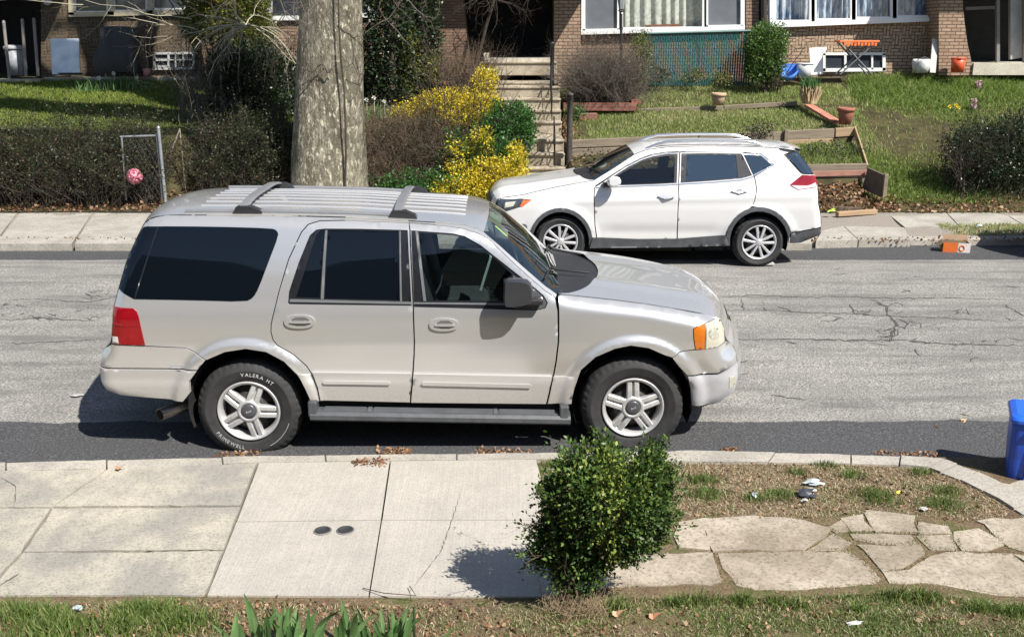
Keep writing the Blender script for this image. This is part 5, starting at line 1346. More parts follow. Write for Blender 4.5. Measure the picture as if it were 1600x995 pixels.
# blue recycling bin
def bin_():
    c = gr(1567, 756, .09); rz = R(-24)
    o = tag(empty('recycling_bin', c, rz), 'bright blue plastic recycling bin with lid standing in the gutter', 'bin')
    blue = M('blue_plastic', (.010, .060, .40), .42, var=.3, scale=7, bump=.05); lidm = M('blue_lid', (.02, .12, .62), .35, var=.08)
    W_, D_, H_ = .52, .42, .50
    mb = MB(); tp = .025
    ring = lambda ins, z, r=.05: [Vector((x, y, z)) for x, y in rrect(ins, W_ - ins, ins, D_ - ins, r)]
    def rrect(x0, x1, y0, y1, r):
        P = []
        for (cx, cy, a0) in ((x1 - r, y1 - r, 0), (x0 + r, y1 - r, 90), (x0 + r, y0 + r, 180), (x1 - r, y0 + r, 270)):
            for k in range(6): a = R(a0 + 18 * k); P.append((cx + r * math.cos(a), cy + r * math.sin(a)))
        return P
    def loft(mb, secs):
        n = 24
        for a, b in zip(secs[:-1], secs[1:]): mb.add(a + b, [(i, (i + 1) % n, n + (i + 1) % n, n + i) for i in range(n)], 0, False)
        mb.add(secs[0], [list(range(n))[::-1]]); mb.add(secs[-1], [list(range(n))])
    loft(mb, [ring(.03, 0), ring(.022, .02), ring(.004, H_ - .06), ring(.0, H_ - .055), ring(.0, H_ - .02)]); mb.build('body', blue, o)
    mb = MB(); loft(mb, [ring(-.012, H_ - .022), ring(-.014, H_ + .0), ring(-.004, H_ + .015), ring(.03, H_ + .03)]); mb.build('lid', lidm, o)
    for (x, y, a) in ((W_ * .42, -.002, 0),):
        mb = MB(); mb.box((x, y, H_ - .085), (.22, .03, .05), bev=.012); mb.build('handle', blue, o)
    mb = MB()
    mb.box((.13, .012, .24), (.012, .02, .36), bev=.004); mb.build('side_rib', blue, o)
    mb = MB(); mb.box((.40, .012, .24), (.012, .02, .36), bev=.004); mb.build('side_rib', blue, o)
bin_()
# ---------------------------------------------------------------- far sidewalk and banks
FZ = .25
def far_z(X, Y):
    X = np.asarray(X, float); Y = np.asarray(Y, float)
    left = np.interp(Y, [14.6, 16.9, 17.3, 18.4, 22.5, 24], [FZ, .30, .42, 1.50, 2.36, 2.45])
    lawn = np.interp(Y, [14.6, 16.9, 17.2, 23, 24], [FZ, .30, .40, 2.48, 2.5])
    t = np.clip((X - .95) / 5.85, 0, 1); ym = 18.5 + .5 * t; terr = np.full(X.shape, 0.3)
    for (ya, za, yb, zb) in ((16.9 + 0 * t, .30 + 0 * t, 17.6 + 0 * t, .68 + 0 * t), (17.62 + 0 * t, .98 + 0 * t, ym, 1.10 + .2 * t), (ym + .03, 1.30 + .22 * t, 20.7 + 0 * t, 1.74 + .1 * t), (20.73 + 0 * t, 1.80 + .1 * t, 23 + 0 * t, 2.28 + .12 * t)):
        k = (Y >= ya - .02) & (Y <= yb + .012)
        terr = np.where(k, za + (zb - za) * np.clip((Y - ya) / (yb - ya), 0, 1), terr)
    terr = np.where(Y < 16.9, np.interp(Y, [14.6, 16.9], [FZ, .30]), terr); terr = np.where(Y > 22.99, 2.4, terr)
    z = np.where(X < .95, left, np.where(X < 6.75 + (Y - 19) * .25, terr, lawn))
    st = (X > -.55) & (X < 1.0) & (Y > 16.9) & (Y < 22.6)
    z = np.where(st, np.minimum(z, .3 + np.maximum(0, Y - 17.6) * .40) - .12, z)
    gate = (X > -6.15) & (X < -5.55) & (Y > 16.9)
    z = np.where(gate, np.interp(Y, [16.9, 22.5], [.3, 2.3]), z)
    return z
def fz(x, y): return float(far_z(np.array([x]), np.array([y]))[0])
def grf(px, py):
    """pixel -> point on the far ground"""
    d = ray(px, py); o = Vector((0, 0, CAM_H)); prev = 14.7
    for Y in np.arange(14.7, 24.5, .03):
        p = o + d * (Y / d.y)
        if p.z <= fz(p.x, Y): return Vector((p.x, Y, fz(p.x, Y)))
    return Vector((p.x, 24.5, 2.5))
bank_m = M('bank_soil', (.032, .026, .017), .95, scale=4, col2=(.085, .075, .035), bump=.6, bscale=40, world=True, spec=.1)
tag(grid('bank', np.arange(-24, 24.01, .11), np.arange(16.85, 26, .06), far_z, bank_m), kind='structure')
sw = MB()
def fslab(px, m=0, dz=0.0, rough=.004):
    P = [gr(x, y, .275 + dz) for x, y in px]; c = sum(P, Vector()) / len(P)
    sw.prism([(p.x + (c.x - p.x) * .005, p.y + (c.y - p.y) * .005) for p in P], .12, .275 + dz, m)
L4 = lambda L: [(1200 + x / 4, 200 + y / 4) for x, y in L]
for f in ([(755, 540), (1113, 530), (1193, 614), (855, 620)], [(1118, 530), (1455, 525), (1600, 609), (1199, 613)], [(1460, 524), (1700, 519), (1860, 604), (1606, 608)], [(1705, 518), (1960, 514), (2140, 596), (1866, 602)]): fslab(L4(f))
for f in ([(340, 640), (470, 612), (563, 699), (300, 706)], [(474, 612), (850, 622), (892, 694), (568, 700)]): fslab(L4(f))
for a, b in zip((-420, -180, 10, 130, 232, 420, 640, 860, 1080), (-184, 6, 126, 228, 416, 636, 856, 1076, 1260)):
    sl = lambda x, y: 800 + (x - 800) * (y + 700) / 1060
    fslab([(sl(a, 332), 333), (sl(b, 332), 333), (sl(b, 382), 381), (sl(a, 382), 381)], 0, random.uniform(-.006, .006))
tag(sw.build('far_sidewalk', concrete('far_concrete', (.30, .28, .24), (.40, .375, .33), (.22, .20, .175), 45)), kind='structure')
gm = M('gravel_dirt', (.14, .12, .10), .95, scale=60, col2=(.34, .31, .27), bump=.6, bscale=70, world=True, spec=.1)
tag(grid('far_verge', np.linspace(-24, 24, 120), np.linspace(14.68, 16.95, 30), lambda X, Y: np.interp(Y, [14.68, 16.95], [.225, .275]) + .012 * np.sin(X * 3) * np.sin(Y * 5), gm), kind='structure')
kb = MB(); xs = np.arange(-24, 24, 1.55)
for x in xs:
    j = random.uniform(-.02, .02); dz = random.uniform(-.012, .008)
    poly = [(14.60 + j, .08), (14.61 + j, .235 + dz), (14.63 + j, .25 + dz), (14.80 + j, .255 + dz), (14.80 + j, .1)]
    a = [Vector((x + .01, y, z)) for y, z in poly]; b = [Vector((x + 1.54, y, z)) for y, z in poly]; n = 5
    kb.add(a + b, [(i, n + i, n + (i + 1) % n, (i + 1) % n) for i in range(n)]); kb.add(a, [list(range(n))]); kb.add(b, [list(range(n))[::-1]])
tag(kb.build('far_kerb', con_kerb), kind='structure')

# ---------------------------------------------------------------- houses
def brick(name, c1, c2, mortar, weave=False, sc=1.0, dark=.5):
    m, nt, b = newmat(name); g = nd(nt, 'ShaderNodeNewGeometry'); sp = nd(nt, 'ShaderNodeSeparateXYZ'); nt.links.new(g.outputs['Position'], sp.inputs[0])
    xx = math_(nt, 'ADD', sp.outputs[0], sp.outputs[1])
    def tex(a, b_):
        cb = nd(nt, 'ShaderNodeCombineXYZ'); nt.links.new(a, cb.inputs[0]); nt.links.new(b_, cb.inputs[1])
        t = nd(nt, 'ShaderNodeTexBrick'); nt.links.new(cb.outputs[0], t.inputs['Vector'])
        t.inputs['Color1'].default_value = (*c1, 1); t.inputs['Color2'].default_value = (*c2, 1); t.inputs['Mortar'].default_value = (*mortar, 1)
        t.inputs['Scale'].default_value = sc; t.inputs['Brick Width'].default_value = .215; t.inputs['Row Height'].default_value = .074; t.inputs['Mortar Size'].default_value = .011; t.inputs['Mortar Smooth'].default_value = .2; t.inputs['Bias'].default_value = -.1
        return t
    t1 = tex(xx, sp.outputs[2]); c = t1.outputs['Color']; f = t1.outputs['Fac']
    if weave:
        t2 = tex(sp.outputs[2], xx); ck_ = nd(nt, 'ShaderNodeTexChecker'); ck_.inputs['Scale'].default_value = 1 / .222
        cb = nd(nt, 'ShaderNodeCombineXYZ'); nt.links.new(xx, cb.inputs[0]); nt.links.new(sp.outputs[2], cb.inputs[1]); cb.inputs[2].default_value = .05
        nt.links.new(cb.outputs[0], ck_.inputs['Vector'])
        rng_ = nd(nt, 'ShaderNodeMapRange'); rng_.inputs[1].default_value = 2.93; rng_.inputs[2].default_value = 2.94; nt.links.new(sp.outputs[2], rng_.inputs[0])
        k = math_(nt, 'MULTIPLY', ck_.outputs['Fac'], rng_.outputs[0])
        c = mixc(nt, k, c, t2.outputs['Color'])
    n = noise_(nt, g.outputs['Position'], 2.0, 6, .7); n2 = noise_(nt, g.outputs['Position'], 26, 3, .7)
    c = mixc(nt, ramp(nt, n, [(.4, 0), (.75, dark)]), c, tuple(x * .45 for x in c1))
    c = mixc(nt, ramp(nt, n2, [(.35, .45), (.6, 0)]), c, tuple(x * .5 for x in c2))
    nt.links.new(c, b.inputs['Base Color']); b.inputs['Roughness'].default_value = .9; b.inputs['Specular IOR Level'].default_value = .2
    bump_(nt, b, math_(nt, 'SUBTRACT', 1.0, f), .6, .01); return m
br_tan = brick('tan_brick', (.50, .36, .25), (.37, .26, .175), (.07, .055, .042), True)
br_pier = brick('pier_brick', (.44, .31, .215), (.32, .21, .145), (.09, .075, .06))
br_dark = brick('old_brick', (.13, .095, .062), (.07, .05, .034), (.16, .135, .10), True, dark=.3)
br_red = brick('brown_brick', (.36, .235, .165), (.25, .155, .105), (.08, .065, .05))
whitef = M('white_frame', (.72, .72, .71), .5, var=.06, scale=8)
creamf = M('cream_frame', (.46, .40, .28), .55, var=.15)
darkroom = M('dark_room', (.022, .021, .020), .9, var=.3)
wing = privacy('window_pane', (.035, .042, .052), .5)
screen_m = M('dark_screen', (.115, .125, .14), .5, var=.12, scale=4)
stone_m = concrete('stone_trim', (.46, .42, .34), (.58, .54, .45), (.33, .29, .22), 40)
concs = concrete('step_concrete', (.29, .245, .18), (.45, .395, .305), (.19, .15, .105), 40, bmp=.4)
def W2(px, Y): return [(at(x, y, Y).x, at(x, y, Y).z) for x, y in px]
def vp(mb, px, Y, d, m=0): mb.vprism(W2(px, Y), Y, Y + d, m)
def lin(p, q, n): return [p + (q - p) * i / n for i in range(n + 1)]
def house(name, label, px, Y):
    p = at(px, 115, Y); p.z = fz(p.x, Y - .4); return tag(empty(name, p), label, 'house')
def hpart(mb, name, mats, h):
    o = mb.build(name, mats, h); o.location = -h.location; return o
def sub(mb, name, mats, par):
    o = mb.build(name, mats, par); return o
def bar(mb, a, b, wd, Y, d, m=0):
    A, B = at(*a, Y), at(*b, Y); mb.add(*(lambda P: ([Vector((p[0], y, p[1])) for y in (Y, Y + d) for p in P], [(0, 1, 2, 3), (7, 6, 5, 4), (0, 4, 5, 1), (1, 5, 6, 2), (2, 6, 7, 3), (3, 7, 4, 0)]))(
        (lambda t, n: [(A.x - n[0], A.z - n[1]), (B.x - n[0], B.z - n[1]), (B.x + n[0], B.z + n[1]), (A.x + n[0], A.z + n[1])])(None, (lambda dx, dz, L: (-dz / L * wd / 2, dx / L * wd / 2))(B.x - A.x, B.z - A.z, math.hypot(B.x - A.x, B.z - A.z)))), m)
def curtain(mb, px, Y, folds, amp):
    """px: top-left, top-right, bottom-right, bottom-left"""
    n = folds * 6; tl, tr, brr, bl = px; vs = []
    for i in range(n + 1):
        t = i / n; y = Y + amp * math.sin(t * folds * 2 * math.pi + math.sin(t * 9)) 
        for a, b in ((tl, tr), (bl, brr)):
            p = at(a[0] + (b[0] - a[0]) * t, a[1] + (b[1] - a[1]) * t, y); vs.append(p)
    mb.add(vs, [(2 * i, 2 * i + 1, 2 * i + 3, 2 * i + 2) for i in range(n)], 0, True)
TOPY = -150
# -- house with blue curtains (right)
h = house('brick_house', 'tan brick house with blue and white curtained windows and a white basement window', 1330, 23.0)
mb = MB(); vp(mb, [(1207, 160), (1207, 42), (1466, 32), (1466, 150)], 23.0, .3); vp(mb, [(1196, 160), (1196, TOPY), (1208, TOPY), (1208, 160)], 22.98, .3); vp(mb, [(1200, TOPY), (1200, TOPY - 70), (1560, TOPY - 70), (1560, TOPY)], 23.0, .3); vp(mb, [(1705, 160), (1705, TOPY - 70), (2500, TOPY - 70), (2500, 160)], 23.0, .3); hpart(mb, 'wall', br_tan, h)
mb = MB(); vp(mb, [(1190, 160), (1190, TOPY - 75), (1700, TOPY - 75), (1700, 160)], 24.6, .1); hpart(mb, 'back_room', darkroom, h)
panes = [(1213, 1265, 33), (1276, 1329, 30.5), (1339, 1393, 28), (1403, 1452, 25.5)]
cb_m = M('blue_curtain', (.10, .17, .30), .8, scale=3, col2=(.62, .66, .72), stretch=(5, 1, 1), lo=.42, hi=.6, world=True)
for (a, b, yb) in panes:
    mb = MB()
    for q in (((a - 4, TOPY), (a - 4, yb + 4), .12), ((b + 4, TOPY), (b + 4, yb + 4), .12)): bar(mb, *q, 22.92, .1)
    bar(mb, (a - 4, yb + 2), (b + 4, yb + 1.6), .09, 22.925, .1)
    w_ = hpart(mb, 'window', whitef, h)
    mb = MB(); mb.add([at(x, y, 23.02) for x, y in ((a - 1, yb), (b + 1, yb), (b + 1, TOPY), (a - 1, TOPY))], [(0, 1, 2, 3)]); sub(mb, 'pane', glassmat('house_glass', (.8, .84, .86)) if 'house_glass' not in MATS else MATS['house_glass'], w_)
    mb = MB(); curtain(mb, [(a - 5, TOPY), (b + 3, TOPY), (b - 4, yb + 8), (a - 5, yb + 8)], 23.22, 6, .035); sub(mb, 'curtain', cb_m, w_)
mb = MB(); bar(mb, (1206, 40), (1464, 30), .10, 22.86, .16); hpart(mb, 'window_sill', whitef, h)
mb = MB()
for q in (((1285, 84.5), (1384, 84.5), .06), ((1285, 110), (1384, 109), .08), ((1288, 84), (1288, 112), .06), ((1381.5, 84), (1381.5, 111), .07), ((1321, 86), (1321, 110), .05), ((1363, 86), (1363, 109), .04)): bar(mb, *q, 22.93, .06)
bw = hpart(mb, 'basement_window', whitef, h); mb = MB(); vp(mb, [(1287, 84), (1382, 84), (1382, 110), (1287, 111)], 22.97, .02); sub(mb, 'pane', wing, bw)
mb = MB(); vp(mb, [(1467, 118), (1467, TOPY - 60), (1500, TOPY - 60), (1504, 0), (1507, 35), (1512, 70), (1521, 110), (1521, 118)], 22.35, .75); hpart(mb, 'brick_pier', br_pier, h)
mb = MB(); mb.tube([at(1461, TOPY, 22.9), at(1461, 112, 22.9)], .05, 8); hpart(mb, 'downspout', M('dark_pipe', (.03, .028, .026), .5), h)
mb = MB(); a = at(1522, 99, 22.3); b = at(1700, 95, 22.3); mb.box(((a.x + b.x) / 2, 23.4, a.z - .13), (b.x - a.x, 2.2, .26)); hpart(mb, 'porch_floor', stone_m, h)
mb = MB()
for (x, wd) in ((1560, .07), (1604, .12)): bar(mb, (x, TOPY), (x, 98), wd, 22.75, .08)
hpart(mb, 'porch_post', M('grey_post', (.17, .16, .155), .7), h)
mb = MB(); bar(mb, (1588, TOPY), (1588, 92), .26, 22.9, .1); hpart(mb, 'porch_post', M('pale_post', (.36, .355, .35), .7), h)
mb = MB(); bar(mb, (1509, 14), (1556, 12), .07, 23.6, .05); hpart(mb, 'porch_rail', MATS['grey_post'], h)
mb = MB(); a = at(1500, TOPY, 22.0); mb.box((a.x + 1.6, 22.9, 5.15), (4.0, 2.6, .2)); hpart(mb, 'porch_roof', whitef, h)
# -- house with lace curtains (middle right)
h = house('brick_house', 'brown brick house with lace curtains and dark screens behind the green fence', 1030, 23.0)
mb = MB(); vp(mb, [(905, 180), (905, 52), (1170, 44), (1170, 160)], 23.0, .3); vp(mb, [(1166, 160), (1166, TOPY), (1186, TOPY), (1186, 160)], 22.97, .35); vp(mb, [(862, TOPY), (862, TOPY - 70), (1190, TOPY - 70), (1190, TOPY)], 23.0, .3); hpart(mb, 'wall', br_red, h)
mb = MB(); vp(mb, [(866, 180), (866, TOPY - 60), (905, TOPY - 60), (908, 180)], 22.5, .8); hpart(mb, 'brick_pier', br_pier, h)
mb = MB(); vp(mb, [(860, 160), (860, TOPY - 75), (1190, TOPY - 75), (1190, 160)], 24.6, .1); hpart(mb, 'back_room', darkroom, h)
lace = M('lace_curtain', (.50, .48, .38), .85, scale=14, col2=(.70, .68, .58), world=True, lo=.4, hi=.55)
for (a, b, yb, kind) in ((914, 965, 46.5, 0), (973, 1098, 43.5, 1), (1106, 1158, 40.5, 0)):
    mb = MB()
    for q in (((a - 2.5, TOPY), (a - 2.5, yb + 3), .09), ((b + 2.5, TOPY), (b + 2.5, yb + 3), .09), ((a - 4, yb + 2), (b + 4, yb + 1), .07)): bar(mb, *q, 22.92, .1)
    w_ = hpart(mb, 'window', whitef, h); mb = MB()
    mb.add([at(x, y, 22.99) for x, y in ((a - 1, yb), (b + 1, yb), (b + 1, TOPY), (a - 1, TOPY))], [(0, 1, 2, 3)])
    sub(mb, 'pane' if kind else 'insect_screen', MATS['house_glass'] if kind else screen_m, w_)
    if kind:
        mb = MB(); curtain(mb, [(a - 5, TOPY), (b + 5, TOPY), (b + 5, yb + 8), (a - 5, yb + 8)], 23.2, 9, .045); sub(mb, 'curtain', lace, w_)
        mb = MB(); vp(mb, [(1008, 39.5), (1063, 37.5), (1063, 43), (1008, 45)], 23.06, .06); sub(mb, 'sill_box', M('terracotta', (.30, .12, .07), .8), w_)
mb = MB(); bar(mb, (908, 51.5), (1164, 43.5), .09, 22.86, .16); hpart(mb, 'window_sill', whitef, h)
mb = MB(); mb.tube([at(1193.5, TOPY, 22.85), at(1193.5, 60, 22.85)], .07, 8); hpart(mb, 'downspout', MATS['dark_pipe'], h)
mb = MB(); mb.tube([at(1203.5, TOPY, 22.8), at(1203.5, 60, 22.8)], .045, 8); hpart(mb, 'downspout', whitef, h)
# -- house behind the tree
h = house('brick_house', 'dark brick house behind the big tree with a flared pillar and black porch', 560, 23.0)
mb = MB(); vp(mb, [(312, 180), (312, 33), (690, 28), (690, 180)], 23.0, .3); vp(mb, [(312, 40), (312, TOPY), (412, TOPY), (412, 40)], 22.99, .3); vp(mb, [(590, 40), (590, TOPY), (690, TOPY), (690, 40)], 22.99, .3); vp(mb, [(312, TOPY), (312, TOPY - 70), (862, TOPY - 70), (862, TOPY)], 23.0, .3); hpart(mb, 'wall', br_red, h)
mb = MB(); vp(mb, [(300, 160), (300, TOPY - 75), (870, TOPY - 75), (870, 160)], 25.0, .1); hpart(mb, 'back_room', darkroom, h)
for (a, b, yb) in ((424, 500, 26), (509, 576, 22)):
    mb = MB()
    for q in (((a - 4, TOPY), (a - 4, yb + 3), .13), ((b + 4, TOPY), (b + 4, yb + 3), .13), ((a - 8, yb + 3), (b + 8, yb + 2), .1)): bar(mb, *q, 22.92, .1)
    w_ = hpart(mb, 'window', whitef, h); mb = MB(); vp(mb, [(a - 1, TOPY), (b + 1, TOPY), (b + 1, yb), (a - 1, yb)], 23.0, .01); sub(mb, 'pane', wing, w_)
mb = MB(); vp(mb, [(680, 120), (680, TOPY - 60), (720, TOPY - 60), (722, -10), (727, 40), (735, 95), (737, 120)], 22.2, .9); hpart(mb, 'flared_pillar', brick('shingle_brick', (.27, .17, .12), (.19, .115, .08), (.11, .085, .065), sc=1.25), h)
mb = MB(); a = at(752, 91, 22.15); b = at(864, 92, 22.15); mb.box(((a.x + b.x) / 2, 23.6, a.z - .07), (b.x - a.x, 2.9, .14)); hpart(mb, 'porch_floor', stone_m, h)
mb = MB(); a = at(800, 0, 22.0); mb.box((a.x + .1, 23.2, 4.75), (3.6, 3.4, .25)); hpart(mb, 'porch_roof', M('dark_trim', (.05, .045, .04), .7), h)
mb = MB(); vp(mb, [(756, 98), (756, 83), (764, 83), (764, 98)], 22.05, .3); hpart(mb, 'stone_block', stone_m, h)
# -- left house
h = house('brick_house', 'old shaded brick house at the left with tan-framed windows and a gridded basement window', 190, 22.8)
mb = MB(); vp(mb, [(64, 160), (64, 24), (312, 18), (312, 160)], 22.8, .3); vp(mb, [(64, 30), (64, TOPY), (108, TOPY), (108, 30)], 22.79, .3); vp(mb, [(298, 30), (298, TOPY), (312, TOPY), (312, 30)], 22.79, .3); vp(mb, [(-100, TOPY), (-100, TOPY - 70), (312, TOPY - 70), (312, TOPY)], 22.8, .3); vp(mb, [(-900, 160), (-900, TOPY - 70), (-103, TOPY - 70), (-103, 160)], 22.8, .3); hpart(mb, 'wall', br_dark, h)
mb = MB(); vp(mb, [(-200, 160), (-200, TOPY - 75), (320, TOPY - 75), (320, 160)], 25.0, .1); hpart(mb, 'back_room', darkroom, h)
for (a, b, yb) in ((119, 166, 18), (180, 227, 16), (241, 288, 13.5)):
    mb = MB()
    for q in (((a - 2.5, TOPY), (a - 2.5, yb + 3), .06), ((b + 2.5, TOPY), (b + 2.5, yb + 3), .06), ((a - 4, yb + 2), (b + 4, yb + 1.6), .06)): bar(mb, *q, 22.76, .06)
    w_ = hpart(mb, 'window', whitef, h); mb = MB(); vp(mb, [(a - 1, TOPY), (b + 1, TOPY), (b + 1, yb + 1), (a - 1, yb + 1)], 22.80, .01); sub(mb, 'pane', wing, w_)
mb = MB()
for q in (((111, TOPY), (111, 24), .12), ((173, TOPY), (173, 24), .14), ((234, TOPY), (234, 22), .14), ((295, TOPY), (295, 20), .12), ((107, 23.5), (299, 19), .10)): bar(mb, *q, 22.73, .08)
hpart(mb, 'window_surround', creamf, h)
mb = MB()
for q in (((238, 84), (304, 83), .05), ((238, 108), (304, 107), .05), ((240, 84), (241, 108), .05), ((302, 83), (302, 107), .05), ((240, 94), (263, 94), .05), ((240, 104), (263, 104), .03), ((263, 84), (263, 107), .04), ((274, 84), (274, 107), .022), ((286, 84), (286, 107), .022), ((264, 94), (302, 94), .02)): bar(mb, *q, 22.73, .05)
bw = hpart(mb, 'basement_window', M('worn_white', (.42, .42, .41), .6), h); mb = MB(); vp(mb, [(239, 84), (303, 84), (303, 107), (239, 108)], 22.77, .02); sub(mb, 'pane', wing, bw)
mb = MB(); a, b = at(70, 122, 22.4), at(306, 120, 22.4); mb.box(((a.x + b.x) / 2, 22.55, (a.z + b.z) / 2 - .1), (b.x - a.x, .35, .20)); hpart(mb, 'stone_ledge', stone_m, h)
mb = MB(); a, b = at(-180, 124, 22.3), at(64, 121, 22.3); mb.box(((a.x + b.x) / 2, 23.6, a.z - .1), (b.x - a.x, 2.7, .2)); hpart(mb, 'porch_floor', stone_m, h)
mb = MB(); a = at(30, 0, 22.0); mb.box((a.x - 1, 23.4, 4.95), (4.2, 3.2, .2)); hpart(mb, 'porch_roof', MATS['dark_trim'], h)
mb = MB(); mb.lathe([(.001, -.10), (.06, -.085), (.10, -.02), (.10, .03), (.05, .09), (.001, .10)], 16, at(74, 2, 22.66)); hpart(mb, 'wall_lamp', M('globe', (.5, .52, .55), .4), h)
# -- row of houses on the camera's own side, behind the camera (seen only as reflections)
hh = tag(empty('row_house', (0, -2.2, .7)), 'brick row house with pitched porch roof facing the street', 'house')
mb = MB()
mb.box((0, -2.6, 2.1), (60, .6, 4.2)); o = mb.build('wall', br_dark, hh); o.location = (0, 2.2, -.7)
mb = MB()
for x in (-12, -6.4, -.5, 5.6, 11.8): mb.vprism([(x - 2.7, 4.05), (x + 2.7, 4.05), (x, 5.2)], -2.3, -1.7)
o = mb.build('gable', M('slate', (.05, .05, .055), .8), hh); o.location = (0, 2.2, -.7)

# ---------------------------------------------------------------- steps, walls, fences
st = tag(empty('concrete_steps', (.25, 17.2, .3)), 'worn tan concrete steps with two landings climbing to the black porch', 'steps')
def stp(mb, name, m=concs):
    o = mb.build(name, m, st); o.location = -st.location; return o
XL, XR = -.72, 1.0
nos = [(17.1, .46), (17.4, .63), (17.7, .79), (18.0, .93), (18.3, 1.16), (18.6, 1.388), (19.6, 1.651), (19.9, 1.855), (20.2, 2.07), (20.5, 2.30), (22.0, 2.765)]
def flight(rows, yend, name):
    mb = MB()
    for i, (y, z) in enumerate(rows):
        y2 = rows[i + 1][0] if i + 1 < len(rows) else yend
        mb.box(((XL + XR) / 2, (y + y2) / 2 + .01, z - .15), (XR - XL - .01, y2 - y + .02 - .004 * i, .30 - .003), bev=.012)
        mb.box(((XL + XR) / 2, y - .006, z - .022), (XR - XL + .002, .05, .045), bev=.01)
    stp(mb, name)
flight(nos[:5], 18.6, 'flight'); flight([(18.6, 1.388)], 19.6, 'landing'); flight(nos[6:9], 20.5, 'flight'); flight([(20.5, 2.30), (21.2, 2.36)], 22.0, 'landing'); flight([(22.0, 2.765)], 22.6, 'top_step')
iron = M('black_iron', (.018, .018, .02), .45, var=.3)
rl = tag(empty('stair_railing', (.9, 18.0, .9)), 'black iron railing with scroll balusters along the steps', 'railing')
def rlp(mb, name):
    o = mb.build(name, iron, rl); o.location = -rl.location
xr = .80
for (ya, za, yb, zb) in ((18.02, .93, 18.65, 1.39), (19.62, 1.65, 20.6, 2.30)):
    mb = MB(); mb.tube([(xr, ya, za + .42), (xr, yb, zb + .42)], .016, 6); mb.tube([(xr, ya, za + .06), (xr, yb, zb + .06)], .012, 6); rlp(mb, 'rail')
    n = int((yb - ya) / .13) + 1
    mb = MB()
    for k in range(n):
        t = k / (n - 1); y, z = ya + (yb - ya) * t, za + (zb - za) * t
        mb.tube([(xr, y, z - .02), (xr, y, z + .42)], .008, 5)
    rlp(mb, 'balusters')
for (px0, py0, px1, py1, Y, r) in ((860, 70, 862, 168, 20.6, .045), (884, 150, 889, 268, 18.1, .055)):
    o = empty('railing_post', at(px1, py1, Y)); tag(o, 'slim black iron post on the upper steps' if r < .05 else 'thick rough dark post beside the lower steps', 'post')
    mb = MB(); a, b = at(px1, py1, Y), at(px0, py0, Y); L = (b - a).length; z1 = L
    mb.lathe([(r * .95, -.1), (r, .3 * L), (r * .92, .7 * L), (r * 1.02, L), (r * 1.15, L + .004), (r * 1.1, L + .04), (.001, L + .06)], 12, wob=lambda an, hh: 1 + .05 * math.sin(an * 3 + hh * 5))
    mb.build('shaft', iron if r < .05 else M('rough_post', (.05, .044, .04), .9, var=.5, scale=18, bump=.6), o)
# timber retaining walls
timber = M('weathered_timber', (.13, .105, .078), .85, scale=3, col2=(.27, .215, .155), stretch=(.5, 6, 6), bump=.3, bscale=30)
timber2 = M('tan_timber', (.28, .19, .11), .8, scale=3, col2=(.40, .28, .17), stretch=(.5, 6, 6))
redbr = brick('red_edging', (.30, .12, .085), (.22, .085, .06), (.24, .17, .14))
def wallthing(name, lab, cat): return tag(empty(name, (0, 0, 0)), lab, cat)
def plank(o, p, q, hgt, th, mat, name='board'):
    mb = MB(); d = (q - p); L = d.length; ang = math.atan2(d.y, d.x); el = math.asin(d.z / L)
    mb.box((L / 2, 0, -hgt / 2), (L, th, hgt), bev=.008)
    b = mb.build(name, mat, o, p - o.location); b.rotation_euler = Matrix(Matrix.Rotation(ang, 3, 'Z') @ Matrix.Rotation(-el, 3, 'Y')).to_euler(); return b
def mkwall(lab, boards, posts=(), cat='retaining wall'):
    o = empty('timber_wall', boards[0][0]); tag(o, lab, cat)
    for p, q, hh, th, m in boards: plank(o, p, q, hh, th, m)
    for p, hh in posts:
        mb = MB(); mb.box((0, 0, -hh / 2), (.07, .06, hh), bev=.006); mb.build('stake', timber, o, p - o.location)
    return o
mkwall('long weathered timber retaining wall just behind the white crossover', [(at(893, 219, 18.5), at(1090, 210, 18.72), .15, .07, timber), (at(893, 233, 18.49), at(1090, 224, 18.71), .17, .07, timber), (at(1092, 210, 18.72), at(1228, 205, 18.88), .17, .07, timber), (at(1230, 204.5, 18.88), at(1303, 201, 18.98), .18, .07, timber), (at(1305, 200.5, 18.98), at(1336, 198.5, 19.0), .17, .07, timber2), (at(1092, 224, 18.71), at(1300, 216, 18.97), .15, .07, timber2)], [(at(1229, 202, 18.8), .3)])
mkwall('low grey and red board wall at the foot of the terraces beside the leaf pile', [(at(1150, 259, 17.6), at(1354, 255.5, 17.6), .13, .06, timber), (at(1150, 271, 17.59), at(1355, 265.5, 17.59), .10, .06, M('red_board', (.30, .15, .11), .85, scale=4, var=.2)), (at(1150, 280, 17.62), at(1354, 274, 17.62), .13, .05, timber)])
mkwall('dark board on edge standing beside the leaf pile', [(at(1357, 262, 17.5), at(1387, 275, 17.1), .40, .05, M('dark_board', (.10, .08, .06), .9, var=.3, scale=5))], [(at(1385, 272, 17.12), .40)])
mkwall('thin sloping board running down from the terracotta pot', [(at(1336, 197, 19.0), at(1356, 258, 17.65), .14, .03, timber2)])
mkwall('low pale timber edging across the upper lawn terrace', [(at(995, 170, 20.72), at(1130, 165.5, 20.72), .09, .07, timber), (at(1131, 165, 20.72), at(1245, 158.5, 20.72), .09, .07, timber)])
mkwall('red plank sloping down from the straw bundle to the terracotta pot', [(at(1264, 163, 20.3), at(1308, 189, 19.3), .05, .20, M('red_plank', (.36, .15, .10), .8, scale=4, var=.25))])
mkwall('short tan timber offcut on the far sidewalk behind the white crossover', [(gr(1308, 331, .36), gr(1369, 327, .36), .08, .09, timber2)])
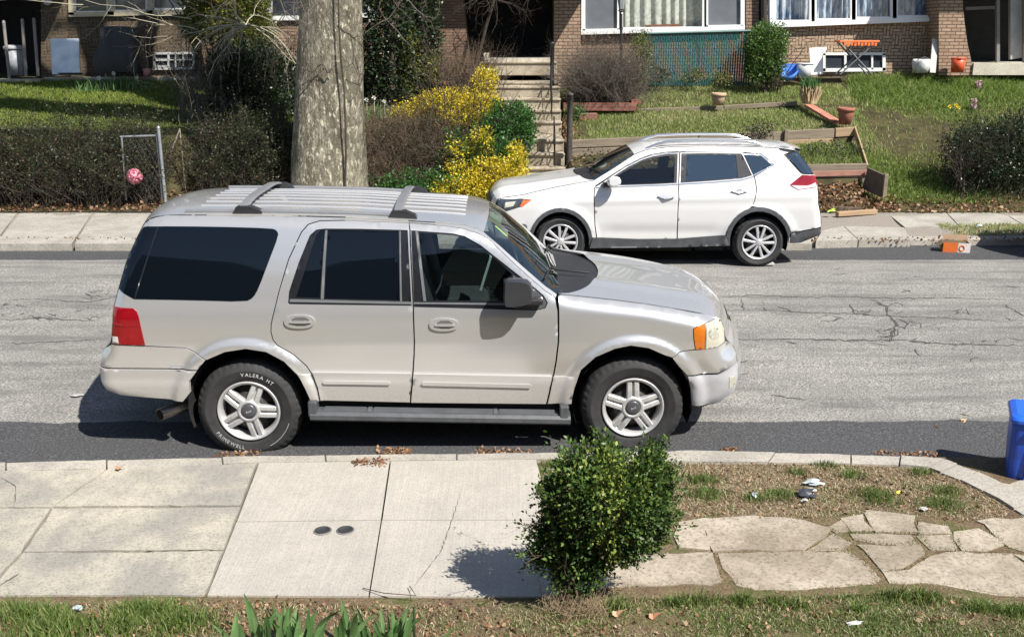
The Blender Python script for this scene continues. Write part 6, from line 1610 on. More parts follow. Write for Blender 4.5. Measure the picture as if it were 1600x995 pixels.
mkwall('short dark timber offcut behind the tan offcut by the far sidewalk', [(gr(1300, 323, .37), gr(1346, 324, .37), .07, .08, MATS['dark_board'])])
o = tag(empty('brick_edging', at(940, 165, 20.6)), 'red brick edging round the brown bare shrub', 'edging')
mb = MB()
for p, q, hh in (((880, 164, 20.5), (994, 158, 20.5), .16), ((994, 158, 20.5), (985, 152, 21.1), .10), ((905, 178, 20.2), (933, 176, 20.2), .14)):
    a, b = at(*p), at(*q); d = b - a; mb.box((a + b) / 2 - Vector((0, 0, hh / 2)) - o.location, (d.length, .20, hh), rot=Matrix.Rotation(math.atan2(d.y, d.x), 3, 'Z'), bev=.008)
mb.build('bricks', redbr, o)
# green slatted fence
fe = tag(empty('privacy_fence', at(1090, 130, 22.3)), 'green slatted chain-link fence under the lace-curtained windows', 'fence')
sl = M('green_slat', (.006, .080, .080), .5, var=.15, scale=6); gw = M('fence_wire', (.14, .22, .21), .5, metal=.4)
fo = -fe.location
mb = MB(); n = 46
for k in range(n):
    t0 = k / n; x0, x1 = 1003 + 174 * t0, 1003 + 174 * (t0 + .66 / n)
    yt = 54 - 4.5 * t0; a, b = at(x0, yt, 22.3), at(x1, yt, 22.3); c = at(x0, 134, 22.3)
    mb.box(((a.x + b.x) / 2, 22.3, (a.z + c.z) / 2), (b.x - a.x, .012, a.z - c.z))
o = mb.build('slat_panel', sl, fe); o.location = fo
a = at(1003, 54, 22.28); b = at(1177, 49, 22.28); c = at(1003, 134, 22.28); A_ = []; B_ = []
Hh = a.z - c.z; Ww = b.x - a.x
for k in range(-10, 40):
    for sg in (1, -1):
        x0 = a.x + k * .085 if sg > 0 else a.x + Ww - k * .085; t0, t1 = 0, Hh * 1.0
        xa, xb = x0, x0 + sg * Hh * .6
        za, zb = c.z, c.z + Hh
        for lim_, s2 in ((a.x, 1), (a.x + Ww, -1)):
            pass
        xs_ = sorted([(xa, za), (xb, zb)])
        (x1_, z1_), (x2_, z2_) = xs_
        if x2_ < a.x or x1_ > a.x + Ww: continue
        f = lambda x: z1_ + (z2_ - z1_) * (x - x1_) / (x2_ - x1_)
        l_, r_ = max(x1_, a.x), min(x2_, a.x + Ww)
        A_.append((l_, 22.288, f(l_))); B_.append((r_, 22.288, f(r_)))
v, f = sticks(A_, B_, .0026, .0026); o = link('wire_mesh', np_mesh('wire_mesh', v, f), gw, fe, fo)
mb = MB(); mb.tube([at(1002, 53, 22.28), at(1178, 48.5, 22.28)], .022, 8); o = mb.build('top_rail', gw, fe); o.location = fo
for x in (1004, 1090, 1176):
    mb = MB(); mb.tube([at(x, 50, 22.33), at(x, 138, 22.33)], .028, 8); o = mb.build('post', gw, fe); o.location = fo
# lamp post
lp_ = tag(empty('lamp_post', at(971, 150, 22.1)), 'black lantern post in front of the lace-curtained window', 'lamp post'); lo_ = -lp_.location
mb = MB(); mb.tube([at(971, 150, 22.1), at(970.5, 22, 22.1)], .03, 8); o = mb.build('post', iron, lp_); o.location = lo_
mb = MB(); q = at(970.5, 20, 22.1); mb.lathe([(.02, 0), (.07, .03), (.05, .06), (.09, .28), (.10, .30), (.02, .40), (.01, .46)], 6, q, smooth=False); o = mb.build('lantern', iron, lp_); o.location = lo_
mb = MB(); mb.lathe([(.053, .07), (.082, .27)], 6, q + Vector((0, -.012, 0)), smooth=False); o = mb.build('lantern_glass', M('lantern_glass', (.25, .27, .28), .2), lp_); o.location = lo_
# chain-link gate
galv = M('galvanised', (.34, .36, .37), .45, metal=.6, var=.2, scale=10)
g_ = tag(empty('chain_link_gate', at(225, 320, 17.0)), 'galvanised chain-link gate standing in the left hedge', 'gate'); go = -g_.location
for nm, L, r in (('frame_rail', [(188, 214), (246, 212)], .018), ('frame_upright', [(244.5, 208), (254, 312)], .020), ('frame_upright', [(190, 214), (197, 312)], .016)):
    mb = MB(); mb.tube([at(x, y, 17.0) for x, y in L], r, 8); o = mb.build(nm, galv, g_); o.location = go
A_ = []; B_ = []
for k in range(-12, 13):
    for sg in (1, -1):
        x0 = 218 + k * 8; x1 = x0 + sg * 60; l0, l1 = max(min(x0, x1), 192), min(max(x0, x1), 247)
        if l0 >= l1: continue
        yy = lambda x: 214 + 98 * (x - x0) / (x1 - x0)
        A_.append(at(l0, yy(l0), 17.0)); B_.append(at(l1, yy(l1), 17.0))
v, f = sticks(A_, B_, .0011, .0011); link('wire_mesh', np_mesh('wire_mesh', v, f), galv, g_, go)
mb = MB(); p, q = at(259, 316, 16.95), at(247.5, 201, 16.95); mb.tube([p - p, q - p], .030, 10); mb.lathe([(.034, 0), (.03, .03), (.001, .05)], 10, q - p); tag(mb.build('gate_post', galv, None, p), 'round galvanised steel post holding the chain-link gate', 'post')
mb = MB(); p, q = at(262, 252, 17.6), at(281, 202, 17.6); mb.tube([p - p, q - p], .016, 8); mb.tube([q - p, Vector((q.x - p.x, 0, -.6))], .012, 6); tag(mb.build('handrail', M('rust_pale', (.30, .25, .21), .8, var=.3), None, p), 'thin slanting pale handrail beside the dark path right of the gate', 'handrail')
# left porch fence posts
for i, (x0, y0, x1, y1, lab) in enumerate(((6, 37, 15, 124, 'leftmost slim grey pipe post in front of the left porch'), (35, 34, 41, 120, 'middle slim grey pipe post in front of the left porch, beside the grey bin'), (53, 33, 59.5, 119, 'slim grey pipe post of the left porch nearest the white mattress panel'))):
    mb = MB(); p, q = at(x1, y1, 22.0), at(x0, y0, 22.0); mb.tube([p - p, q - p], .035, 8); mb.lathe([(.04, 0), (.03, .05), (.001, .07)], 8, q - p); tag(mb.build('pipe_post', M('pipe_grey', (.22, .20, .19), .7, var=.3), None, p), lab, 'post', 'pipe posts of the left porch')
# ---------------------------------------------------------------- yard things
def lathe_thing(name, lab, cat, p, prof, mat, extra=None, n=28):
    o = tag(empty(name, p), lab, cat); mb = MB(); mb.lathe(prof, n); mb.build('body', mat, o)
    if extra: extra(o)
    return o
def pot(p, r, hgt, mat, lab, soil=True):
    def ex(o):
        mb = MB(); mb.lathe([(r * .9, hgt - .04), (r * .86, hgt - .035), (.001, hgt - .03)][::-1], 24); mb.build('soil', dirt, o)
        mb = MB(); mb.lathe([(r * .90, hgt - .002), (r * .92, hgt + .01), (r * 1.08, hgt + .01), (r * 1.1, hgt - .055), (r * .98, hgt - .06)][::-1], 28); mb.build('rim', mat, o)
    return lathe_thing('flower_pot', lab, 'flower pot', p, [(.001, 0), (r * .72, 0), (r * .98, hgt - .05), (r * .9, hgt - .002), (r * .88, hgt - .05)], mat, ex)
pot(at(1122, 164.5, 20.5), .145, .24, M('tan_clay', (.46, .31, .20), .8, var=.12), 'tan clay flower pot on the upper grass terrace')
pot(at(1320, 194.5, 19.05), .155, .31, M('red_clay', (.30, .11, .07), .75, var=.15), 'dark red terracotta pot at the corner of the timber terrace')
def buck(p, r, hgt, mat, lab, name='bucket'):
    def ex(o):
        mb = MB(); mb.tube([(r * math.cos(t), -r * .2, hgt * .9 - r * .9 * math.sin(t) ** 2) for t in np.linspace(0, math.pi, 14)], .006, 5); mb.build('handle', galv, o)
        mb = MB(); mb.lathe([(r * .97, hgt - .03), (r * 1.05, hgt - .03), (r * 1.05, hgt), (r * .96, hgt)], 28); mb.build('rim', mat, o)
    return lathe_thing(name, lab, 'bucket', p, [(.001, 0), (r * .84, 0), (r, hgt), (r * .96, hgt), (r * .8, .02), (.001, .015)], mat, ex)
buck(at(1495.5, 113, 22.05), .155, .31, M('orange_plastic', (.62, .085, .03), .45, var=.1), 'orange-red plastic bucket at the foot of the flared brick pier')
buck(at(1256, 122, 22.2), .18, .32, M('white_plastic', (.55, .56, .57), .5, var=.15), 'dirty white bucket beside the blue tub under the house wall')
def tub(o):
    pass
o = tag(empty('blue_tub', at(1230, 121, 22.3)), 'crumpled light blue plastic tub lying at the foot of the brick wall', 'tub')
mb = MB(); mb.lathe([(.001, .02), (.20, .02), (.27, .2), (.26, .2), (.19, .04), (.001, .03)], 20, wob=lambda an, hh: 1 + .16 * math.sin(an * 3 + 1) * hh * 4); b_ = mb.build('body', M('sky_blue_plastic', (.07, .20, .62), .45, var=.15), o); b_.rotation_euler = (R(28), R(-12), 0)
o = tag(empty('white_sack', at(1438, 114, 22.35)), 'white plastic sack and pail leaning by the leaning plank', 'sack')
mb = MB(); mb.lathe([(.001, 0), (.15, 0), (.19, .12), (.20, .24), (.16, .30), (.14, .27), (.10, .24), (.001, .2)], 22, wob=lambda an, hh: 1 + .12 * math.sin(an * 5 + hh * 20) + .05 * math.sin(an * 9)); mb.build('body', M('sack_white', (.50, .50, .49), .6, var=.25, scale=12), o)
mb = MB(); mb.tube([(-.12, -.1, .28), (.0, -.16, .34), (.14, -.08, .29)], .02, 6); mb.build('tie', M('dark_rag', (.05, .05, .05), .9), o)
mb = MB(); p = at(1457, 114, 22.3); q = at(1461, 72, 22.75); mb.box((0, 0, (q - p).length / 2), (.13, .03, (q - p).length)); o = mb.build('leaning_plank', M('grey_white_board', (.48, .47, .45), .7, var=.1), None, p); o.rotation_euler = (q - p).to_track_quat('Z', 'Y').to_euler(); o.rotation_euler.z = 0; o.rotation_euler.x = -R(14); o.rotation_euler.y = R(4); tag(o, 'pale plank leaning on the brick between sack and flared pier', 'plank')
mb = MB(); p = at(1276, 117, 22.4); mb.box((0, 0, .30), (.28, .04, .60)); mb.box((.15, .0, .545), (.20, .035, .10)); o = mb.build('leaning_board', whitef, None, p); o.rotation_euler = (-R(12), R(-4), 0); tag(o, 'white board leaning on the wall at the left of the basement window', 'board')
# orange work table
o = tag(empty('work_table', at(1334, 113, 22.2)), 'orange topped folding work table with crossed grey legs', 'table')
org = M('orange_paint', (.72, .16, .04), .5, var=.12); zt = .66; wd = .44
mb = MB(); mb.box((0, 0, zt), (wd * 2, .40, .045), bev=.008); mb.build('tabletop', org, o)
mb = MB()
for k in range(10): mb.box((-wd + .12 + k * .075, -.21, zt - .05 - .012 * (k % 2)), (.05, .012, .07))
mb.build('apron', org, o)
for s_ in (1, -1):
    for y in (-.16, .16):
        mb = MB(); mb.tube([(-s_ * .36, y + .012 * s_, zt - .02), (s_ * .36, y + .012 * s_, -.05)], .017, 6); mb.build('leg', M('leg_grey', (.16, .165, .175), .5, metal=.3), o)
# straw bundle planter
o = tag(empty('straw_planter', at(1265, 162, 20.4)), 'bundle of straw-coloured stalks with green blades at the terrace corner', 'plant')
g2 = np.random.default_rng(12); n = 260; an = g2.uniform(0, 6.28, n); A_ = np.stack([.13 * np.cos(an), .1 * np.sin(an), np.zeros(n)], 1); B_ = A_ * [1.5, 1.4, 1] + np.stack([g2.normal(size=n) * .02, g2.normal(size=n) * .02, g2.uniform(.2, .36, n)], 1)
v, f = sticks(A_, B_, .010, .006); link('stalks', np_mesh('stalks', v, f), M('straw_stalk', (.46, .35, .21), .9, var=.3, scale=20), o)
P = g2.normal(size=(140, 3)) * [.09, .07, 0] + [-.04, 0, .3]
v, f, t = grass_mesh(P, .24, .022, .5, g2.random(140) * .6, 4); put_leaves('blades', iris, o, [(v, f, t)])
# cardboard box
o = tag(empty('cardboard_box', gr(1493, 393, .165), R(-14)), 'open orange and white cardboard carton lying in the far gutter', 'carton')
cor = M('carton_orange', (.66, .14, .02), .7, var=.08); cwh = M('carton_white', (.62, .58, .56), .7); cbr = M('carton_brown', (.24, .16, .10), .85)
mb = MB(); s_ = .15
mb.box((-.10, -.11, .075), (.20, .006, .15), 0); mb.box((.09, -.11, .075), (.17, .007, .15), 1); mb.box((-.197, 0, .075), (.006, .22, .15), 2); mb.box((.172, 0, .075), (.006, .22, .15), 1); mb.box((-.01, .11, .075), (.36, .006, .15), 2); mb.box((-.01, 0, .006), (.35, .21, .006), 2)
mb.build('body', [cor, cwh, cbr], o)
mb = MB(); mb.box((-.24, -.02, .12), (.10, .20, .005), rot=Matrix.Rotation(R(-40), 3, 'Y')); mb.build('flap', cbr, o)
mb = MB(); mb.box((.0, .15, .19), (.34, .09, .005), rot=Matrix.Rotation(R(50), 3, 'X')); mb.build('flap', cbr, o)
mb = MB(); mb.tube([(.06 + .035 * math.cos(t), -.115, .075 + .04 * math.sin(t)) for t in np.linspace(0, 6.283, 16)], .008, 4); mb.build('printed_ring', cor, o)
# litter under the crossover's wheel
o = tag(empty('paper_carton', gr(1194, 415, .20)), 'flattened white paper carton in front of the crossover rear wheel', 'litter')
mb = MB(); mb.box((0, 0, .03), (.26, .10, .03), bev=.006); mb.build('body', paperw, o); mb = MB(); mb.box((-.13, -.02, .035), (.05, .07, .06), bev=.01); mb.build('end', M('brown_scrap', (.22, .16, .12), .9), o)
# white mattress-like panel, covered grill, bin, flower tub
p = at(104, 117, 22.15); q = at(104, 60, 22.6)
o = tag(empty('leaning_sheet', p), 'upright pale blue-white sheet leaning on the left brick wall', 'sheet')
def panel_m():
    m, nt, b = newmat('panel_white'); v = coords(nt, False); n = noise_(nt, v, 4.0, 3, .4)
    nt.links.new(ramp(nt, n, [(.3, (.50, .57, .68)), (.55, (.72, .78, .86)), (.75, (.82, .86, .90))]), b.inputs['Base Color']); b.inputs['Roughness'].default_value = .35; return m
hgt = (q.z - p.z)
mb = MB(); mb.box((0, 0, hgt / 2), (.62, .05, hgt), bev=.012); b_ = mb.build('board', panel_m(), o); b_.rotation_euler = (-R(10), 0, R(3))
mb = MB(); mb.box((0, .01, .02), (.68, .08, .05), bev=.01); b_ = mb.build('base_rail', blackpl, o)
o = tag(empty('covered_grill', at(196, 114, 22.1)), 'grill under a loose black cover in front of the left house', 'grill')
mb = MB(); secs = [(.56, .30, 0), (.60, .33, .22), (.54, .30, .42), (.48, .28, .62), (.46, .26, .88), (.42, .23, .97)]; n = 28; vs = []; fs = []
for i, (a, b, z) in enumerate(secs):
    for k in range(n):
        t = 2 * math.pi * k / n; e_ = .5; cx_ = math.copysign(abs(math.cos(t)) ** e_, math.cos(t)); sy_ = math.copysign(abs(math.sin(t)) ** e_, math.sin(t)); w_ = 1 + .05 * math.sin(t * 7 + i) * (1 - i / 6)
        vs.append((a * cx_ * w_ * .93 - (.08 if i < 3 else 0), b * sy_ * w_, z + .02 * math.sin(t * 3)))
for i in range(5):
    for k in range(n): fs.append((i * n + k, i * n + (k + 1) % n, (i + 1) * n + (k + 1) % n, (i + 1) * n + k))
mb.add(vs, fs, 0, True); mb.add(vs[-n:], [list(range(n))]); mb.build('cover', M('black_cover', (.022, .022, .024), .55, var=.3, scale=5, bump=.3, bscale=9), o)
for x in (-.4, .3):
    mb = MB(); mb.tube([(x, -.1, -.12), (x, -.1, .05)], .02, 6); mb.build('leg', galv, o)
def bn(o):
    mb = MB(); mb.lathe([(.20, .56), (.215, .57), (.215, .62), (.16, .66), (.001, .67)], 24); mb.build('lid', M('lid_grey', (.30, .31, .32), .5), o)
lathe_thing('grey_bin', 'pale grey ribbed bin with a lid on the left porch', 'bin', at(27, 118, 22.45), [(.001, 0), (.16, 0), (.19, .55), (.001, .56)], M('bin_grey', (.26, .27, .29), .5, var=.25, scale=12), bn)
lathe_thing('flower_tub', 'small pink and white pot at the foot of the covered grill', 'flower pot', at(229.5, 119, 22.0), [(.001, 0), (.07, 0), (.09, .16), (.001, .15)], M('pink_pot', (.55, .25, .24), .7, var=.4, scale=10))
def ball_m():
    m, nt, b = newmat('pink_ball'); v = coords(nt, False); vo = nd(nt, 'ShaderNodeTexVoronoi'); vo.inputs['Scale'].default_value = 26; nt.links.new(v, vo.inputs['Vector'])
    nt.links.new(ramp(nt, vo.outputs['Distance'], [(.1, (.75, .42, .48)), (.5, (.52, .14, .20)), (.8, (.3, .05, .09))]), b.inputs['Base Color']); b.inputs['Roughness'].default_value = .6; bump_(nt, b, vo.outputs['Distance'], .6, .02); return m
o = tag(empty('pink_ball', at(210, 276, 16.95)), 'round mottled pink ball caught low in the hedge beside the gate', 'ball')
mb = MB(); mb.lathe([(.14 * math.sin(math.pi * k / 14) + .0005, -.14 * math.cos(math.pi * k / 14)) for k in range(15)], 24, wob=lambda an, hh: 1 + .03 * math.sin(an * 3)); mb.build('ball', ball_m(), o)
lathe_thing('clay_dish', 'broad reddish clay dish in the shrubs left of the steps', 'dish', at(687, 134, 20.8), [(.001, 0), (.12, 0), (.22, .09), (.20, .09), (.1, .03), (.001, .03)], MATS['red_clay'])
# ---------------------------------------------------------------- plants on the far side
def pxm(Y, z=1.5): return F_PX / (Y * CP + (CAM_H - z) * SP)          # pixels per metre
def blob(px, py, Y, rx, ry, ryd, n, p=2.6, seed=1, shell=.25, rough=.22):
    c = at(px, py, Y); k = pxm(Y, c.z); return inside_blob(n, c, (rx / k, ryd, ry / k), p, seed, shell, rough=rough)
def plant(name, lab, cat, px, py, Y, group=None):
    p = at(px, py, Y); return tag(empty(name, p), lab, cat, group)
def fol(o, mat, parts, name='foliage'):
    q = put_leaves(name, mat, o, parts); q.location = -o.location; return q
def stk(o, mat, tw, name='stems'):
    q = put_sticks(name, mat, o, *tw[:4]); q.location = -o.location; return q
def bases(px0, px1, Y0, Y1, n, seed, zoff=-.03):
    g = np.random.default_rng(seed); Y = g.uniform(Y0, Y1, n); x = g.uniform(px0, px1, n)
    P = np.array([[at(a, 250, b).x, b, 0] for a, b in zip(x, Y)]); P[:, 2] = far_z(P[:, 0], P[:, 1]) + zoff; return P
def updirs(n, sp, seed): 
    g = np.random.default_rng(seed); d = g.normal(size=(n, 3)) * sp; d[:, 2] = 1; return d
twig_grey = M('twig_grey', (.12, .10, .08), .9, var=.4, scale=25)
twig_brown = M('twig_dark', (.048, .036, .026), .9, var=.4, scale=25)
twig_tan = M('twig_tan', (.115, .08, .052), .9, var=.4, scale=25)
twig_pale = M('twig_pale', (.36, .33, .24), .85, var=.25, scale=25)
dk = leafmat('dark_leaf', [(0, (.008, .018, .008)), (.6, (.018, .036, .013)), (.88, (.045, .070, .022)), (1, (.14, .13, .055))], .38, .15, .5)
ol = leafmat('olive_leaf', [(0, (.012, .020, .008)), (.5, (.028, .040, .014)), (.8, (.055, .060, .024)), (1, (.16, .09, .055))], .5, .2)
gold = leafmat('gold_leaf', [(0, (.30, .24, .02)), (.5, (.60, .48, .03)), (.85, (.76, .64, .08)), (1, (.24, .24, .03))], .45, .3)
mid = leafmat('mid_leaf', [(0, (.018, .060, .012)), (.5, (.040, .125, .024)), (.85, (.080, .20, .045)), (1, (.17, .22, .06))], .4, .25, .5)
priv = leafmat('privet_leaf', [(0, (.03, .075, .014)), (.5, (.075, .15, .028)), (1, (.15, .24, .055))], .4, .25, .5)
yel = leafmat('yellowgreen_leaf', [(0, (.030, .050, .010)), (.5, (.095, .12, .020)), (.85, (.20, .20, .035)), (1, (.30, .22, .03))], .42, .25)

# big sycamore -------------------------------------------------------------
def bark_sy():
    m, nt, b = newmat('sycamore_bark'); v = coords(nt, False, (1, 1, .42))
    n1 = noise_(nt, v, 2.8, 7, .78); n2 = noise_(nt, v, 11, 4, .7); n3 = noise_(nt, coords(nt, False, (1, 1, .2)), 22, 4, .7)
    vo = nd(nt, 'ShaderNodeTexVoronoi'); vo.inputs['Scale'].default_value = 9; nt.links.new(v, vo.inputs['Vector'])
    c = ramp(nt, n1, [(.36, (.07, .058, .04)), (.46, (.165, .15, .108)), (.54, (.29, .265, .20)), (.64, (.18, .172, .128))])
    c = mixc(nt, ramp(nt, n2, [(.48, 0), (.54, .8)]), c, (.115, .10, .072))
    c = mixc(nt, ramp(nt, noise_(nt, v, 17, 4, .7), [(.555, 0), (.59, .85)]), c, (.52, .48, .37))
    c = mixc(nt, ramp(nt, n3, [(.62, 0), (.7, .6)]), c, (.09, .075, .055)); c = mixc(nt, ramp(nt, noise_(nt, coords(nt, False, (1, 1, .5)), 2.2, 5, .7), [(.40, .6), (.52, 0)]), c, (.115, .10, .072), 'MULTIPLY' if False else 'MIX')
    nt.links.new(c, b.inputs['Base Color']); b.inputs['Roughness'].default_value = .85; b.inputs['Specular IOR Level'].default_value = .2
    bump_(nt, b, math_(nt, 'ADD', n2, n3), .9, .05); return m
syb = bark_sy(); TY = 17.15
tb = at(513, 334, TY); tb.z = .26
sy = tag(empty('sycamore_tree', tb), 'huge sycamore with mottled flaking bark on the far sidewalk behind the silver suv', 'tree')
prof = []
for (y, x0, x1) in ((345, 438, 584), (325, 446, 577), (290, 452.5, 573), (240, 456, 570.5), (190, 459, 568.5), (140, 463, 567.5), (90, 466, 567), (40, 469, 566.5), (0, 470.5, 567), (-60, 472, 566), (-140, 476, 564), (-230, 482, 562)):
    a, b = at(x0, y, TY), at(x1, y, TY); prof.append(((a + b) / 2, (b - a).x / 2))
prof += [(Vector((-3.32, 17.2, 8.3)), .50), (Vector((-3.42, 17.2, 9.8)), .45)]
n = 72; vs = []; fs = []
for i, (c, r) in enumerate(prof):
    for k in range(n):
        t = 2 * math.pi * k / n; fl = max(0, 1 - (c.z - .3) / 1.4)
        rr = r * (1 + .025 * math.sin(3 * t + c.z * 1.2) + .018 * math.sin(7 * t + c.z * 2.3) + .012 * math.sin(13 * t - c.z * 4) + fl * .05 * math.sin(5 * t))
        vs.append((c.x - tb.x + rr * math.cos(t), rr * math.sin(t) + (c.y - tb.y), c.z - tb.z - (.25 if i == 0 else 0)))
for i in range(len(prof) - 1):
    for k in range(n): fs.append((i * n + k, i * n + (k + 1) % n, (i + 1) * n + (k + 1) % n, (i + 1) * n + k))
mb = MB(); mb.add(vs, fs, 0, True); mb.build('trunk', syb, sy)
top = prof[-1][0] - tb; rt = prof[-1][1]
gl = random.Random(11)
limb_pts = []
def limb(p, d, L, r, depth, mb):
    pts = [Vector(p)]; d = Vector(d).normalized(); rs = [r]; k = max(4, int(L / .55))
    for i in range(k):
        d = (d + Vector((gl.gauss(0, .13), gl.gauss(0, .13), gl.gauss(.03, .09)))).normalized(); pts.append(pts[-1] + d * L / k); rs.append(r * (1 - .62 * (i + 1) / k))
        limb_pts.append((pts[-1].copy(), d.copy(), rs[-1]))
        if depth > 0 and i >= k * .3 and gl.random() < .62:
            nd_ = (d + Vector((gl.gauss(0, .6), gl.gauss(0, .6), gl.gauss(.1, .35)))).normalized(); limb(pts[-1], nd_, L * gl.uniform(.4, .65), rs[-1] * .62, depth - 1, mb)
    mb.tube(pts, rs, 7 if r > .06 else 5, caps=False)
for (d, L, r, z0) in (((-.75, -.05, .75), 6.5, .30, -.3), ((-.35, .35, 1), 7, .26, -.1), ((.5, -.1, 1), 7, .28, -.1), ((.1, .2, 1.0), 7.5, .30, -.1), ((-.55, -.45, .9), 6, .22, -.6), ((-.9, .15, .45), 5.5, .20, -1.2), ((.75, .4, .8), 6, .22, -.5)):
    mb = MB(); limb(top + Vector((0, 0, z0)), d, L, r, 2, mb); mb.build('limb', syb, sy)
def path_limb(pts, r0, r1):
    mb = MB(); Q = []; n = len(pts) - 1
    for i in range(n):
        a, b = Vector(pts[i]) - tb, Vector(pts[i + 1]) - tb
        for j in range(4): Q.append(a.lerp(b, j / 4) + Vector((gl.gauss(0, .05), gl.gauss(0, .05), gl.gauss(0, .06))))
    Q.append(Vector(pts[-1]) - tb); rs = [r0 + (r1 - r0) * i / (len(Q) - 1) for i in range(len(Q))]
    mb.tube(Q, rs, 8, caps=False)
    for i in range(5, len(Q), 3): limb(Q[i], Vector((gl.gauss(-.5, .4), gl.gauss(-.1, .6), gl.gauss(.5, .3))), gl.uniform(1.6, 3.0), rs[i] * .6, 1, mb)
    mb.build('limb', syb, sy)
path_limb([(-3.4, 17.1, 4.9), (-4.8, 17.0, 6.1), (-6.8, 17.1, 7.0), (-9, 17.3, 7.6), (-11.5, 17.5, 8.0)], .34, .14)
path_limb([(-3.4, 17.0, 6.3), (-5.5, 16.6, 8.3), (-8, 16.2, 9.8), (-10, 16, 10.6)], .30, .12)
path_limb([(-3.5, 16.9, 4.6), (-6, 16.3, 5.1), (-9, 16.1, 5.7), (-11.5, 15.9, 6.0)], .24, .10)
path_limb([(-3.3, 17.4, 7.4), (-5.5, 18.3, 8.8), (-8, 19, 9.6), (-10.5, 19.5, 10)], .30, .14)
LP = [q for q in limb_pts if q[2] < .07]
P = np.array([tuple(q[0]) for q in LP]); D = np.array([tuple(q[1]) for q in LP]); P = P[::2]; D = D[::2] + rng.normal(size=(len(P), 3)) * .6
tw = shoots(P, D, .9, 4, .25, .012, .5, 61, levels=2); put_sticks('twigs', twig_grey, sy, *tw[:4])
# low twigs in front of the trunk
hp = np.array([tuple(at(x, y, 16.2) - tb) for x, y in ((400, -30), (425, -40), (455, -30), (520, -25), (590, -40), (640, -30), (660, -45), (600, -20), (560, -35), (480, -45), (430, -15))])
hd_ = np.array([[-.5 if i % 2 else .6, -.1, -.55] for i in range(len(hp))]) + rng.normal(size=(len(hp), 3)) * .2
tw = shoots(hp, hd_, 1.2, 7, .28, .011, .75, 62, grav=.03, levels=3); put_sticks('low_twigs', twig_grey, sy, *tw[:4])
mb = MB(); mb.tube([at(x, y, TY - .60 + .0 * y) - tb + Vector((0, -.02, 0)) for x, y in ((529, -20), (530, 40), (533, 90), (538, 140), (540, 190), (541, 240), (539, 300), (537, 330))], [.012, .014, .016, .016, .018, .018, .02, .022], 6); mb.build('vine', twig_brown, sy)
for (x, y, a, L) in ((473, 115, 25, 1.1), (470, 60, 60, .8), (505, 110, -10, .5)):
    pp = at(x, y, TY - .62) - tb; mb = MB(); mb.tube([pp + Vector((math.cos(R(a)) * L * t * .35, -.03 - .02 * math.sin(t * 3), math.sin(R(a)) * L * t * .25 + .04 * math.sin(t * 9))) for t in np.linspace(0, 1, 9)], [.012] * 9, 5); mb.build('vine', twig_brown, sy)

# hedges -------------------------------------------------------------------
def hedge(name, lab, px0, px1, Y0, Y1, hgt, nst, nlf, lm, tm, seed, lsize=.042, low=0.0, sp=.22, dens_top=1.0, cat='hedge', per=5):
    o = plant(name, lab, cat, (px0 + px1) / 2, 320, (Y0 + Y1) / 2)
    B = bases(px0, px1, Y0, Y1, nst, seed); tw = shoots(B, updirs(nst, sp, seed), hgt * np.random.default_rng(seed).uniform(.75, 1.08, nst), 6, .16, .011, .6, seed + 1, levels=3)
    stk(o, tm, tw)
    g = np.random.default_rng(seed + 2); k = g.random(len(tw[0])) < 1; A_ = tw[1]; zz = A_[:, 2] - far_z(A_[:, 0], A_[:, 1]); w_ = np.clip(low + zz / hgt, .02, 1) ** 1.2
    idx = g.choice(len(A_), nlf, p=w_ / w_.sum()); fol(o, lm, [clumpy(A_[idx], g.normal(size=(nlf, 3)) + [0, -.4, .4], per, .05, lsize, seed + 3, .55)])
    return o
hedge('privet_hedge', 'long half-bare dark hedge at the far left above the sidewalk', -320, 188, 17.0, 17.7, 1.0, 1250, 9600, ol, twig_brown, 71, low=.15)
hedge('privet_hedge', 'narrow stretch of half-bare hedge behind the chain-link gate', 190, 246, 17.15, 17.7, 1.0, 170, 1000, ol, twig_brown, 75, low=.1)
hedge('privet_hedge', 'dark tangled hedge between the steel gate post and the sycamore', 312, 462, 17.25, 18.0, 0.85, 360, 2900, ol, twig_brown, 79, low=.1)
hedge('bare_hedge', 'brown bare clipped hedge right of the sycamore', 568, 712, 17.3, 18.0, 0.88, 560, 700, ol, twig_tan, 83, low=.0, lsize=.035)
hedge('ground_shrub', 'low dark green leafy growth at the foot of the bare brown hedge', 572, 720, 16.95, 17.25, .42, 160, 1100, mid, twig_brown, 87, low=.5, cat='shrub')
hedge('twiggy_shrub', 'tangle of pale bare twigs over the dark path left of the big shrubs', 285, 345, 18.4, 20.0, 1.3, 48, 60, ol, twig_grey, 91, sp=.3, cat='shrub')
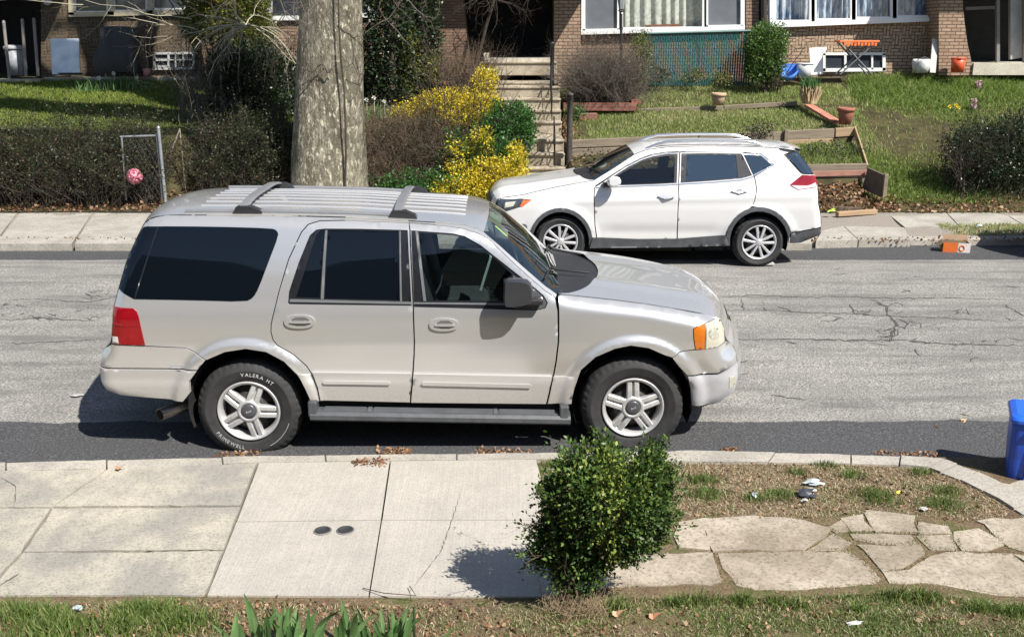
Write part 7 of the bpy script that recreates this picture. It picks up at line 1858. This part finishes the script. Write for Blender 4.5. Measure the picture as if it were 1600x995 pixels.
# shrubs behind
o = plant('dark_shrub', 'broad dark glossy evergreen shrub under the dark brick house', 'shrub', 400, 170, 20.3)
B = bases(330, 460, 19.6, 20.8, 60, 92); stk(o, twig_brown, shoots(B, updirs(60, .4, 93), 1.5, 6, .2, .014, .6, 94, levels=3))
fol(o, dk, [clumpy(*blob(395, 130, 20.3, 72, 58, .6, 2400, 3, 95), 6, .07, .075, 96, .45), clumpy(*blob(440, 165, 19.6, 30, 30, .4, 250, 2.5, 97), 6, .06, .07, 98, .45)])
o = plant('evergreen_shrub', 'tall yellow-green evergreen shrub against the left house corner', 'shrub', 362, 120, 21.3)
B = bases(335, 375, 21.2, 21.6, 14, 101); stk(o, twig_brown, shoots(B, updirs(14, .2, 102), 2.6, 8, .1, .025, .6, 103, levels=3))
fol(o, yel, [clumpy(*blob(356, 10, 21.3, 66, 58, .6, 2600, 2.6, 104), 6, .07, .065, 105, .5), clumpy(*blob(395, 70, 21.2, 32, 40, .4, 800, 2.6, 106), 6, .06, .06, 107, .5), clumpy(*blob(300, 45, 21.2, 14, 18, .2, 60, 2.6, 108), 6, .05, .06, 109, .5)])
o = plant('weeping_tree', 'small weeping tree with pale arching bare branches in front of the evergreens', 'tree', 345, 150, 20.0)
mb = MB(); p0 = at(347, 165, 20.0); p1 = at(345, 75, 20.0); p2 = at(368, 25, 20.0)
mb.tube([p0 - o.location, p1 - o.location], [.035, .028], 8); mb.tube([p2 + Vector((0, 0, .6)) - o.location, p2 - o.location, at(385, 40, 19.9) - o.location], [.02, .02, .016], 7); mb.tube([p1 - o.location, at(352, 62, 19.95) - o.location, at(372, 45, 19.9) - o.location, at(385, 40, 19.9) - o.location], [.026, .024, .022, .02], 7); mb.build('trunk', twig_pale, o)
c_ = np.array(at(384, 40, 19.9)); g3 = np.random.default_rng(111); n = 15
dd = np.stack([g3.normal(size=n) * 1.0 - .35, g3.normal(size=n) * .5 - .3, g3.uniform(-.1, .5, n)], 1)
tw = shoots(np.repeat(c_[None], n, 0), dd, g3.uniform(.8, 1.7, n), 8, .12, .014, .5, 112, grav=-.13, levels=3); stk(o, twig_pale, tw, 'branches')
dl = np.array([[-1, -.1, .15], [-1, -.2, 0], [-.9, -.2, -.1], [-1, 0, .1], [.6, -.2, -.4]]); tw = shoots(np.array([tuple(at(300, 30, 19.8)), tuple(at(305, 45, 19.8)), tuple(at(340, 40, 19.8)), tuple(at(130, 8, 19.8)), tuple(at(400, 45, 19.7))]), dl, [2.2, 1.6, 1.8, 2.4, 1.0], 10, .13, .012, .45, 113, grav=-.02, levels=3); stk(o, twig_pale, tw, 'branches')
# ivy columns
o = plant('ivy_covered_trunk', 'tall dark trunk smothered in ivy right of the sycamore', 'tree', 610, 185, 20.6)
mb = MB(); mb.tube([at(610, 190, 20.6) - o.location, at(612, -150, 20.6) - o.location], [.16, .12], 10); mb.build('trunk', twig_brown, o)
fol(o, dk, [clumpy(*blob(608, 60, 20.6, 34, 135, .4, 1500, 4, 121, .4, .15), 6, .06, .075, 122, .7)])
o = plant('ivy_covered_trunk', 'second ivy-clad trunk standing against the flared brick pillar', 'tree', 660, 170, 21.2)
mb = MB(); mb.tube([at(660, 175, 21.2) - o.location, at(658, -150, 21.2) - o.location], [.13, .1], 10); mb.build('trunk', twig_brown, o)
fol(o, dk, [clumpy(*blob(661, 70, 21.2, 25, 120, .3, 1000, 4, 123, .4, .15), 6, .05, .07, 124, .7)])
o = plant('laurel_shrub', 'yellow-green leafy shrub between the sycamore and the ivy trunk', 'shrub', 580, 150, 21.4)
stk(o, twig_brown, shoots(bases(572, 590, 21.3, 21.6, 8, 125), updirs(8, .2, 126), 1.6, 6, .12, .018, .6, 127, levels=3)); fol(o, yel, [clumpy(*blob(578, 95, 21.4, 20, 52, .3, 350, 3, 128), 6, .06, .065, 129, .5), clumpy(*blob(640, 100, 20.5, 14, 50, .2, 160, 3, 130), 5, .06, .06, 131, .5), clumpy(*blob(676, 110, 20.4, 12, 25, .2, 90, 3, 132), 5, .06, .06, 133, .5)])
o = plant('bare_shrub', 'brown bare twiggy shrub at the foot of the flared pillar', 'shrub', 728, 160, 20.9)
stk(o, twig_tan, shoots(bases(690, 770, 20.3, 21.2, 150, 134), updirs(150, .25, 135), 1.0, 6, .16, .010, .6, 136, levels=3))
o = plant('overhanging_twigs', 'dark bare twigs of a small tree hanging before the black porch', 'tree', 790, 95, 21.6)
mb = MB(); mb.tube([at(742, 110, 21.6) - o.location, at(760, 40, 21.6) - o.location, at(790, -60, 21.5) - o.location], [.04, .035, .03], 7); mb.build('trunk', twig_brown, o)
hp = np.array([tuple(at(x, y, 21.4)) for x, y in ((740, -20), (765, -30), (790, -25), (815, -35), (840, -20), (775, 0), (800, -10), (830, -30), (755, -10), (850, -25))]); tw = shoots(np.repeat(hp, 3, 0), rng.normal(size=(30, 3)) * .7 + [.1, -.1, -.45], .8, 6, .22, .009, .7, 137, levels=3); stk(o, twig_brown, tw, 'branches')
# golden and green shrub beside the steps
o = plant('golden_shrub', 'bright yellow variegated shrub spilling over the hedge left of the steps', 'shrub', 735, 300, 18.2)
stk(o, twig_brown, shoots(bases(680, 800, 17.4, 18.6, 60, 141), updirs(60, .3, 142), 1.5, 7, .16, .013, .6, 143, levels=3))
gp_ = [(700, 158, 18.6, 48, 16, .35, 240), (660, 172, 18.7, 36, 14, .3, 170), (742, 168, 18.4, 34, 18, .3, 190), (757, 130, 18.9, 18, 20, .25, 120), (770, 165, 18.5, 14, 14, .2, 60), (752, 222, 17.5, 16, 22, .2, 90), (720, 235, 17.4, 16, 14, .2, 60), (715, 262, 17.25, 16, 12, .2, 60), (770, 270, 17.2, 34, 22, .25, 210), (735, 290, 17.1, 38, 18, .25, 220), (805, 258, 17.35, 16, 30, .25, 130), (700, 295, 17.05, 28, 14, .2, 110), (640, 180, 18.8, 30, 8, .25, 60), (725, 185, 18.2, 50, 16, .3, 160), (790, 285, 17.1, 26, 20, .25, 120)]
fol(o, gold, [clumpy(*blob(a, b, Y, rx, ry, rd, int(n * 1.9), 2.4, 150 + i, .3), 6, .05, .052, 170 + i, .55) for i, (a, b, Y, rx, ry, rd, n) in enumerate(gp_)])
o = plant('green_shrub', 'rounded mid-green leafy shrub right beside the lower steps', 'shrub', 790, 270, 18.0)
stk(o, twig_brown, shoots(bases(765, 800, 17.6, 18.4, 20, 190), updirs(20, .25, 191), 1.4, 7, .14, .014, .6, 192, levels=3))
fol(o, mid, [clumpy(*blob(745, 250, 17.5, 60, 44, .3, 900, 2.6, 393), 6, .06, .055, 394, .6), clumpy(*blob(796, 200, 18.1, 38, 36, .4, 1100, 2.6, 193), 6, .05, .06, 194, .6), clumpy(*blob(760, 230, 17.9, 34, 40, .3, 420, 2.6, 195), 6, .05, .06, 196, .6), clumpy(*blob(790, 250, 17.6, 24, 24, .25, 200, 2.6, 197), 6, .05, .06, 198, .6), clumpy(*blob(660, 285, 17.0, 60, 16, .2, 260, 2.6, 199), 5, .05, .055, 200, .55)])
# bare brown shrub right of the steps
o = plant('bare_brown_shrub', 'large dense leafless brown shrub right of the steps below the lace-curtained house', 'shrub', 935, 160, 20.9)
n = 520; B = bases(905, 975, 20.7, 21.1, n, 211, 0.0); g4 = np.random.default_rng(212); dd = g4.normal(size=(n, 3)) * [.5, .4, .2] + [0, -.05, 1]
stk(o, twig_grey, shoots(B, dd, g4.uniform(.7, 1.28, n), 7, .13, .010, .65, 213, levels=3)); fol(o, leafmat('dry_brown_leaf', [(0, (.10, .065, .04)), (1, (.24, .17, .11))], .8, .2), [clumpy(*blob(935, 100, 20.9, 60, 48, .5, 420, 2.6, 214), 4, .04, .035, 215, .5)])
o = plant('clipped_hedge', 'thin green hedge strip between brown bare shrub and green fence', 'hedge', 1000, 130, 21.7)
stk(o, twig_brown, shoots(bases(990, 1012, 21.6, 22.0, 14, 216), updirs(14, .1, 217), 1.0, 5, .1, .012, .6, 218)); fol(o, yel, [clumpy(*blob(1000, 92, 21.8, 14, 40, .3, 420, 4, 219), 6, .05, .045, 220, .55)])
o = plant('clipped_hedge', 'bright green square privet bush at the right end of the green fence', 'hedge', 1196, 130, 21.8)
stk(o, twig_brown, shoots(bases(1182, 1212, 21.6, 22.0, 24, 221), updirs(24, .12, 222), 1.15, 6, .1, .014, .6, 223)); fol(o, priv, [clumpy(*blob(1196, 82, 21.8, 28, 39, .38, 1900, 5.0, 224, .3, .10), 6, .045, .048, 225, .6), clumpy(*blob(1185, 118, 21.7, 18, 16, .3, 120, 3, 226), 5, .05, .045, 227, .6)])
# right hedge
o = plant('yew_hedge', 'dark green hedge with bare legs at the far right of the lawn', 'hedge', 1560, 310, 17.6)
stk(o, twig_brown, shoots(bases(1480, 1680, 17.2, 18.0, 80, 231), updirs(80, .25, 232), 1.25, 7, .16, .012, .7, 233, levels=3))
fol(o, dk, [clumpy(*blob(1535, 238, 17.6, 56, 42, .45, 1500, 3.2, 234), 6, .05, .048, 235, .5), clumpy(*blob(1610, 225, 17.6, 60, 50, .45, 1500, 3.2, 236), 6, .05, .048, 237, .5), clumpy(*blob(1560, 290, 17.4, 70, 30, .4, 220, 3, 238), 5, .05, .045, 239, .5)])
# small leafy plants before the green fence and on the terraces
for i, (px, py, Y, rx, ry, lab, m_) in enumerate(((1030, 118, 21.9, 16, 12, 'small twiggy rose at the left foot of the green fence', ol), (1085, 118, 21.9, 18, 10, 'small leafy rose at the middle of the green fence', yel), (1125, 124, 21.7, 18, 10, 'low pale leafy plant at the right foot of the green fence', yel), (900, 174, 20.1, 14, 9, 'small bright green leafy plant by the red brick edging', mid), (1185, 205, 18.6, 26, 14, 'dark straggly plant over the timber wall behind the white crossover', ol), (1300, 236, 18.2, 50, 15, 'dark spreading plant between the timber boards behind the crossover', dk), (940, 250, 18.0, 34, 14, 'low straggly plant under the timber wall beside the dark post', ol))):
    o = plant('small_plant', lab, 'plant', px, py + ry, Y); c = at(px, py + ry, Y); k = pxm(Y)
    B = np.array([tuple(c)]) + np.random.default_rng(240 + i).normal(size=(10, 3)) * [rx / k * .4, .08, .0]; stk(o, twig_grey, shoots(B, updirs(10, .5, 250 + i), ry * 2.2 / k, 5, .2, .008, .6, 260 + i, levels=2)); fol(o, m_, [clumpy(*blob(px, py, Y, rx, ry, .22, 110, 2.2, 270 + i), 4, .05, .05, 280 + i, .5)])
# daffodil and bulb clumps
def bulbs(px, py, n, sp, hh, lab, flowers=(), seed=1, col=None):
    p = grf(px, py); o = tag(empty('daffodil_clump', p), lab, 'flower clump')
    g = np.random.default_rng(seed); P = g.normal(size=(n, 3)) * [sp, sp * .6, 0]
    v, f, t = grass_mesh(P, hh, .020, .55, g.random(n), seed); put_leaves('blades', col or iris, o, [(v, f, t)])
    for j, (dx, dz, c, s_) in enumerate(flowers):
        mb = MB(); mb.tube([(dx, -.02, 0), (dx, -.03, dz)], .004, 4); q = Vector((dx, -.04, dz))
        for k in range(6):
            a = k * math.pi / 3; mb.add([q, q + Vector((math.cos(a - .4) * s_ * .7, -.012, math.sin(a - .4) * s_ * .7)), q + Vector((math.cos(a) * s_, -.02, math.sin(a) * s_)), q + Vector((math.cos(a + .4) * s_ * .7, -.012, math.sin(a + .4) * s_ * .7))], [(0, 3, 2, 1)])
        mb.lathe([(s_ * .3, -.045), (s_ * .22, 0)], 8, q, 'Y'); mb.build('flower', M('petal_%s' % c, {'y': (.75, .55, .03), 'w': (.72, .70, .62), 'p': (.62, .36, .46)}[c], .5), o)
bulbs(150, 143, 90, .30, .26, 'bluish green daffodil leaves below the white panel', [(.12, .28, 'w', .05)], 301)
bulbs(196, 140, 110, .30, .32, 'tall green daffodil leaves in front of the covered grill', [(-.2, .34, 'w', .05), (.3, .25, 'w', .04)], 302)
bulbs(234, 143, 30, .10, .22, 'small daffodil clump at the right end of the left lawn', (), 303)
bulbs(590, 185, 50, .22, .34, 'white daffodils in the shade right of the sycamore', [(-.2, .36, 'w', .05), (-.05, .40, 'w', .05), (.15, .33, 'w', .045)], 304)
bulbs(1590, 212, 120, .26, .28, 'blue-green daffodil clump with yellow buds at the right edge', [(.1, .22, 'y', .04), (-.05, .15, 'y', .03)], 305)
bulbs(1487, 176, 14, .06, .10, 'little yellow daffodils in the right lawn', [(-.08, .12, 'y', .05), (.05, .15, 'y', .05), (.12, .10, 'y', .045)], 306)
def hyacinth(px, py, lab):
    p = grf(px, py); o = tag(empty('hyacinth', p), lab, 'flower'); mb = MB(); mb.tube([(0, 0, 0), (0, 0, .24)], .008, 5); mb.build('stem', M('stem_green', (.08, .15, .05), .6), o)
    g = np.random.default_rng(int(px)); n = 150; z = g.uniform(.08, .27, n); a = g.uniform(0, 6.28, n); P = np.stack([.02 * np.cos(a), .02 * np.sin(a), z], 1); D = np.stack([np.cos(a), np.sin(a), g.normal(size=n) * .5], 1)
    v, f, t = leaves(P, D, .05, g.random(n), .5, .3, int(px)); put_leaves('blossom', MATS['hy'] if 'hy' in MATS else leafmat('hy', [(0, (.45, .25, .33)), (1, (.70, .48, .55))], .5, .3), o, [(v, f, t)])
    v, f, t = grass_mesh(g.normal(size=(8, 3)) * [.03, .03, 0], .18, .02, .5, g.random(8) * .5, 3); put_leaves('blades', iris, o, [(v, f, t)])
hyacinth(1527, 147, 'upper pink hyacinth in the long grass near the black porch'); hyacinth(1520, 175, 'lower pink hyacinth beside the little yellow daffodils')

# lawns ---------------------------------------------------------------------
lawn_l = leafmat('lawn_left', [(0, (.07, .12, .014)), (.5, (.17, .245, .030)), (.9, (.27, .32, .06)), (1, (.34, .30, .11))], .6, .3)
lawn_r = leafmat('lawn_right', [(0, (.09, .15, .022)), (.4, (.20, .29, .055)), (.72, (.33, .40, .125)), (.88, (.44, .42, .21)), (1, (.52, .44, .28))], .55, .42)
def lawn(name, mat, n, box, h, seed, dens, wd=.010, lean=.8, tintf=None):
    g = np.random.default_rng(seed); P = np.column_stack([g.uniform(box[0], box[1], n), g.uniform(box[2], box[3], n)]); d = dens(P); k = g.random(n) < d; P = P[k]; Z = far_z(P[:, 0], P[:, 1]); P = np.column_stack([P, Z]); dk_ = d[k]
    hh = h(P) if callable(h) else h
    t = np.clip(g.random(len(P)) * .8 + (tintf(P) if tintf else 0), 0, 1)
    return tag(put_leaves(name, mat, None, [grass_mesh(P, hh, wd, lean, t, seed + 1)]), kind='stuff')
lawn('lawn', lawn_l, 66000, (-15, -6.2, 18.2, 22.4), .075, 401, lambda P: np.clip(.75 + .3 * patch_noise(P, 1.5, 1), 0, 1), tintf=lambda P: .15 * patch_noise(P, 2, 2))
lawn('lawn', lawn_l, 9000, (-5.6, -3.0, 18.6, 21.4), .07, 402, lambda P: np.clip(.5 + .5 * patch_noise(P, 1.5, 3), 0, 1))
# terraces
lawn('terrace_grass', lawn_r, 52000, (1.05, 7.4, 18.6, 22.3), .075, 403, lambda P: np.clip(np.where(P[:, 1] < 20.7, .70, .75) + .45 * patch_noise(P, 1.6, 4) - .5 * (P[:, 0] < 1.5), .05, 1), tintf=lambda P: .22 + .2 * patch_noise(P, 2.2, 6))
lawn('terrace_grass', lawn_r, 9000, (4.5, 7.0, 17.65, 18.9), .09, 404, lambda P: np.clip(.45 + .5 * patch_noise(P, 2, 5), 0, 1))
def long_h(P): 
    up = np.clip((P[:, 1] - 20.9) * .9, 0, 1); return .07 + .17 * up * np.clip(1 - (P[:, 0] - 10.5) * .5, .3, 1) + .07 * np.clip(patch_noise(P, 1.2, 8), 0, 1)
lawn('long_grass', lawn_r, 150000, (6.4, 17, 17.15, 22.6), long_h, 405, lambda P: np.where(P[:, 0] < 6.75 + (P[:, 1] - 19) * .25, 0, np.clip(.48 + .85 * patch_noise(P, 1.3, 7), .08, 1)), wd=.012, lean=.9, tintf=lambda P: -.05 + .25 * np.clip(-patch_noise(P, 1.3, 7) + .1, 0, 1))
lawn('verge_grass', lawn_r, 16000, (7.0, 14, 14.85, 15.7), .06, 406, lambda P: np.clip(.6 + .5 * patch_noise(P, 2.5, 9), 0, 1), tintf=lambda P: .25 + 0 * P[:, 0])
lawn('edge_weeds', lawn_r, 2600, (5.2, 14, 16.7, 17.1), .05, 407, lambda P: np.clip(.2 + .5 * patch_noise(P, 3, 10), 0, 1))
g = np.random.default_rng(500)
def lit(n, x0, x1, y0, y1, s_, seed):
    P = np.column_stack([g.uniform(x0, x1, n), g.uniform(y0, y1, n)]); return litter(np.column_stack([P, far_z(P[:, 0], P[:, 1]) + .02]), s_, seed)
tag(put_leaves('fallen_leaves', brown, None, [lit(1500, 4.7, 6.9, 16.85, 17.6, .075, 501), lit(1300, 6.9, 13, 16.75, 17.35, .07, 502), lit(3800, -14, -3.5, 16.85, 17.6, .07, 503), lit(500, -5.9, -5.2, 16.9, 19, .07, 504), lit(500, 1.0, 5, 17.0, 18.4, .07, 505), lit(350, -1, 1.0, 17, 17.4, .06, 506), lit(250, 7, 14, 14.85, 15.6, .05, 507), lit(260, 4.6, 9, 14.4, 14.62, .05, 508), lit(260, .9, 1.3, 18.6, 20.5, .06, 509), lit(300, -12, -5, 14.42, 14.62, .05, 510)]), kind='stuff')
for (x, y, z, d, lab) in ((1340, 293, .55, (.14, .10, .08), 'crumpled blue-white bag in the leaf pile beside the dark board'), (1352, 294, .55, (.10, .08, .07), 'small pale crumpled bag at the right of the leaf pile'), (1306, 288, .6, (.12, .06, .05), 'white scrap in the middle of the leaf pile'), (1530, 356, .3, (.13, .06, .05), 'white crumpled scrap in the far grass verge'), (1300, 332, .35, (.12, .06, .05), 'lime green scrap by the tan timber offcut')):
    scrap(x, y, z, d, .2, lab, M('lime_scrap', (.35, .55, .05), .6) if 'lime' in lab else plast, 'plastic_scrap', 'litter')
# parked car just beyond the right edge, whose shadow reaches the picture
c2 = copy_tree(RV.root); c2.location = RV.root.location + Vector((8.1, 0.05, 0)); c2['label'] = 'second white crossover parked beyond the right end of the picture'
